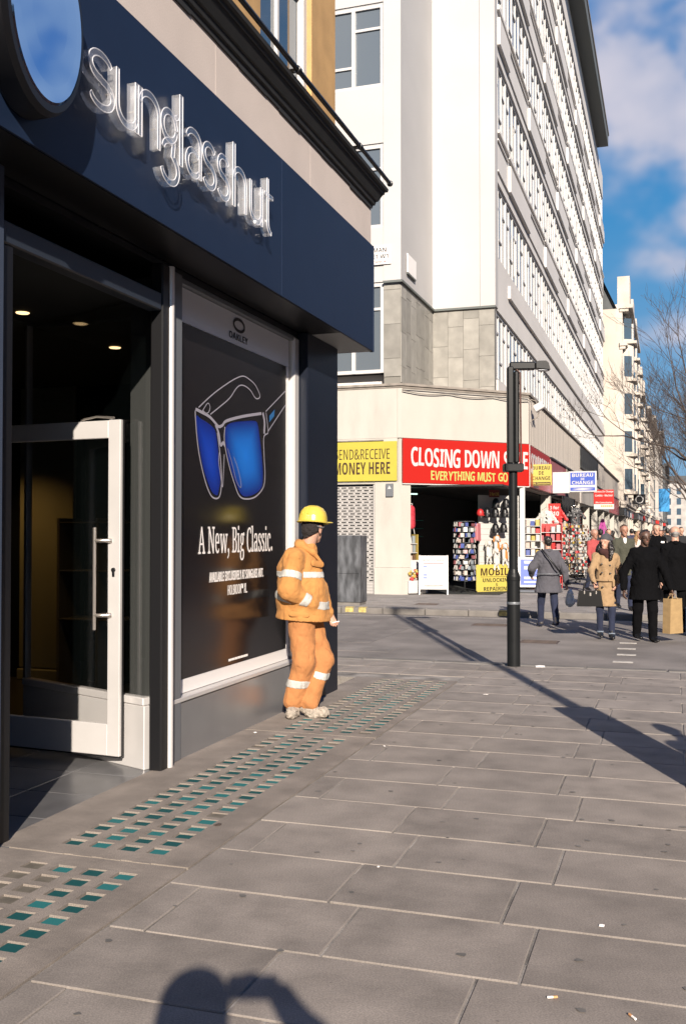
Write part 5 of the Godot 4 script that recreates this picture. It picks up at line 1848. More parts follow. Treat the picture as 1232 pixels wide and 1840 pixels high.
func cloth_thing(called: String, label: String, cat: String, at: Vector3, turn: float, kind: int) -> void:
	var c := thing(called, label, cat, at, turn)
	if kind == 0:
		part("crown", nets([[Vector3(0, 0, 0.05), Vector3(0, 0.03, 0.05), 0.10, 0.09], [Vector3(0.04, -0.06, 0.12), Vector3(-0.06, -0.06, 0.12), 0.05, 0.05, Vector3.UP, 0.3]], 0.014, 0.03), PAL[0], c)
	else:
		part("fabric", nets([[Vector3(-0.07, 0.2, 0), Vector3(-0.07, -0.22, 0), 0.035, 0.045, Vector3.BACK, 0.5], [Vector3(0.0, 0.2, 0.02), Vector3(0.0, -0.2, 0.02), 0.035, 0.045, Vector3.BACK, 0.5], [Vector3(0.07, 0.2, 0), Vector3(0.07, -0.22, 0), 0.035, 0.045, Vector3.BACK, 0.5]], 0.014, 0.02), PAL[6], c)

func shirt(at: Vector3, label: String, m: Material, slim := false) -> void:
	var c := thing("hanging_shirt", label, "clothing", at, rng.randf_range(-0.3, 0.3))
	part("fabric", nets([[Vector3(0, 0.25, 0), Vector3(0, -0.35, 0), 0.19, 0.22, Vector3.BACK, 0.25], [Vector3(-0.16, 0.28, 0), Vector3(-0.33, 0.02, 0), 0.08, 0.08, Vector3.BACK, 0.4], [Vector3(0.16, 0.28, 0), Vector3(0.33, 0.02, 0), 0.08, 0.08, Vector3.BACK, 0.4]], 0.022, 0.05, {"folds": 0.03, "fold_freq": 6.0}), m, c)
	var st := stt()
	tube(st, [Vector3(-0.15, 0.4, 0), Vector3(0, 0.50, 0), Vector3(0.15, 0.4, 0)], 0.006, -1, 5)
	tube(st, [Vector3(0, 0.50, 0), Vector3(0, 0.62, 0)], 0.004, -1, 5)
	part("hanger", st, M.steel, c)
	if slim:
		c.scale = Vector3(0.45, 1.3, 0.6)

# ------------------------------------------------------------------ the rest of the street
func make_far_street() -> void:
	# beyond the office block, same side
	street_house("pale stone mansion block with slate roof and bay windows beyond the office", -3.45, -78.0, -98.0, 18.6, M.beige, M.portland, 5, 5, 3.3, true)
	street_house("lower stone and red brick building with dark slate roof farther along", -3.1, -98.3, -116.0, 14.6, M.redbrick, M.portland, 4, 4, 3.6, true)
	street_house("narrow pale stone building with steep gable past the red brick one", -2.9, -116.3, -132.0, 15.5, M.portland, M.portland, 4, 4, 1.0, false)
	street_house("cream terrace building with plain cornice well down the street", -2.6, -132.3, -160.0, 16.2, M.greystone, M.portland, 4, 7, 1.2, false)
	street_house("dark slate roofed building near the end of the street", -1.9, -160.3, -205.0, 17.0, M.slate, M.greystone, 5, 9, 2.5, false)
	street_house("far grey building on the near side of the vista's end", -1.2, -206.0, -290.0, 15.0, M.greystone, M.slate, 4, 12, 1.0, false)
	end_house("distant slate grey building closing the street", -60, 60, -330, 17.0)
	# across the road, outside the picture: what the windows and the poster mirror
	var labels := ["stone shop terrace across the road opposite the eyewear shop", "brick shop terrace across the road opposite the side street", "stone office terrace across the road facing the souvenir shops", "long terrace across the road facing the far houses"]
	var zs := [30.0, -6.0, -40.0, -75.0, -118.0]
	for i in 4:
		opposite_house(labels[i], 15.0, zs[i], zs[i + 1] + 0.3, [12.5, 13.5, 14.5, 13.5][i], [M.greystone, M.redbrick, M.beige, M.greystone][i])

func street_house(label: String, x: float, z0: float, z1: float, h: float, wall: Material, trim: Material, floors: int, bays: int, roof: float, gable: bool) -> void:
	var o := thing("street_building", label, "building", Vector3(x - 6, 0, (z0 + z1) / 2), 0.0, "buildings down the street")
	wbox("wall", o, Vector3(x - 14, -0.02, z1), Vector3(x - 0.5, h, z0), wall)
	var step := (z0 - z1) / bays
	var fh := (h - 4.2) / floors
	var st := stt()
	# front wall around the window openings
	bx(st, Vector3(x - 0.5, 3.6, z1), Vector3(x, 4.2 + fh * 0.22, z0))
	for f in floors:
		var y0 := 4.2 + fh * (f + 0.22)
		var y1 := 4.2 + fh * (f + 0.80)
		for b in bays + 1:
			var za := z0 - step * (b - 0.27) if b > 0 else z0
			var zb := z0 - step * (b + 0.27) if b < bays else z1
			if b == 0:
				za = z0
			bx(st, Vector3(x - 0.5, y0, zb), Vector3(x, y1, za))
		bx(st, Vector3(x - 0.5, y1, z1), Vector3(x, minf(h, 4.2 + fh * (f + 1.22)), z0))
	wpart("front_wall", st, trim, o)
	for f in floors:
		var y0 := 4.2 + fh * (f + 0.22)
		var y1 := 4.2 + fh * (f + 0.80)
		for b in bays:
			var zc := z0 - step * (b + 0.5)
			var w := step * 0.23
			var wm := stt()
			bx(wm, Vector3(x - 0.32, y0, zc - w), Vector3(x - 0.28, y1, zc + w))
			var g := wpart("window", wm, M.dark_glass, o)
			wm = stt()
			bx(wm, Vector3(x - 0.27, (y0 + y1) / 2 - 0.04, zc - w), Vector3(x - 0.22, (y0 + y1) / 2 + 0.04, zc + w))
			bx(wm, Vector3(x - 0.05, y0 - 0.14, zc - w - 0.15), Vector3(x + 0.16, y0 - 0.003, zc + w + 0.15))
			bx(wm, Vector3(x - 0.05, y1 + 0.003, zc - w - 0.2), Vector3(x + 0.2, y1 + 0.16, zc + w + 0.2))
			wpart("frame", wm, trim, g)
	# cornices
	for y in [[3.5, 0.35], [h - fh - 0.2, 0.35], [h - 0.25, 0.75]]:
		var c := stt()
		bx(c, Vector3(x - 0.2, y[0], z1), Vector3(x + y[1] * 0.6, y[0] + 0.22, z0 + 0.1))
		bx(c, Vector3(x - 0.2, y[0] + 0.222, z1), Vector3(x + y[1], y[0] + 0.5, z0 + 0.2))
		wpart("cornice", c, trim, o)
	if gable:     # a stack of bay windows standing out of the front
		for b in range(0, bays, 2):
			var zc := z0 - step * (b + 0.5)
			var by := stt()
			prism(by, [Vector3(x - 0.1, 0, zc + step * 0.34), Vector3(x + 0.75, 0, zc + step * 0.2), Vector3(x + 0.75, 0, zc - step * 0.2), Vector3(x - 0.1, 0, zc - step * 0.34)], 4.6, h - 1.0)
			var bay := wpart("bay", by, trim, o)
			for f in floors:
				var y0 := 4.2 + fh * (f + 0.24)
				var wm := stt()
				bx(wm, Vector3(x + 0.751, y0, zc - step * 0.13), Vector3(x + 0.76, y0 + fh * 0.55, zc + step * 0.13))
				var n := Vector3(0.14 * step, 0, 0.85).normalized()
				var a := Vector3(x - 0.1, y0, zc + step * 0.34)
				var e := Vector3(x + 0.75, y0, zc + step * 0.2)
				var q0 := a.lerp(e, 0.2) + n * 0.01
				var q1 := a.lerp(e, 0.85) + n * 0.01
				quad(wm, q0, q1, q1 + Vector3(0, fh * 0.55, 0), q0 + Vector3(0, fh * 0.55, 0), n)
				wpart("window", wm, M.dark_glass, bay)
				var lm := stt()
				bx(lm, Vector3(x, y0 - 0.35, zc - step * 0.3), Vector3(x + 1.0, y0 - 0.15, zc + step * 0.3))
				wpart("ledge", lm, trim, bay)
			var pk := stt()
			prism(pk, [Vector3(x - 0.4, 0, zc + step * 0.3), Vector3(x + 0.5, 0, zc + step * 0.3), Vector3(x + 0.5, 0, zc - step * 0.3), Vector3(x - 0.4, 0, zc - step * 0.3)], h, h + roof * 0.8)
			wpart("dormer", pk, trim, o)
	# mansard
	var r := stt()
	var k := roof * 0.45
	quad(r, Vector3(x - 0.4, h, z0), Vector3(x - 0.4, h, z1), Vector3(x - 0.4 - k, h + roof, z1), Vector3(x - 0.4 - k, h + roof, z0), Vector3(0.9, 0.4, 0).normalized())
	quad(r, Vector3(x - 0.4 - k, h + roof, z0), Vector3(x - 0.4 - k, h + roof, z1), Vector3(x - 14, h + roof, z1), Vector3(x - 14, h + roof, z0), Vector3.UP)
	quad(r, Vector3(x - 0.4, h, z0 - 0.4), Vector3(x - 0.4 - k, h + roof, z0 - 0.4), Vector3(x - 14, h + roof, z0 - 0.4), Vector3(x - 14, h, z0 - 0.4), Vector3.BACK)
	quad(r, Vector3(x - 0.4, h, z1), Vector3(x - 0.4 - k, h + roof, z1), Vector3(x - 14, h + roof, z1), Vector3(x - 14, h, z1), Vector3.FORWARD)
	wpart("roof", r, M.slate, o)
	var cs := stt()
	bx(cs, Vector3(x - 2.2, h, z1 + 0.2), Vector3(x - 0.6, h + roof + 1.2, z1 + 1.2))
	wpart("chimney", cs, trim, o)
	# shop fronts
	for b in bays:
		var za := z0 - step * b
		var s := stt()
		bx(s, Vector3(x - 0.5, -0.02, za - step + 0.01), Vector3(x - 0.02, 3.6, za - step + 0.45))
		wpart("shop_pier", s, trim, o)
		s = stt()
		bx(s, Vector3(x - 0.45, 0.5, za - step + 0.46), Vector3(x - 0.40, 2.9, za - 0.02))
		wpart("shop_window", s, M.dark_glass, o)
		s = stt()
		bx(s, Vector3(x - 0.45, 2.91, za - step + 0.46), Vector3(x + 0.05, 3.49, za - 0.02))
		wpart("shop_fascia", s, [M.red, M.black, M.greystone, M.navy, M.white_print][(b + int(h * 10)) % 5], o)

func end_house(label: String, x0: float, x1: float, z: float, h: float) -> void:
	var o := thing("street_building", label, "building", Vector3((x0 + x1) / 2, 0, z - 4), 0.0, "buildings down the street")
	wbox("wall", o, Vector3(x0, -0.02, z - 8), Vector3(x1, h, z), M.greystone)
	for f in 4:
		for b in 40:
			var x := x0 + 1.5 + b * (x1 - x0) / 40.0
			wbox("window", o, Vector3(x, 4 + f * 3.2, z + 0.01), Vector3(x + 1.3, 6 + f * 3.2, z + 0.05), M.dark_glass)
	wbox("roof", o, Vector3(x0, h, z - 8), Vector3(x1, h + 2.5, z - 1), M.slate)

func opposite_house(label: String, x: float, z0: float, z1: float, h: float, m: Material) -> void:
	var o := thing("opposite_building", label, "building", Vector3(x + 5, 0, (z0 + z1) / 2), 0.0, "buildings across the road")
	wbox("wall", o, Vector3(x, -0.14, z1), Vector3(x + 10, h, z0), m)
	var n := int((z0 - z1) / 3.4)
	var st := stt()
	cbx(st, Vector3(-0.06, 0, -0.75), Vector3(-0.01, 1.9, 0.75), 0.01)
	var mesh := st.commit()
	for f in 3:
		for b in n:
			var w := part("window", mesh, M.dark_glass, o)
			w.position = Vector3(x, 4.6 + f * 3.0, z0 - (b + 0.5) * (z0 - z1) / n) - o.position
	wbox("shop_front", o, Vector3(x - 0.1, 0.2, z1 + 0.5), Vector3(x - 0.002, 3.4, z0 - 0.5), M.dark_glass)
	wbox("cornice", o, Vector3(x - 0.5, h - 0.6, z1), Vector3(x - 0.003, h, z0), M.portland)
	wbox("roof", o, Vector3(x, h + 0.002, z1), Vector3(x + 10, h + 0.4, z0), M.slate)

# ------------------------------------------------------------------ bare street trees
func make_trees() -> void:
	tree(Vector3(2.5, -0.02, -47.0), 13.0, 11, "bare winter tree with fine spreading twigs at the near end of the street")
	tree(Vector3(1.9, -0.02, -68.0), 13.5, 12, "second bare winter tree half hidden behind the nearest one")
	tree(Vector3(2.2, -0.02, -96.0), 15.0, 13, "farthest bare winter tree in front of the street's end")

func tree(at: Vector3, h: float, sd: int, label: String) -> void:
	var t := thing("bare_tree", label, "tree", at, 0.0, "bare street trees")
	var r := RandomNumberGenerator.new()
	r.seed = sd
	var tr := stt()
	var fork := h * 0.24
	tube(tr, [Vector3.ZERO, Vector3(0.03, fork * 0.3, 0), Vector3(-0.04, fork * 0.7, 0.03), Vector3(0, fork, 0)], 0.22, 0.15, 10)
	part("trunk", tr, M.bark, t)
	var cr := stt()
	for i in 6:
		var a := TAU * i / 6.0 + r.randf_range(-0.3, 0.3)
		var up := r.randf_range(0.9, 2.2) if i % 2 else r.randf_range(0.5, 1.0)
		grow(cr, Vector3(0, fork * r.randf_range(0.82, 1.0), 0), Vector3(cos(a), up, sin(a)).normalized(), h * 0.27, 0.095, 0, r)
	grow(cr, Vector3(0, fork, 0), Vector3(0.05, 1, 0).normalized(), h * 0.29, 0.12, 0, r)
	part("crown", cr, M.bark, t)

func grow(st: SurfaceTool, p: Vector3, d: Vector3, l: float, rad: float, lvl: int, r: RandomNumberGenerator) -> void:
	var n := 4 if lvl < 3 else 3
	var pts := [p]
	var q := p
	var dd := d
	for i in n:
		dd = (dd + Vector3(r.randfn(0, 0.16), r.randfn(0.07, 0.1), r.randfn(0, 0.16))).normalized()
		q += dd * l / n
		pts.append(q)
	tube(st, pts, rad, rad * 0.55, 6 if lvl < 2 else (4 if lvl < 4 else 3), false)
	if lvl >= 5:
		return
	var kids: int = [3, 3, 4, 4, 4][lvl]
	for k in kids:
		var at: Vector3 = pts[clampi(n - (k % (n - 1)), 1, n)] if k > 0 else q
		var side := Vector3(r.randfn(), r.randfn(), r.randfn())
		side = (side - dd * side.dot(dd)).normalized()
		var nd := (dd * (1.0 if k else 1.6) + side * r.randf_range(0.5, 0.95) + Vector3(0, 0.18, 0)).normalized()
		grow(st, at, nd, l * r.randf_range(0.58, 0.78), maxf(rad * (0.5 if k else 0.55), 0.006), lvl + 1, r)

# ------------------------------------------------------------------ street furniture
func make_furniture() -> void:
	var p := thing("lamp_post", "black post with square upper case and short lamp arm at the kerb", "post", Vector3(-1.81, 0, -12.02))
	var st := stt()
	lathe(st, [Vector2(0.079, 0.0), Vector2(0.079, 1.02), Vector2(0.083, 1.03), Vector2(0.083, 1.07), Vector2(0.066, 1.12), Vector2(0.056, 1.16)], 20)
	part("base_sleeve", st, M.post_black, p)
	st = stt()
	lathe(st, [Vector2(0.054, 1.12), Vector2(0.052, 2.36)], 18)
	part("shaft", st, M.post_black, p)
	st = stt()
	lathe(st, [Vector2(0.0805, 0.74), Vector2(0.082, 0.755), Vector2(0.0805, 0.77)], 20)
	part("band", st, M.grey_frame, p)
	st = stt()
	cbx(st, Vector3(-0.115, 2.33, -0.09), Vector3(0.115, 2.43, 0.09), 0.012, Transform3D(Basis(Vector3.UP, YAW), Vector3.ZERO))
	part("clamp", st, M.post_black, p)
	st = stt()
	var xf := Transform3D(Basis(Vector3.UP, YAW), Vector3.ZERO)
	cbx(st, Vector3(-0.068, 2.431, -0.06), Vector3(0.004, 3.60, 0.06), 0.012, xf)
	cbx(st, Vector3(0.006, 2.431, -0.065), Vector3(0.070, 3.55, 0.065), 0.02, xf)
	part("case", st, M.post_black, p)
	st = stt()
	tube(st, [Vector3(0.10, 2.40, 0.02), Vector3(0.092, 3.52, 0.02), Vector3(0.05, 3.56, 0.02)], 0.011, -1, 8)
	part("conduit", st, surf(lin(0.08, 0.03, 0.02), 0.6, {"amp": 0.4, "scale": 3.0, "seed": 84}), p)
	var dir := Vector3(1, 0, -0.25).normalized()
	st = stt()
	cbx(st, Vector3(-0.04, 3.56, -0.05), Vector3(0.27, 3.655, 0.05), 0.015, Transform3D(Basis(Vector3.UP, 0.24), Vector3.ZERO))
	part("arm", st, M.post_black, p)
	st = stt()
	var ax := Transform3D(Basis(Vector3.UP, 0.24), Vector3.ZERO)
	plate(st, PackedVector2Array([Vector2(0.275, 3.575), Vector2(0.44, 3.555), Vector2(0.42, 3.635), Vector2(0.39, 3.66), Vector2(0.30, 3.66), Vector2(0.275, 3.645)]), 0.15, ax * Transform3D(Basis(), Vector3(0, 0, -0.075)))
	part("lamp_head", st, M.post_black, p)
	st = stt()
	bx(st, Vector3(0.30, 3.548, -0.055), Vector3(0.42, 3.556, 0.055), ax)
	part("lens", st, M.grey_frame, p)
	# grey cabinet on the far pavement
	var c := thing("utility_cabinet", "tall weathered grey cabinet on the far kerb in front of the shutter", "cabinet", Vector3(-7.05, 0, -21.15))
	st = stt()
	cbx(st, Vector3(-0.6, 0.06, -0.25), Vector3(0.56, 1.54, 0.25), 0.015)
	part("case", st, M.zinc, c)
	st = stt()
	bx(st, Vector3(-0.58, 0, -0.23), Vector3(0.54, 0.06, 0.23))
	part("plinth", st, M.kerb, c)
	st = stt()
	cbx(st, Vector3(-0.57, 0.7, 0.25), Vector3(0.53, 1.5, 0.262), 0.004)
	part("door", st, M.zinc, c)
	# covers and drains
	for q in [["iron_cover", "rusty iron service cover set in the far pavement", Vector3(-5.2, 0.0015, -21.75), 0.52, 0.42], ["drain_grate", "flat drain cover in the side road near the far kerb", Vector3(-3.24, -0.128, -18.6), 0.66, 0.42], ["drain_grate", "dark drain cover in the middle of the side road", Vector3(-2.0, -0.128, -15.97), 0.60, 0.45]]:
		var g := thing(q[0], q[1], "cover", q[2])
		st = stt()
		bx(st, Vector3(-q[3] / 2, -0.02, -q[4] / 2), Vector3(q[3] / 2, 0.001, q[4] / 2))
		part("frame", st, M.iron, g)
		for i in 7:
			st = stt()
			bx(st, Vector3(-q[3] / 2 + 0.03, 0.001, -q[4] / 2 + 0.02 + i * (q[4] - 0.04) / 7.0), Vector3(q[3] / 2 - 0.03, 0.006, -q[4] / 2 + (i + 0.7) * (q[4] - 0.04) / 7.0))
			part("bar", st, M.iron, g)
	# outside the picture, where the long shadows on the paving come from
	var lc := thing("lamp_column", "tall lamp column on the pavement beside the road", "post", Vector3(1.47, 0, -3.95))
	st = stt()
	lathe(st, [Vector2(0.10, 0), Vector2(0.10, 1.3), Vector2(0.075, 1.45), Vector2(0.06, 8.0)], 14)
	part("shaft", st, M.post_black, lc)
	st = stt()
	cbx(st, Vector3(-0.1, 7.95, -0.1), Vector3(0.55, 8.1, 0.1), 0.03)
	part("lamp_head", st, M.post_black, lc)
	var kc := thing("control_cabinet", "grey green control cabinet on the pavement beside the road", "cabinet", Vector3(0.50, 0, -6.14), deg_to_rad(23.2))
	st = stt()
	cbx(st, Vector3(-0.19, 0.0, -0.16), Vector3(0.19, 1.50, 0.16), 0.02)
	part("case", st, M.zinc, kc)
	st = stt()
	cbx(st, Vector3(-0.17, 0.1, 0.161), Vector3(0.17, 1.45, 0.17), 0.004)
	part("door", st, M.zinc, kc)

# ------------------------------------------------------------------ people
# joints live in axes seen from the camera: x to the right of the picture, y up, z towards the camera
func skeleton(h: float, face: float, stride := 0.0, look = null) -> Dictionary:
	var f := Vector3(sin(face), 0, cos(face))
	var l := Vector3(cos(face), 0, -sin(face))       # the person's own left
	var k := h / 1.75
	var j := {"h": h, "k": k, "f": f, "l": l, "hip": Vector3(0, 0.53 * h, 0), "chest": Vector3(0, 0.73 * h, 0) + f * 0.01, "neck": Vector3(0, 0.845 * h, 0)}
	var lk: float = face if look == null else look
	j.hf = Vector3(sin(lk), 0, cos(lk))
	j.hl = Vector3(cos(lk), 0, -sin(lk))
	j.head = Vector3(0, 0.932 * h, 0) + f * 0.03
	for s in [-1, 1]:
		var n := "l" if s > 0 else "r"
		var sw: float = stride * s
		j["hip_" + n] = j.hip + l * 0.095 * k * s
		j["knee_" + n] = j["hip_" + n] + Vector3(0, -0.245 * h, 0) + f * (sw * 0.5 + absf(sw) * 0.2)
		j["ankle_" + n] = Vector3(0, 0.05 * h + maxf(0.0, -sw) * 0.25, 0) + l * 0.085 * k * s + f * sw
		j["toe_" + n] = j["ankle_" + n] + f * 0.17 * k + Vector3(0, -0.028 * h + minf(0.0, sw) * 0.1, 0)
		j["sh_" + n] = Vector3(0, 0.795 * h, 0) + l * 0.158 * k * s
		j["el_" + n] = j["sh_" + n] + Vector3(0, -0.165 * h, 0) + l * 0.06 * s - f * sw * 0.25
		j["wr_" + n] = j["el_" + n] + Vector3(0, -0.14 * h, 0) + l * 0.01 * s + f * (0.10 - sw * 0.35)
	return j

func head_bones(j: Dictionary) -> Array:
	var c: Vector3 = j.head
	var f: Vector3 = j.hf
	var l: Vector3 = j.hl
	var u := Vector3.UP
	var k: float = j.k
	var b := [
		[c - f * 0.03 * k + u * 0.035 * k, c + f * 0.025 * k + u * 0.035 * k, 0.078 * k, 0.076 * k],
		[c + f * 0.02 * k + u * 0.0 * k, c + f * 0.045 * k - u * 0.05 * k, 0.066 * k, 0.05 * k],
		[c + f * 0.045 * k - u * 0.075 * k, c + f * 0.062 * k - u * 0.092 * k, 0.036 * k, 0.028 * k],
		[c + f * 0.092 * k + u * 0.012 * k, c + f * 0.112 * k - u * 0.028 * k, 0.009 * k, 0.014 * k],
		[c + f * 0.078 * k + u * 0.03 * k - l * 0.035 * k, c + f * 0.078 * k + u * 0.03 * k + l * 0.035 * k, 0.014 * k, 0.014 * k],
		[c - f * 0.02 * k - u * 0.05 * k, j.neck, 0.055 * k, 0.062 * k]]
	for s in [-1.0, 1.0]:
		b.append([c + l * 0.078 * k * s + u * 0.012 * k, c + l * 0.08 * k * s - u * 0.022 * k - f * 0.004, 0.024 * k, 0.017 * k, l, 0.4])
	return b

func hand_bones(w: Vector3, d: Vector3, n: Vector3, thumb: float, curl: float, k := 1.0) -> Array:
	d = d.normalized()
	n = (n - d * n.dot(d)).normalized()
	var s := d.cross(n) * thumb      # towards the thumb
	var b := [[w - d * 0.03, w + d * 0.03 * k, 0.028 * k, 0.030 * k, n, 0.6], [w + d * 0.03 * k, w + d * 0.085 * k, 0.034 * k, 0.037 * k, n, 0.42]]
	for i in 4:
		var len: float = [0.034, 0.038, 0.036, 0.028][i] * k
		var p := w + d * (0.092 - 0.004 * absf(i - 1.0)) * k + s * (0.028 - 0.0185 * i) * k
		var d1 := (d * cos(curl * 0.7) + n * sin(curl * 0.7)).normalized()
		var d2 := (d * cos(curl * 1.6) + n * sin(curl * 1.6)).normalized()
		b.append([p, p + d1 * len, 0.0095 * k, 0.0088 * k])
		b.append([p + d1 * len, p + d1 * len + d2 * len * 0.95, 0.0088 * k, 0.0075 * k])
	var t := w + d * 0.025 * k + s * 0.03 * k
	var t1 := t + (d * 0.7 + s * 0.6 + n * 0.35).normalized() * 0.042 * k
	b.append([t, t1, 0.0125 * k, 0.0105 * k])
	b.append([t1, t1 + (d * 0.9 + s * 0.05 + n * (0.3 + curl * 0.5)).normalized() * 0.03 * k, 0.0105 * k, 0.0085 * k])
	return b

func leg_bones(j: Dictionary, t := 1.0) -> Array:
	var k: float = j.k
	var b := [[j.hip_l, j.hip_r, 0.105 * k * t, 0.105 * k * t]]
	for n in ["l", "r"]:
		b.append([j["hip_" + n], j["knee_" + n], 0.092 * k * t, 0.066 * k * t])
		b.append([j["knee_" + n], j["ankle_" + n] - Vector3(0, 0.02, 0), 0.066 * k * t, 0.056 * k * t])
	return b

func person(at: Vector3, j: Dictionary, o: Dictionary) -> Node3D:
	var t := thing("person", o.label, "person", at, YAW, o.get("group", ""))
	var cell: float = o.get("cell", 0.015)
	var k: float = j.k
	var f: Vector3 = j.f
	var l: Vector3 = j.l
	var tor: float = o.get("bulk", 1.0)
	# the body itself: one mesh of head, neck, trunk and limbs
	var body := [[j.hip, j.chest, 0.11 * k, 0.115 * k], [j.chest, j.neck, 0.10 * k, 0.06 * k], [j.sh_l, j.sh_r, 0.05 * k, 0.05 * k]]
	for n in ["l", "r"]:
		body.append([j["sh_" + n], j["el_" + n], 0.045 * k, 0.036 * k])
		body.append([j["el_" + n], j["wr_" + n], 0.036 * k, 0.026 * k])
		body.append([j["hip_" + n], j["knee_" + n], 0.06 * k, 0.04 * k])
		body.append([j["knee_" + n], j["ankle_" + n], 0.04 * k, 0.03 * k])
		body.append([j["ankle_" + n], j["ankle_" + n].lerp(j["toe_" + n], 0.7), 0.026 * k, 0.016 * k])
	var am := ArrayMesh.new()
	nets_into(am, body, maxf(cell, 0.02), 0.04)
	nets_into(am, head_bones(j), cell * 0.5 if cell < 0.02 else cell * 0.7, 0.022 * k)
	if o.get("hands", true):
		for n in ["l", "r"]:
			var d: Vector3 = (j["wr_" + n] - j["el_" + n]).normalized()
			var nn: Vector3 = o.get("palm_" + n, -l if n == "l" else l)
			nets_into(am, hand_bones(j["wr_" + n], o.get("hand_" + n, d), nn, o.get("thumb_" + n, 1.0), o.get("curl_" + n, 0.55), k), minf(cell * 0.45, 0.009), 0.006)
	part("body", am, o.skin, t)
	# trousers
	if o.has("legs"):
		part("trousers", nets(leg_bones(j, o.get("leg_bulk", 1.12)), cell, 0.035, {"folds": o.get("leg_folds", 0.009), "fold_freq": 9.0, "seed": 5, "stretch": Vector3(1, 0.6, 1)}), o.legs, t)
	# shoes
	for n in ["l", "r"]:
		var a: Vector3 = j["ankle_" + n]
		var e: Vector3 = j["toe_" + n]
		var dn := Vector3(0, -0.034 * k, 0)
		part("shoe", nets([[a + dn * 0.6 - (e - a) * 0.22, a + dn * 0.6 + (e - a) * 0.3, 0.044 * k, 0.046 * k, Vector3.UP, 0.8], [a + dn * 0.5 + (e - a) * 0.3, e, 0.046 * k, 0.036 * k, Vector3.UP, 0.75], [a, a + Vector3(0, 0.05, 0), 0.05 * k, 0.05 * k]], minf(cell, 0.015), 0.02), o.get("shoes", M.black), t)
	# coat or jacket
	if o.has("coat"):
		var coat := [[j.hip + Vector3(0, 0.04, 0), j.chest, 0.160 * k * tor, 0.162 * k * tor, f, 0.80], [j.chest, Vector3(j.neck.x, j.neck.y - 0.03, j.neck.z), 0.16 * k * tor, 0.075 * k, f, 0.85], [j.sh_l, j.neck - Vector3(0, 0.03, 0), 0.066 * k * tor, 0.058 * k], [j.sh_r, j.neck - Vector3(0, 0.03, 0), 0.066 * k * tor, 0.058 * k]]
		for n in ["l", "r"]:
			coat.append([j["sh_" + n], j["el_" + n], 0.070 * k * tor, 0.058 * k * tor])
			coat.append([j["el_" + n], j["wr_" + n].lerp(j["el_" + n], 0.08), 0.062 * k * tor, 0.05 * k * tor])
		var hem: float = o.get("hem", 0.0)
		var clip := []
		if hem > 0.0:
			var w: float = o.get("flare", 0.20) * k * tor
			coat.append([j.hip + Vector3(0, 0.05, 0), Vector3(j.hip.x + o.get("hem_x", 0.0), hem - 0.15, j.hip.z), 0.165 * k * tor, w, f, 0.82])
			clip = [[Vector3(0, hem, 0), Vector3.DOWN]]
		var cm := nets(coat, cell, 0.045, {"folds": o.get("folds", 0.014), "fold_freq": 7.0, "seed": o.get("seed", 3), "stretch": Vector3(1, 0.7, 1), "clip": clip_hem(clip, j)})
		var c := part("coat", cm, o.coat, t)
		part("collar", nets([[j.neck - l * 0.055 * k + Vector3(0, 0.0, 0), j.neck + f * 0.05 * k + Vector3(0, -0.02, 0), 0.03 * k, 0.024 * k], [j.neck + l * 0.055 * k, j.neck + f * 0.05 * k + Vector3(0, -0.02, 0), 0.03 * k, 0.024 * k], [j.neck - l * 0.055 * k, j.neck - f * 0.055 * k, 0.03 * k, 0.032 * k], [j.neck + l * 0.055 * k, j.neck - f * 0.055 * k, 0.03 * k, 0.032 * k]], minf(cell, 0.014), 0.03), o.coat, c)
	# hair
	var c: Vector3 = j.head
	var hf: Vector3 = j.hf
	var u := Vector3.UP
	match o.get("hair", ""):
		"short":
			part("hair", nets([[c - hf * 0.038 * k + u * 0.045 * k, c + hf * 0.012 * k + u * 0.062 * k, 0.083 * k, 0.072 * k], [c - hf * 0.05 * k - u * 0.01 * k, c - hf * 0.045 * k - u * 0.045 * k, 0.065 * k, 0.05 * k]], minf(cell, 0.016) * 0.7, 0.03, {"folds": 0.012, "fold_freq": 22.0}), o.hair_mat, t)
		"thin":
			part("hair", nets([[c - hf * 0.06 * k + u * 0.0 * k, c - hf * 0.055 * k - u * 0.03 * k, 0.062 * k, 0.05 * k], [c - hf * 0.02 * k - j.hl * 0.055 * k, c - hf * 0.02 * k + j.hl * 0.055 * k, 0.034 * k, 0.034 * k]], minf(cell, 0.016) * 0.7, 0.03, {"folds": 0.008, "fold_freq": 22.0}), o.hair_mat, t)
		"long":
			var hb := [[c - hf * 0.035 * k + u * 0.045 * k, c + hf * 0.015 * k + u * 0.055 * k, 0.085 * k, 0.075 * k], [c - hf * 0.05 * k, c - hf * 0.06 * k - u * 0.22 * k, 0.085 * k, 0.075 * k]]
			for s in [-1.0, 1.0]:
				hb.append([c + j.hl * 0.075 * k * s + u * 0.02, c + j.hl * 0.115 * k * s - u * 0.12 * k + hf * 0.02, 0.04 * k, 0.058 * k])
				hb.append([c + j.hl * 0.115 * k * s - u * 0.12 * k + hf * 0.02, c + j.hl * 0.12 * k * s - u * 0.28 * k + hf * 0.06, 0.058 * k, 0.035 * k])
			part("hair", nets(hb, minf(cell, 0.016) * 0.8, 0.03, {"folds": 0.022, "fold_freq": 16.0, "stretch": Vector3(1, 0.5, 1)}), o.hair_mat, t)
	if o.get("hat", "") == "beanie":
		part("beanie", nets([[c - hf * 0.045 * k + u * 0.055 * k, c + hf * 0.015 * k + u * 0.062 * k, 0.092 * k, 0.086 * k], [c - hf * 0.06 * k + u * 0.10 * k, c - hf * 0.03 * k + u * 0.12 * k, 0.05 * k, 0.04 * k]], minf(cell, 0.016) * 0.7, 0.03, {"clip": [[c + u * 0.03 * k + hf * 0.05 * k, Vector3(hf.x * 0.25, -1, hf.z * 0.25).normalized()]]}), o.hat_mat, t)
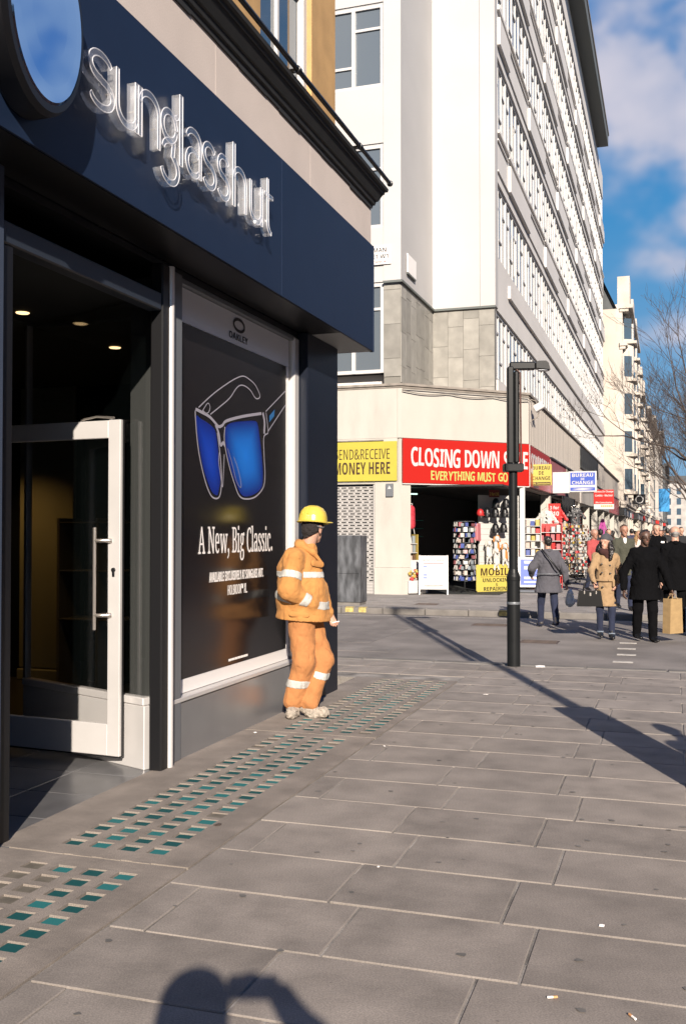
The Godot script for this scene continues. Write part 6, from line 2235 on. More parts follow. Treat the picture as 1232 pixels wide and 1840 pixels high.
	# features of a face that shows
	if o.get("face", false):
		var l2: Vector3 = j.hl
		for s in [-1.0, 1.0]:
			var e := stt()
			lathe(e, [Vector2(0, -0.009), Vector2(0.0075, -0.005), Vector2(0.0095, 0), Vector2(0.0075, 0.005), Vector2(0, 0.009)], 8, Transform3D(Basis.from_scale(Vector3(1.3, 0.8, 1.3) * k), c + hf * 0.083 * k + l2 * 0.032 * k * s + u * 0.012 * k))
			part("eye", e, o.get("eye", M.black), t)
			e = stt()
			tube(e, [c + hf * 0.086 * k + l2 * 0.016 * k * s + u * 0.032 * k, c + hf * 0.084 * k + l2 * 0.034 * k * s + u * 0.037 * k, c + hf * 0.073 * k + l2 * 0.050 * k * s + u * 0.031 * k], 0.0055 * k, 0.0035 * k, 6)
			part("eyebrow", e, o.get("brow", o.get("hair_mat", M.black)), t)
		var m := stt()
		tube(m, [c + hf * 0.080 * k - l2 * 0.024 * k - u * 0.058 * k, c + hf * 0.094 * k - u * 0.060 * k, c + hf * 0.080 * k + l2 * 0.024 * k - u * 0.058 * k], 0.006 * k, -1, 6)
		part("mouth", m, o.get("lips", mk(lin(0.30, 0.09, 0.07), 0.5)), t)
	return t

# the hem only cuts what lies below the hips
func clip_hem(clip: Array, _j: Dictionary) -> Array:
	return clip

func make_people() -> void:
	M.skin = mk(lin(0.42, 0.24, 0.17), 0.55)
	M.skin.subsurf_scatter_enabled = true
	M.skin.subsurf_scatter_strength = 0.08
	M.skin_dark = mk(lin(0.085, 0.045, 0.030), 0.5)
	M.skin_mid = mk(lin(0.30, 0.15, 0.10), 0.55)
	M.hair_dark = mk(lin(0.012, 0.009, 0.008), 0.45)
	M.hair_grey = mk(lin(0.20, 0.19, 0.18), 0.6)
	M.hair_brown = mk(lin(0.05, 0.025, 0.014), 0.5)
	M.denim = cloth(0.014, 0.02, 0.05)
	M.black_cloth = cloth(0.004, 0.004, 0.0048, 0.0)
	M.black_cloth.metallic_specular = 0.2
	worker()
	walkers()
	crowd()
	photographer()

func worker() -> void:
	var o := Vector3(-3.06, 0.002, -8.20)
	var t := thing("person", "workman in orange hi-vis suit and yellow hard hat leaning by the poster", "person", o, YAW)
	var orange := cloth(0.52, 0.235, 0.065, 0.25)
	var trous := cloth(0.47, 0.195, 0.065, 0.25)
	var band := surf(lin(0.46, 0.45, 0.42), 0.5, {"amp": 0.2, "scale": 8.0, "seed": 9})
	band.uv1_world_triplanar = false
	var boot := surf(lin(0.60, 0.52, 0.43), 0.85, {"amp": 0.55, "scale": 6.0, "seed": 9, "fine": 0.4, "fscale": 18.0})
	boot.uv1_world_triplanar = false
	boot.uv2_world_triplanar = false
	var face := deg_to_rad(102)
	var j := skeleton(1.75, face, 0.0, deg_to_rad(148))
	j.hip = Vector3(0.0, 0.87, 0)
	j.chest = Vector3(-0.05, 1.25, 0)
	j.neck = Vector3(0.03, 1.475, 0)
	j.head = Vector3(0.075, 1.625, 0.0)
	j.sh_r = Vector3(-0.085, 1.375, 0.17)
	j.el_r = Vector3(-0.125, 1.11, 0.25)
	j.wr_r = Vector3(0.055, 0.99, 0.19)
	j.sh_l = Vector3(0.0, 1.385, -0.17)
	j.el_l = Vector3(0.12, 1.11, -0.20)
	j.wr_l = Vector3(0.205, 0.90, -0.12)
	j.hip_r = Vector3(-0.02, 0.86, 0.085)
	j.hip_l = Vector3(0.035, 0.86, -0.085)
	j.knee_r = Vector3(0.0, 0.47, 0.10)
	j.ankle_r = Vector3(-0.09, 0.105, 0.07)
	j.knee_l = Vector3(0.165, 0.47, -0.02)
	j.ankle_l = Vector3(0.05, 0.09, 0.075)
	j.toe_l = Vector3(0.175, 0.035, 0.13)
	j.toe_r = Vector3(-0.105, 0.035, 0.19)
	# body with head and the free hand holding a cigarette
	var am := ArrayMesh.new()
	var body := [[j.hip, j.chest, 0.11, 0.12], [j.chest, j.neck, 0.10, 0.06], [j.sh_l, j.sh_r, 0.05, 0.05]]
	for n in ["l", "r"]:
		body.append([j["sh_" + n], j["el_" + n], 0.045, 0.036])
		body.append([j["el_" + n], j["wr_" + n], 0.036, 0.028])
		body.append([j["hip_" + n], j["knee_" + n], 0.07, 0.05])
		body.append([j["knee_" + n], j["ankle_" + n], 0.05, 0.036])
		body.append([j["ankle_" + n], j["toe_" + n], 0.034, 0.026])
	nets_into(am, body, 0.016, 0.04)
	nets_into(am, head_bones(j), 0.006, 0.02)
	nets_into(am, hand_bones(j.wr_l + Vector3(0.01, -0.01, 0), Vector3(0.35, -0.9, 0.15), Vector3(0.4, 0.2, 0.9), 1.0, 0.75), 0.0042, 0.006)
	nets_into(am, hand_bones(j.wr_r, Vector3(0.6, -0.5, -0.6), Vector3(0.2, 0.1, -1), 1.0, 0.4), 0.005, 0.006)
	part("body", am, M.skin, t)
	var ci := stt()
	tube(ci, [Vector3(0.245, 0.80, -0.085), Vector3(0.305, 0.815, -0.07)], 0.005, -1, 8)
	part("cigarette", ci, M.print_white, t)
	# trousers
	var legs := [[j.hip_l, j.hip_r, 0.12, 0.12], [j.hip_r, j.knee_r, 0.130, 0.108], [j.knee_r, j.ankle_r + Vector3(0, 0.03, 0), 0.108, 0.088], [j.hip_l, j.knee_l, 0.118, 0.095], [j.knee_l, j.ankle_l + Vector3(0, 0.03, 0), 0.095, 0.085]]
	part("trousers", nets(legs, 0.010, 0.03, {"folds": 0.018, "fold_freq": 3.6, "seed": 14, "stretch": Vector3(1, 0.75, 1), "clip": [[Vector3(0, 0.075, 0), Vector3.DOWN]]}), trous, t)
	var rleg := [legs[1], legs[2]]
	var lleg := [legs[3], legs[4]]
	var tilt := Vector3(0.1, 1, 0.0).normalized()
	part("reflective_band", nets(rleg, 0.010, 0.03, {"folds": 0.018, "fold_freq": 3.6, "seed": 14, "stretch": Vector3(1, 0.75, 1), "off": 0.005, "clip": [[Vector3(-0.05, 0.325, 0), tilt], [Vector3(-0.05, 0.255, 0), -tilt]]}), band, t)
	tilt = Vector3(0.28, 1, 0.0).normalized()
	part("reflective_band", nets(lleg, 0.010, 0.03, {"folds": 0.018, "fold_freq": 3.6, "seed": 14, "stretch": Vector3(1, 0.75, 1), "off": 0.005, "clip": [[Vector3(0.1, 0.40, 0), tilt], [Vector3(0.1, 0.335, 0), -tilt]]}), band, t)
	# jacket
	var fold := {"folds": 0.017, "fold_freq": 4.0, "seed": 21, "stretch": Vector3(1, 0.85, 1), "clip": [[Vector3(-0.15, 0.845, 0), Vector3(-0.06, -1, 0).normalized()]]}
	var torso := [[Vector3(-0.005, 0.78, 0), Vector3(-0.02, 1.05, 0), 0.250, 0.228], [Vector3(-0.02, 1.05, 0), j.chest + Vector3(0.01, 0.03, 0), 0.225, 0.195], [j.chest, j.neck + Vector3(-0.01, -0.03, 0), 0.18, 0.10], [j.sh_l, j.sh_r, 0.088, 0.092]]
	var arms := [[j.sh_r, j.el_r, 0.092, 0.086], [j.el_r, j.wr_r + Vector3(0.01, 0, 0), 0.084, 0.06], [j.sh_l, j.el_l, 0.088, 0.078], [j.el_l, j.wr_l, 0.078, 0.058]]
	var jacket := part("jacket", nets(torso + arms, 0.010, 0.045, fold), orange, t)
	for q in [[1.015, 0.07, Vector3(0.22, 1, 0.05)], [1.235, 0.055, Vector3(0.02, 1, 0)]]:
		var nn: Vector3 = q[2].normalized()
		var fo: Dictionary = fold.duplicate()
		fo.off = 0.006
		fo.clip = [[Vector3(-0.03, q[0] + q[1] / 2, 0), nn], [Vector3(-0.03, q[0] - q[1] / 2, 0), -nn]]
		part("reflective_band", nets(torso, 0.010, 0.045, fo), band, jacket)
	for q in [[arms[0], j.sh_r.lerp(j.el_r, 0.56), j.el_r - j.sh_r, 0.033], [arms[1], j.el_r.lerp(j.wr_r, 0.76), j.wr_r - j.el_r, 0.034], [arms[2], j.sh_l.lerp(j.el_l, 0.56), j.el_l - j.sh_l, 0.03]]:
		var nn: Vector3 = q[2].normalized()
		part("reflective_band", nets([q[0]], 0.009, 0.045, {"folds": 0.017, "fold_freq": 4.0, "seed": 21, "stretch": Vector3(1, 0.85, 1), "off": 0.010, "clip": [[q[1] + nn * q[3], nn], [q[1] - nn * q[3], -nn]]}), band, jacket)
	part("collar", nets([[Vector3(-0.045, 1.49, 0.07), Vector3(0.075, 1.43, 0.10), 0.032, 0.024], [Vector3(-0.045, 1.49, 0.07), Vector3(-0.055, 1.505, -0.06), 0.034, 0.034], [Vector3(0.075, 1.43, 0.10), Vector3(0.15, 1.34, 0.075), 0.024, 0.012], [Vector3(-0.05, 1.51, 0.03), Vector3(-0.01, 1.50, 0.085), 0.03, 0.022]], 0.008, 0.03), orange, jacket)
	part("pocket_flap", nets([[Vector3(0.085, 1.335, 0.15), Vector3(0.15, 1.32, 0.08), 0.03, 0.03, Vector3(0.6, 0, 0.8), 0.35]], 0.008, 0.01), orange, jacket)
	part("pocket_flap", nets([[Vector3(-0.10, 0.905, 0.235), Vector3(0.03, 0.895, 0.235), 0.026, 0.026, Vector3.BACK, 0.4]], 0.008, 0.01), orange, jacket)
	# boots
	for n in ["l", "r"]:
		var a: Vector3 = j["ankle_" + n]
		var e: Vector3 = j["toe_" + n]
		var d: Vector3 = e - a
		var st := [[a + Vector3(0, -0.035, 0) - d * 0.28, a + Vector3(0, -0.04, 0) + d * 0.25, 0.056, 0.058], [a + Vector3(0, -0.04, 0) + d * 0.25, e + Vector3(0, 0.014, 0), 0.058, 0.052], [a - d * 0.06, a + Vector3(0, 0.05, 0), 0.058, 0.056]]
		part("boot", nets(st, 0.008, 0.025, {"folds": 0.012, "fold_freq": 16.0, "clip": [[Vector3(0, 0.0, 0), Vector3.DOWN]]}), boot, t)
	# head gear
	var c: Vector3 = j.head
	var hf: Vector3 = j.hf
	part("balaclava", nets([[c - hf * 0.03 + Vector3(0, 0.03, 0), c + hf * 0.03 + Vector3(0, 0.04, 0), 0.086, 0.083], [c - hf * 0.045 - Vector3(0, 0.015, 0), c - hf * 0.04 - Vector3(0, 0.05, 0), 0.075, 0.066]], 0.006, 0.03, {"folds": 0.01, "fold_freq": 18.0, "clip": [[c - Vector3(0, 0.045, 0), Vector3(0.5, -1, 0.0).normalized()]]}), cloth(0.016, 0.012, 0.012, 0.1), t)
	var hb := Basis(Vector3.UP, deg_to_rad(148)) * Basis(Vector3.RIGHT, 0.10)
	var xf := Transform3D(hb * Basis.from_scale(Vector3(0.93, 1, 1.08)), c + Vector3(0, 0.062, 0))
	var hs := stt()
	lathe(hs, [Vector2(0.132, 0.0), Vector2(0.130, 0.025), Vector2(0.126, 0.055), Vector2(0.112, 0.095), Vector2(0.085, 0.128), Vector2(0.048, 0.145), Vector2(0.0, 0.151)], 32, xf)
	lathe(hs, [Vector2(0.118, 0.004), Vector2(0.144, -0.006), Vector2(0.147, 0.001), Vector2(0.130, 0.010)], 32, xf)
	var yel := mk(lin(0.52, 0.40, 0.06), 0.3)
	var hat := part("hard_hat", hs, yel, t)
	part("peak", nets([[c + hf * 0.12 + Vector3(0, 0.06, 0) - j.hl * 0.07, c + hf * 0.12 + Vector3(0, 0.06, 0) + j.hl * 0.07, 0.055, 0.055, Vector3.UP, 0.16]], 0.006, 0.01), yel, hat)
	var rg := stt()
	for q in [-0.03, 0.03]:
		tube(rg, [xf * Vector3(q, 0.06, -0.124), xf * Vector3(q, 0.118, -0.088), xf * Vector3(q, 0.143, 0), xf * Vector3(q, 0.118, 0.088), xf * Vector3(q, 0.06, 0.124)], 0.006, -1, 6)
	part("ridge", rg, yel, hat)
	var gg := stt()
	var gp := []
	for i in 9:
		var a := deg_to_rad(lerpf(-40, 100, i / 8.0))
		gp.append(c + Vector3(sin(a) * 0.094, 0.028 + 0.012 * sin(i * 0.8), cos(a) * 0.094))
	tube(gg, gp, 0.007, -1, 6)
	part("goggle_strap", gg, M.grey_frame, t)

func bag(called: String, label: String, cat: String, at: Vector3, turn: float, kind: int) -> void:
	var b := thing(called, label, cat, at, turn)
	var st := stt()
	match kind:
		0:    # handbag
			var m := mk(lin(0.004, 0.004, 0.0045), 0.4, 0.0, 0.3)
			plate(st, PackedVector2Array([Vector2(-0.20, 0), Vector2(0.20, 0), Vector2(0.165, 0.25), Vector2(-0.165, 0.25)]), 0.13, Transform3D(Basis(), Vector3(0, 0, -0.065)))
			part("pouch", st, m, b)
			for z in [-0.045, 0.045]:
				st = stt()
				tube(st, [Vector3(-0.10, 0.25, z), Vector3(-0.085, 0.36, z * 0.6), Vector3(0.0, 0.42, 0), Vector3(0.085, 0.36, z * 0.6), Vector3(0.10, 0.25, z)], 0.008, -1, 7)
				part("handle", st, m, b)
			st = stt()
			bx(st, Vector3(-0.012, 0.17, 0.0655), Vector3(0.012, 0.22, 0.07))
			bx(st, Vector3(-0.10, 0.20, 0.0655), Vector3(-0.085, 0.25, 0.069))
			bx(st, Vector3(0.085, 0.20, 0.0655), Vector3(0.10, 0.25, 0.069))
			part("clasp", st, M.steel, b)
		1:    # thin plastic carrier
			part("sack", nets([[Vector3(0, 0.06, 0), Vector3(0.0, 0.20, 0), 0.10, 0.075, Vector3.BACK, 0.6], [Vector3(0.0, 0.2, 0), Vector3(0.01, 0.36, 0), 0.06, 0.012]], 0.012, 0.05, {"folds": 0.03, "fold_freq": 12.0, "stretch": Vector3(1, 0.4, 1)}), mk(lin(0.55, 0.58, 0.60), 0.4), b)
		2:    # brown paper carrier
			var m := surf(lin(0.36, 0.24, 0.11), 0.8, {"amp": 0.25, "scale": 3.0, "seed": 88})
			plate(st, PackedVector2Array([Vector2(-0.15, 0), Vector2(0.15, 0), Vector2(0.13, 0.55), Vector2(0.05, 0.535), Vector2(-0.13, 0.55)]), 0.15, Transform3D(Basis(), Vector3(0, 0, -0.075)))
			part("sack", st, m, b)
			for z in [-0.05, 0.05]:
				st = stt()
				tube(st, [Vector3(-0.06, 0.53, z), Vector3(-0.03, 0.62, z * 0.3), Vector3(0.03, 0.62, z * 0.3), Vector3(0.06, 0.53, z)], 0.006, -1, 6)
				part("handle", st, m, b)
			st = stt()
			for q in [[-0.166, -0.02, 0.02], [0.04, 0.10, -0.01]]:
				quad(st, Vector3(q[0] + 0.05, 0.02, 0.0762), Vector3(q[0] + 0.058, 0.02, 0.0762), Vector3(q[1], 0.5, 0.0762), Vector3(q[1] - 0.008, 0.5, 0.0762), Vector3.BACK)
			part("crease", st, m, b)
		3:    # cabin case
			cbx(st, Vector3(-0.17, 0.05, -0.11), Vector3(0.17, 0.50, 0.11), 0.03)
			part("shell", st, surf(lin(0.10, 0.13, 0.19), 0.6, {"amp": 0.4, "scale": 5.0, "seed": 85}), b)
			st = stt()
			for x in [-0.13, 0.13]:
				lathe(st, [Vector2(0, -0.015), Vector2(0.03, -0.015), Vector2(0.03, 0.015), Vector2(0, 0.015)], 12, Transform3D(Basis(Vector3.FORWARD, PI / 2), Vector3(x, 0.03, 0.08)))
			part("wheels", st, M.black, b)
			st = stt()
			tube(st, [Vector3(-0.08, 0.5, -0.06), Vector3(-0.08, 0.75, -0.06), Vector3(0.08, 0.75, -0.06), Vector3(0.08, 0.5, -0.06)], 0.009, -1, 6)
			part("handle", st, M.steel, b)

# a point given in the camera-aligned axes of a person, in the world
func rel(at: Vector3, p: Vector3) -> Vector3:
	return at + Basis(Vector3.UP, YAW) * p

func walkers() -> void:
	# woman in grey seen from behind
	var at := Vector3(-2.14, -0.128, -18.4)
	var j := skeleton(1.66, PI + 0.12, 0.20)
	j.wr_r = Vector3(0.33, 0.80, 0.02)
	j.el_r = Vector3(0.29, 1.05, 0.04)
	j.wr_l = Vector3(-0.27, 0.95, -0.18)
	j.el_l = Vector3(-0.30, 1.08, 0.02)
	var t := person(at, j, {"label": "woman in grey padded coat walking away with a crossbody strap", "skin": M.skin, "coat": cloth(0.085, 0.083, 0.098), "legs": M.denim, "hair": "short", "hair_mat": M.hair_dark, "hem": 0.64, "flare": 0.24, "bulk": 1.30, "folds": 0.016, "shoes": mk(lin(0.05, 0.045, 0.045), 0.5), "curl_r": 1.2})
	var st := stt()
	tube(st, [Vector3(-0.14, 1.43, 0.12), Vector3(-0.05, 1.3, 0.235), Vector3(0.08, 1.12, 0.255), Vector3(0.20, 0.98, 0.19)], 0.016, -1, 6)
	part("strap", st, M.black, t)
	st = stt()
	tube(st, [Vector3(-0.25, 0.975, 0.10), Vector3(-0.12, 0.985, 0.215), Vector3(0.05, 0.985, 0.245), Vector3(0.22, 0.985, 0.14)], 0.008, -1, 6)
	part("waist_seam", st, M.grey_frame, t)
	bag("carrier_bag", "thin white carrier bag swinging from the hand of the woman in grey", "bag", rel(at, Vector3(0.385, 0.40, 0.03)), YAW, 1)
	# woman in a trench coat
	at = Vector3(-1.03, -0.128, -16.77)
	j = skeleton(1.68, -0.12, 0.07, deg_to_rad(-42))
	j.el_r = Vector3(-0.25, 1.10, 0.08)
	j.wr_r = Vector3(-0.26, 0.92, 0.26)
	j.el_l = Vector3(0.26, 1.08, -0.04)
	j.wr_l = Vector3(0.16, 0.90, 0.10)
	var beige := cloth(0.36, 0.235, 0.125, 0.2)
	t = person(at, j, {"label": "woman in beige trench coat and grey beanie with long dark hair", "skin": M.skin, "coat": beige, "legs": M.denim, "hair": "long", "hair_mat": M.hair_dark, "hat": "beanie", "hat_mat": cloth(0.07, 0.07, 0.078), "hem": 0.53, "flare": 0.205, "bulk": 1.0, "face": true, "curl_r": 1.4, "leg_bulk": 0.98, "folds": 0.018})
	st = stt()
	for q in [[-0.10, 1.22], [0.035, 1.20], [-0.095, 1.08], [0.04, 1.07], [-0.085, 0.85]]:
		lathe(st, [Vector2(0.0, 0.006), Vector2(0.013, 0.004), Vector2(0.014, -0.03)], 8, Transform3D(Basis(Vector3.RIGHT, PI / 2), Vector3(q[0], q[1], 0.155)))
	part("buttons", st, M.black, t)
	var beltp := []
	for i in 17:
		var a := TAU * i / 16.0
		beltp.append(Vector3(sin(a) * 0.178, 0.955, cos(a) * 0.150))
	st = stt()
	tube(st, beltp, 0.021, -1, 6, false)
	cbx(st, Vector3(0.07, 0.85, 0.125), Vector3(0.11, 0.97, 0.165), 0.01)
	part("belt", st, beige, t)
	part("scarf", nets([[Vector3(-0.06, 1.42, 0.06), Vector3(0.05, 1.40, 0.07), 0.06, 0.055], [Vector3(0.0, 1.40, 0.08), Vector3(0.0, 1.30, 0.10), 0.05, 0.02]], 0.012, 0.03), cloth(0.05, 0.014, 0.012), t)
	st = stt()
	for s in ["l", "r"]:
		lathe(st, [Vector2(0.058, -0.012), Vector2(0.06, 0.012)], 12, Transform3D(Basis(), j["ankle_" + s] + Vector3(0, 0.012, 0)))
	part("turn_up", st, cloth(0.20, 0.24, 0.30), t)
	bag("handbag", "structured black handbag on the arm of the woman in the trench coat", "handbag", rel(at, Vector3(-0.33, 0.55, 0.29)), YAW - 0.1, 0)
	# man in black coat with a paper bag
	at = Vector3(-0.42, -0.128, -16.62)
	j = skeleton(1.77, 0.1, 0.12)
	j.wr_r = Vector3(-0.35, 0.82, 0.06)
	j.el_r = Vector3(-0.33, 1.10, -0.02)
	j.el_l = Vector3(0.33, 1.10, 0.0)
	j.wr_l = Vector3(0.39, 0.83, 0.10)
	t = person(at, j, {"label": "man in bulky black coat and glasses carrying a paper bag", "skin": M.skin_dark, "coat": M.black_cloth, "legs": M.black_cloth, "hair": "short", "hair_mat": M.hair_dark, "hem": 0.66, "flare": 0.235, "bulk": 1.22, "face": true, "leg_bulk": 1.25, "curl_l": 1.3, "brow": M.hair_dark})
	st = stt()
	var c: Vector3 = j.head
	for s in [-1.0, 1.0]:
		var ring := []
		for i in 13:
			var a := TAU * i / 12.0
			ring.append(c + j.hf * 0.098 + j.hl * (0.034 * s + cos(a) * 0.026) + Vector3(0, 0.012 + sin(a) * 0.019, 0))
		tube(st, ring, 0.0035, -1, 5, false)
		tube(st, [c + j.hf * 0.095 + j.hl * 0.06 * s + Vector3(0, 0.018, 0), c + j.hl * 0.084 * s + Vector3(0, 0.018, 0)], 0.003, -1, 5)
	part("glasses", st, M.black, t)
	bag("paper_bag", "tall brown paper carrier bag held by the man in black", "bag", rel(at, Vector3(0.40, 0.14, 0.14)), YAW + 0.55, 2)
	# man at the edge seen from behind
	at = Vector3(0.05, -0.128, -17.88)
	j = skeleton(1.84, PI - 0.1, 0.15)
	j.wr_r = Vector3(0.26, 0.84, 0.10)
	person(at, j, {"label": "balding grey-haired man in long black overcoat seen from behind", "skin": M.skin, "coat": M.black_cloth, "legs": M.black_cloth, "hair": "thin", "hair_mat": M.hair_grey, "hem": 0.75, "flare": 0.22, "bulk": 1.15})
	bag("suitcase", "small blue grey wheeled case trailing at the frame's edge", "suitcase", rel(at, Vector3(0.24, 0.0, 0.36)), YAW, 3)
	# two men further back
	at = Vector3(-0.95, -0.0, -21.4)
	j = skeleton(1.76, 0.05, 0.18)
	t = person(at, j, {"label": "man in olive green jacket behind the trench coat woman", "skin": M.skin_mid, "coat": cloth(0.065, 0.065, 0.045), "legs": M.denim, "hair": "short", "hair_mat": M.hair_brown, "hem": 0.72, "bulk": 1.1, "face": true})
	part("shirt_front", nets([[Vector3(0, 1.46, 0.09), Vector3(0, 1.30, 0.135), 0.04, 0.012]], 0.012, 0.02), M.print_white, t)
	at = Vector3(-0.35, -0.0, -24.3)
	j = skeleton(1.80, -0.1, 0.15)
	t = person(at, j, {"label": "man in dark jacket with white chest badge facing the camera", "skin": M.skin, "coat": M.black_cloth, "legs": M.black_cloth, "hair": "short", "hair_mat": M.hair_brown, "hem": 0.80, "bulk": 1.1, "face": true, "cell": 0.018})
	st = stt()
	bx(st, Vector3(0.06, 1.36, 0.145), Vector3(0.14, 1.40, 0.17))
	part("badge", st, M.print_white, t)

func crowd() -> void:
	var specs := [
		[1066, -27.5, 1.66, 0.4, [0.30, 0.05, 0.05], "hooded passer-by in dark red top beside the sunglasses stand", "beanie", [0.35, 0.2, 0.15]],
		[1078, -30.0, 1.70, PI, [0.02, 0.022, 0.026], "dark-coated passer-by walking away beneath the red sign", "short", [0, 0, 0]],
		[1092, -33.0, 1.72, 0.0, [0.10, 0.02, 0.03], "passer-by in maroon coat between the stand and the green jacket", "long", [0, 0, 0]],
		[1100, -38.0, 1.68, PI, [0.05, 0.10, 0.05], "distant walker in green parka", "short", [0, 0, 0]],
		[1146, -28.5, 1.66, 0.2, [0.42, 0.36, 0.34], "fair-haired passer-by in pale coat behind the man in black", "long", [0.2, 0.12, 0.05]],
		[1152, -34.0, 1.64, PI, [0.28, 0.03, 0.20], "distant walker in magenta coat", "short", [0, 0, 0]],
		[1160, -36.0, 1.72, 0.0, [0.40, 0.30, 0.30], "distant walker in pink scarf and light jacket", "short", [0.1, 0.05, 0.02]],
		[1134, -40.0, 1.75, PI, [0.03, 0.03, 0.06], "distant walker in navy coat", "short", [0, 0, 0]],
		[1172, -43.0, 1.70, 0.1, [0.02, 0.02, 0.02], "distant walker in black coat and white bag strap", "long", [0, 0, 0]],
		[1184, -31.0, 1.68, 0.0, [0.16, 0.15, 0.14], "walker in grey checked scarf behind the dark jacket man", "short", [0.02, 0.015, 0.01]],
		[1198, -38.0, 1.76, PI, [0.015, 0.015, 0.018], "distant walker in black jacket glimpsed beside the balding man", "short", [0, 0, 0]],
		[1122, -48.0, 1.74, 0.0, [0.04, 0.035, 0.03], "far walker in brown coat", "short", [0, 0, 0]],
		[1140, -54.0, 1.70, PI, [0.12, 0.12, 0.13], "far walker in mid grey coat", "short", [0, 0, 0]],
		[1164, -58.0, 1.72, PI, [0.02, 0.025, 0.05], "far walker in dark blue jacket", "short", [0, 0, 0]],
		[1190, -52.0, 1.74, 0.0, [0.03, 0.02, 0.02], "far walker in chocolate coat", "short", [0, 0, 0]],
		[1206, -46.0, 1.70, PI, [0.05, 0.05, 0.055], "far walker in charcoal coat under the bare trees", "short", [0, 0, 0]],
		[1222, -34.0, 1.78, 0.0, [0.012, 0.012, 0.014], "tall walker in black at the frame's edge behind the balding man", "short", [0, 0, 0]]]
	for i in specs.size():
		var s: Array = specs[i]
		var ang: float = YAW - atan((s[0] - 616.0) / 1789.0)      # bearing of the spot from the street's axis
		var at := Vector3(s[1] * tan(ang), -0.004, s[1])
		var c: Array = s[4]
		var j := skeleton(s[2], s[3], 0.16 if i % 2 else 0.22)
		var o := {"label": s[5], "skin": M.skin if i % 3 else M.skin_mid, "coat": mk(lin(c[0], c[1], c[2]), 0.9), "legs": M.black_cloth if i % 2 else M.denim, "hair": s[6], "hair_mat": mk(lin(s[7][0], s[7][1], s[7][2]), 0.6) if s[7][0] > 0 else M.hair_dark, "hem": 0.66 + 0.05 * (i % 4), "bulk": 1.08 + 0.04 * (i % 3), "cell": 0.024, "hands": i < 6, "group": "people in the far crowd", "folds": 0.015}
		if s[6] == "beanie":
			o.hair = "short"
			o.hat = "beanie"
			o.hat_mat = o.hair_mat
		person(at, j, o)

# the one who takes the picture, whose shadow falls on the paving, and somebody passing outside the frame
func photographer() -> void:
	var at := Vector3(-0.04, 0.0, 0.26)
	var j := skeleton(1.72, PI, 0.0)
	j.head = Vector3(-0.06, 1.61, -0.02)
	j.neck = Vector3(-0.06, 1.46, 0.04)
	j.sh_r = Vector3(0.14, 1.42, 0.06)
	j.sh_l = Vector3(-0.24, 1.38, 0.06)
	j.el_r = Vector3(0.33, 1.51, -0.01)
	j.wr_r = Vector3(0.20, 1.62, -0.11)
	j.el_l = Vector3(-0.27, 1.15, -0.06)
	j.wr_l = Vector3(-0.06, 1.30, -0.12)
	var t := person(at, j, {"label": "photographer in dark hooded coat standing behind the viewpoint holding a camera", "skin": M.skin, "coat": M.black_cloth, "legs": M.denim, "hem": 0.75, "cell": 0.02, "hand_r": Vector3(-0.8, 0.5, -0.1), "hand_l": Vector3(0.7, 0.6, -0.2)})
	part("hood", nets([[j.head + Vector3(-0.01, 0.02, 0.02), j.head + Vector3(-0.01, -0.10, 0.03), 0.122, 0.125]], 0.02, 0.03), M.black_cloth, t)
	var cm := thing("camera_body", "small black compact camera held up by the photographer", "camera", Vector3(0.035, 1.615, 0.08), YAW)
	var st := stt()
	cbx(st, Vector3(-0.10, -0.035, -0.02), Vector3(0.08, 0.045, 0.02), 0.008)
	part("case", st, M.black, cm)
	st = stt()
	lathe(st, [Vector2(0.018, 0.0), Vector2(0.018, 0.012), Vector2(0.0, 0.012)], 12, Transform3D(Basis(Vector3.RIGHT, -PI / 2), Vector3(-0.05, 0.01, -0.02)))
	part("lens", st, M.black, cm)
	at = Vector3(1.40, 0.0, -5.15)
	j = skeleton(1.72, PI, 0.2)
	person(at, j, {"label": "passer-by in dark coat walking on the pavement beside the viewpoint", "skin": M.skin, "coat": M.black_cloth, "legs": M.denim, "hair": "short", "hair_mat": M.hair_dark, "hem": 0.7, "cell": 0.022, "bulk": 1.15})

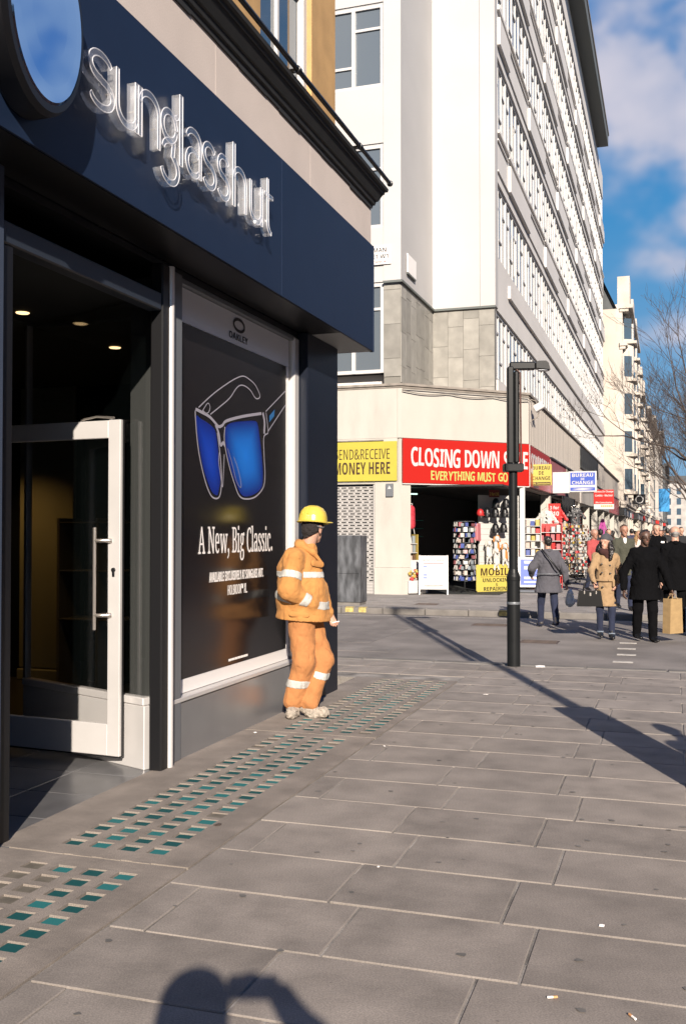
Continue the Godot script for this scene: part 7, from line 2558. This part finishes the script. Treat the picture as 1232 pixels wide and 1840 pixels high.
# ------------------------------------------------------------------ litter
func make_details() -> void:
	for q in [[-0.405, -3.50, 0.4, "cigarette end lying alone on the near paving slab"], [-0.13, -3.44, 2.2, "pale crumpled cigarette end nearest the frame's lower corner"]]:
		var b := thing("cigarette_end", q[3], "litter", Vector3(q[0], 0.006, q[1]), q[2])
		var st := stt()
		tube(st, [Vector3(-0.012, 0, 0), Vector3(0.008, 0, 0)], 0.0042, -1, 8)
		part("paper", st, M.print_white, b)
		st = stt()
		tube(st, [Vector3(0.0081, 0, 0), Vector3(0.024, 0.0, 0)], 0.0044, -1, 8)
		part("filter", st, mk(lin(0.55, 0.28, 0.12), 0.8), b)
	var labels := ["tiny white scrap of paper on the middle slabs", "small pale pebble by the open slab joint", "white fleck of litter near the glass blocks", "pale gum spot scrap on the far slabs", "brown dry leaf scrap on the concrete by the glass blocks", "white scrap at the foot of the metal panel", "tan scrap beside the lamp post base"]
	var at := [Vector3(-0.28, 0, -4.2), Vector3(-1.34, 0, -4.6), Vector3(-2.05, 0, -7.2), Vector3(-1.75, 0, -9.8), Vector3(-2.36, 0.002, -4.98), Vector3(-3.16, 0.003, -7.35), Vector3(-1.5, 0, -12.05)]
	for i in at.size():
		var s := thing("litter_scrap", labels[i], "litter", at[i], i * 1.1)
		var st := stt()
		var w: float = [0.022, 0.012, 0.02, 0.05, 0.045, 0.03, 0.12][i]
		plate(st, PackedVector2Array([Vector2(-w / 2, -w / 3), Vector2(w * 0.4, -w / 2.6), Vector2(w / 2, w / 4), Vector2(0, w / 2.4), Vector2(-w * 0.45, w / 5)]), 0.003, Transform3D(Basis(Vector3.RIGHT, -PI / 2 + 0.12), Vector3(0, 0.004, 0)))
		part("scrap", st, M.iron if i == 4 else M.print_white, s)
	# trodden gum and grit, too many and too small to tell apart
	for k in 2:
		var st := stt()
		for i in (260 if k == 0 else 420):
			var p := Vector3(rng.randf_range(-2.15, 3.5), 0.0, rng.randf_range(-12.0, -2.2))
			var r := rng.randf_range(0.007, 0.018) if k == 0 else rng.randf_range(0.0015, 0.004)
			var n := 7
			for j in n:
				var a0 := TAU * j / n
				var a1 := TAU * (j + 1) / n
				var e := r * (1.0 + 0.25 * sin(j * 2.3 + i))
				var f := r * (1.0 + 0.25 * sin(((j + 1) % n) * 2.3 + i))
				var top := p + Vector3(0, 0.0042 if k == 0 else 0.0045, 0)
				var q0 := p + Vector3(cos(a0) * e * 1.2, 0.0028, sin(a0) * e)
				var q1 := p + Vector3(cos(a1) * f * 1.2, 0.0028, sin(a1) * f)
				tri(st, top, q0, q1, Vector3.UP)
		var o := struct("gum_spots" if k == 0 else "grit", st, surf(lin(0.16, 0.15, 0.14), 0.8, {"amp": 0.5, "scale": 1.3, "seed": 3}) if k == 0 else M.mortar)
		o.set_meta("kind", "stuff")
		o.set_meta("label", "flattened grey gum spots trodden into the near paving" if k == 0 else "pale grit scattered over the near paving slabs")
		o.set_meta("category", "gum" if k == 0 else "grit")
	# mended strips of the side road
	for q in [[-9.0, -3.9, -14.6, -13.9, 0], [-1.6, 1.5, -18.9, -17.6, 1], [-5.4, -4.5, -19.9, -15.0, 1]]:
		var st := stt()
		bx(st, Vector3(q[0], -0.131, q[2]), Vector3(q[1], -0.1265, q[3]))
		struct("road_patch", st, M.asphalt_dark if q[4] else M.asphalt_pale)
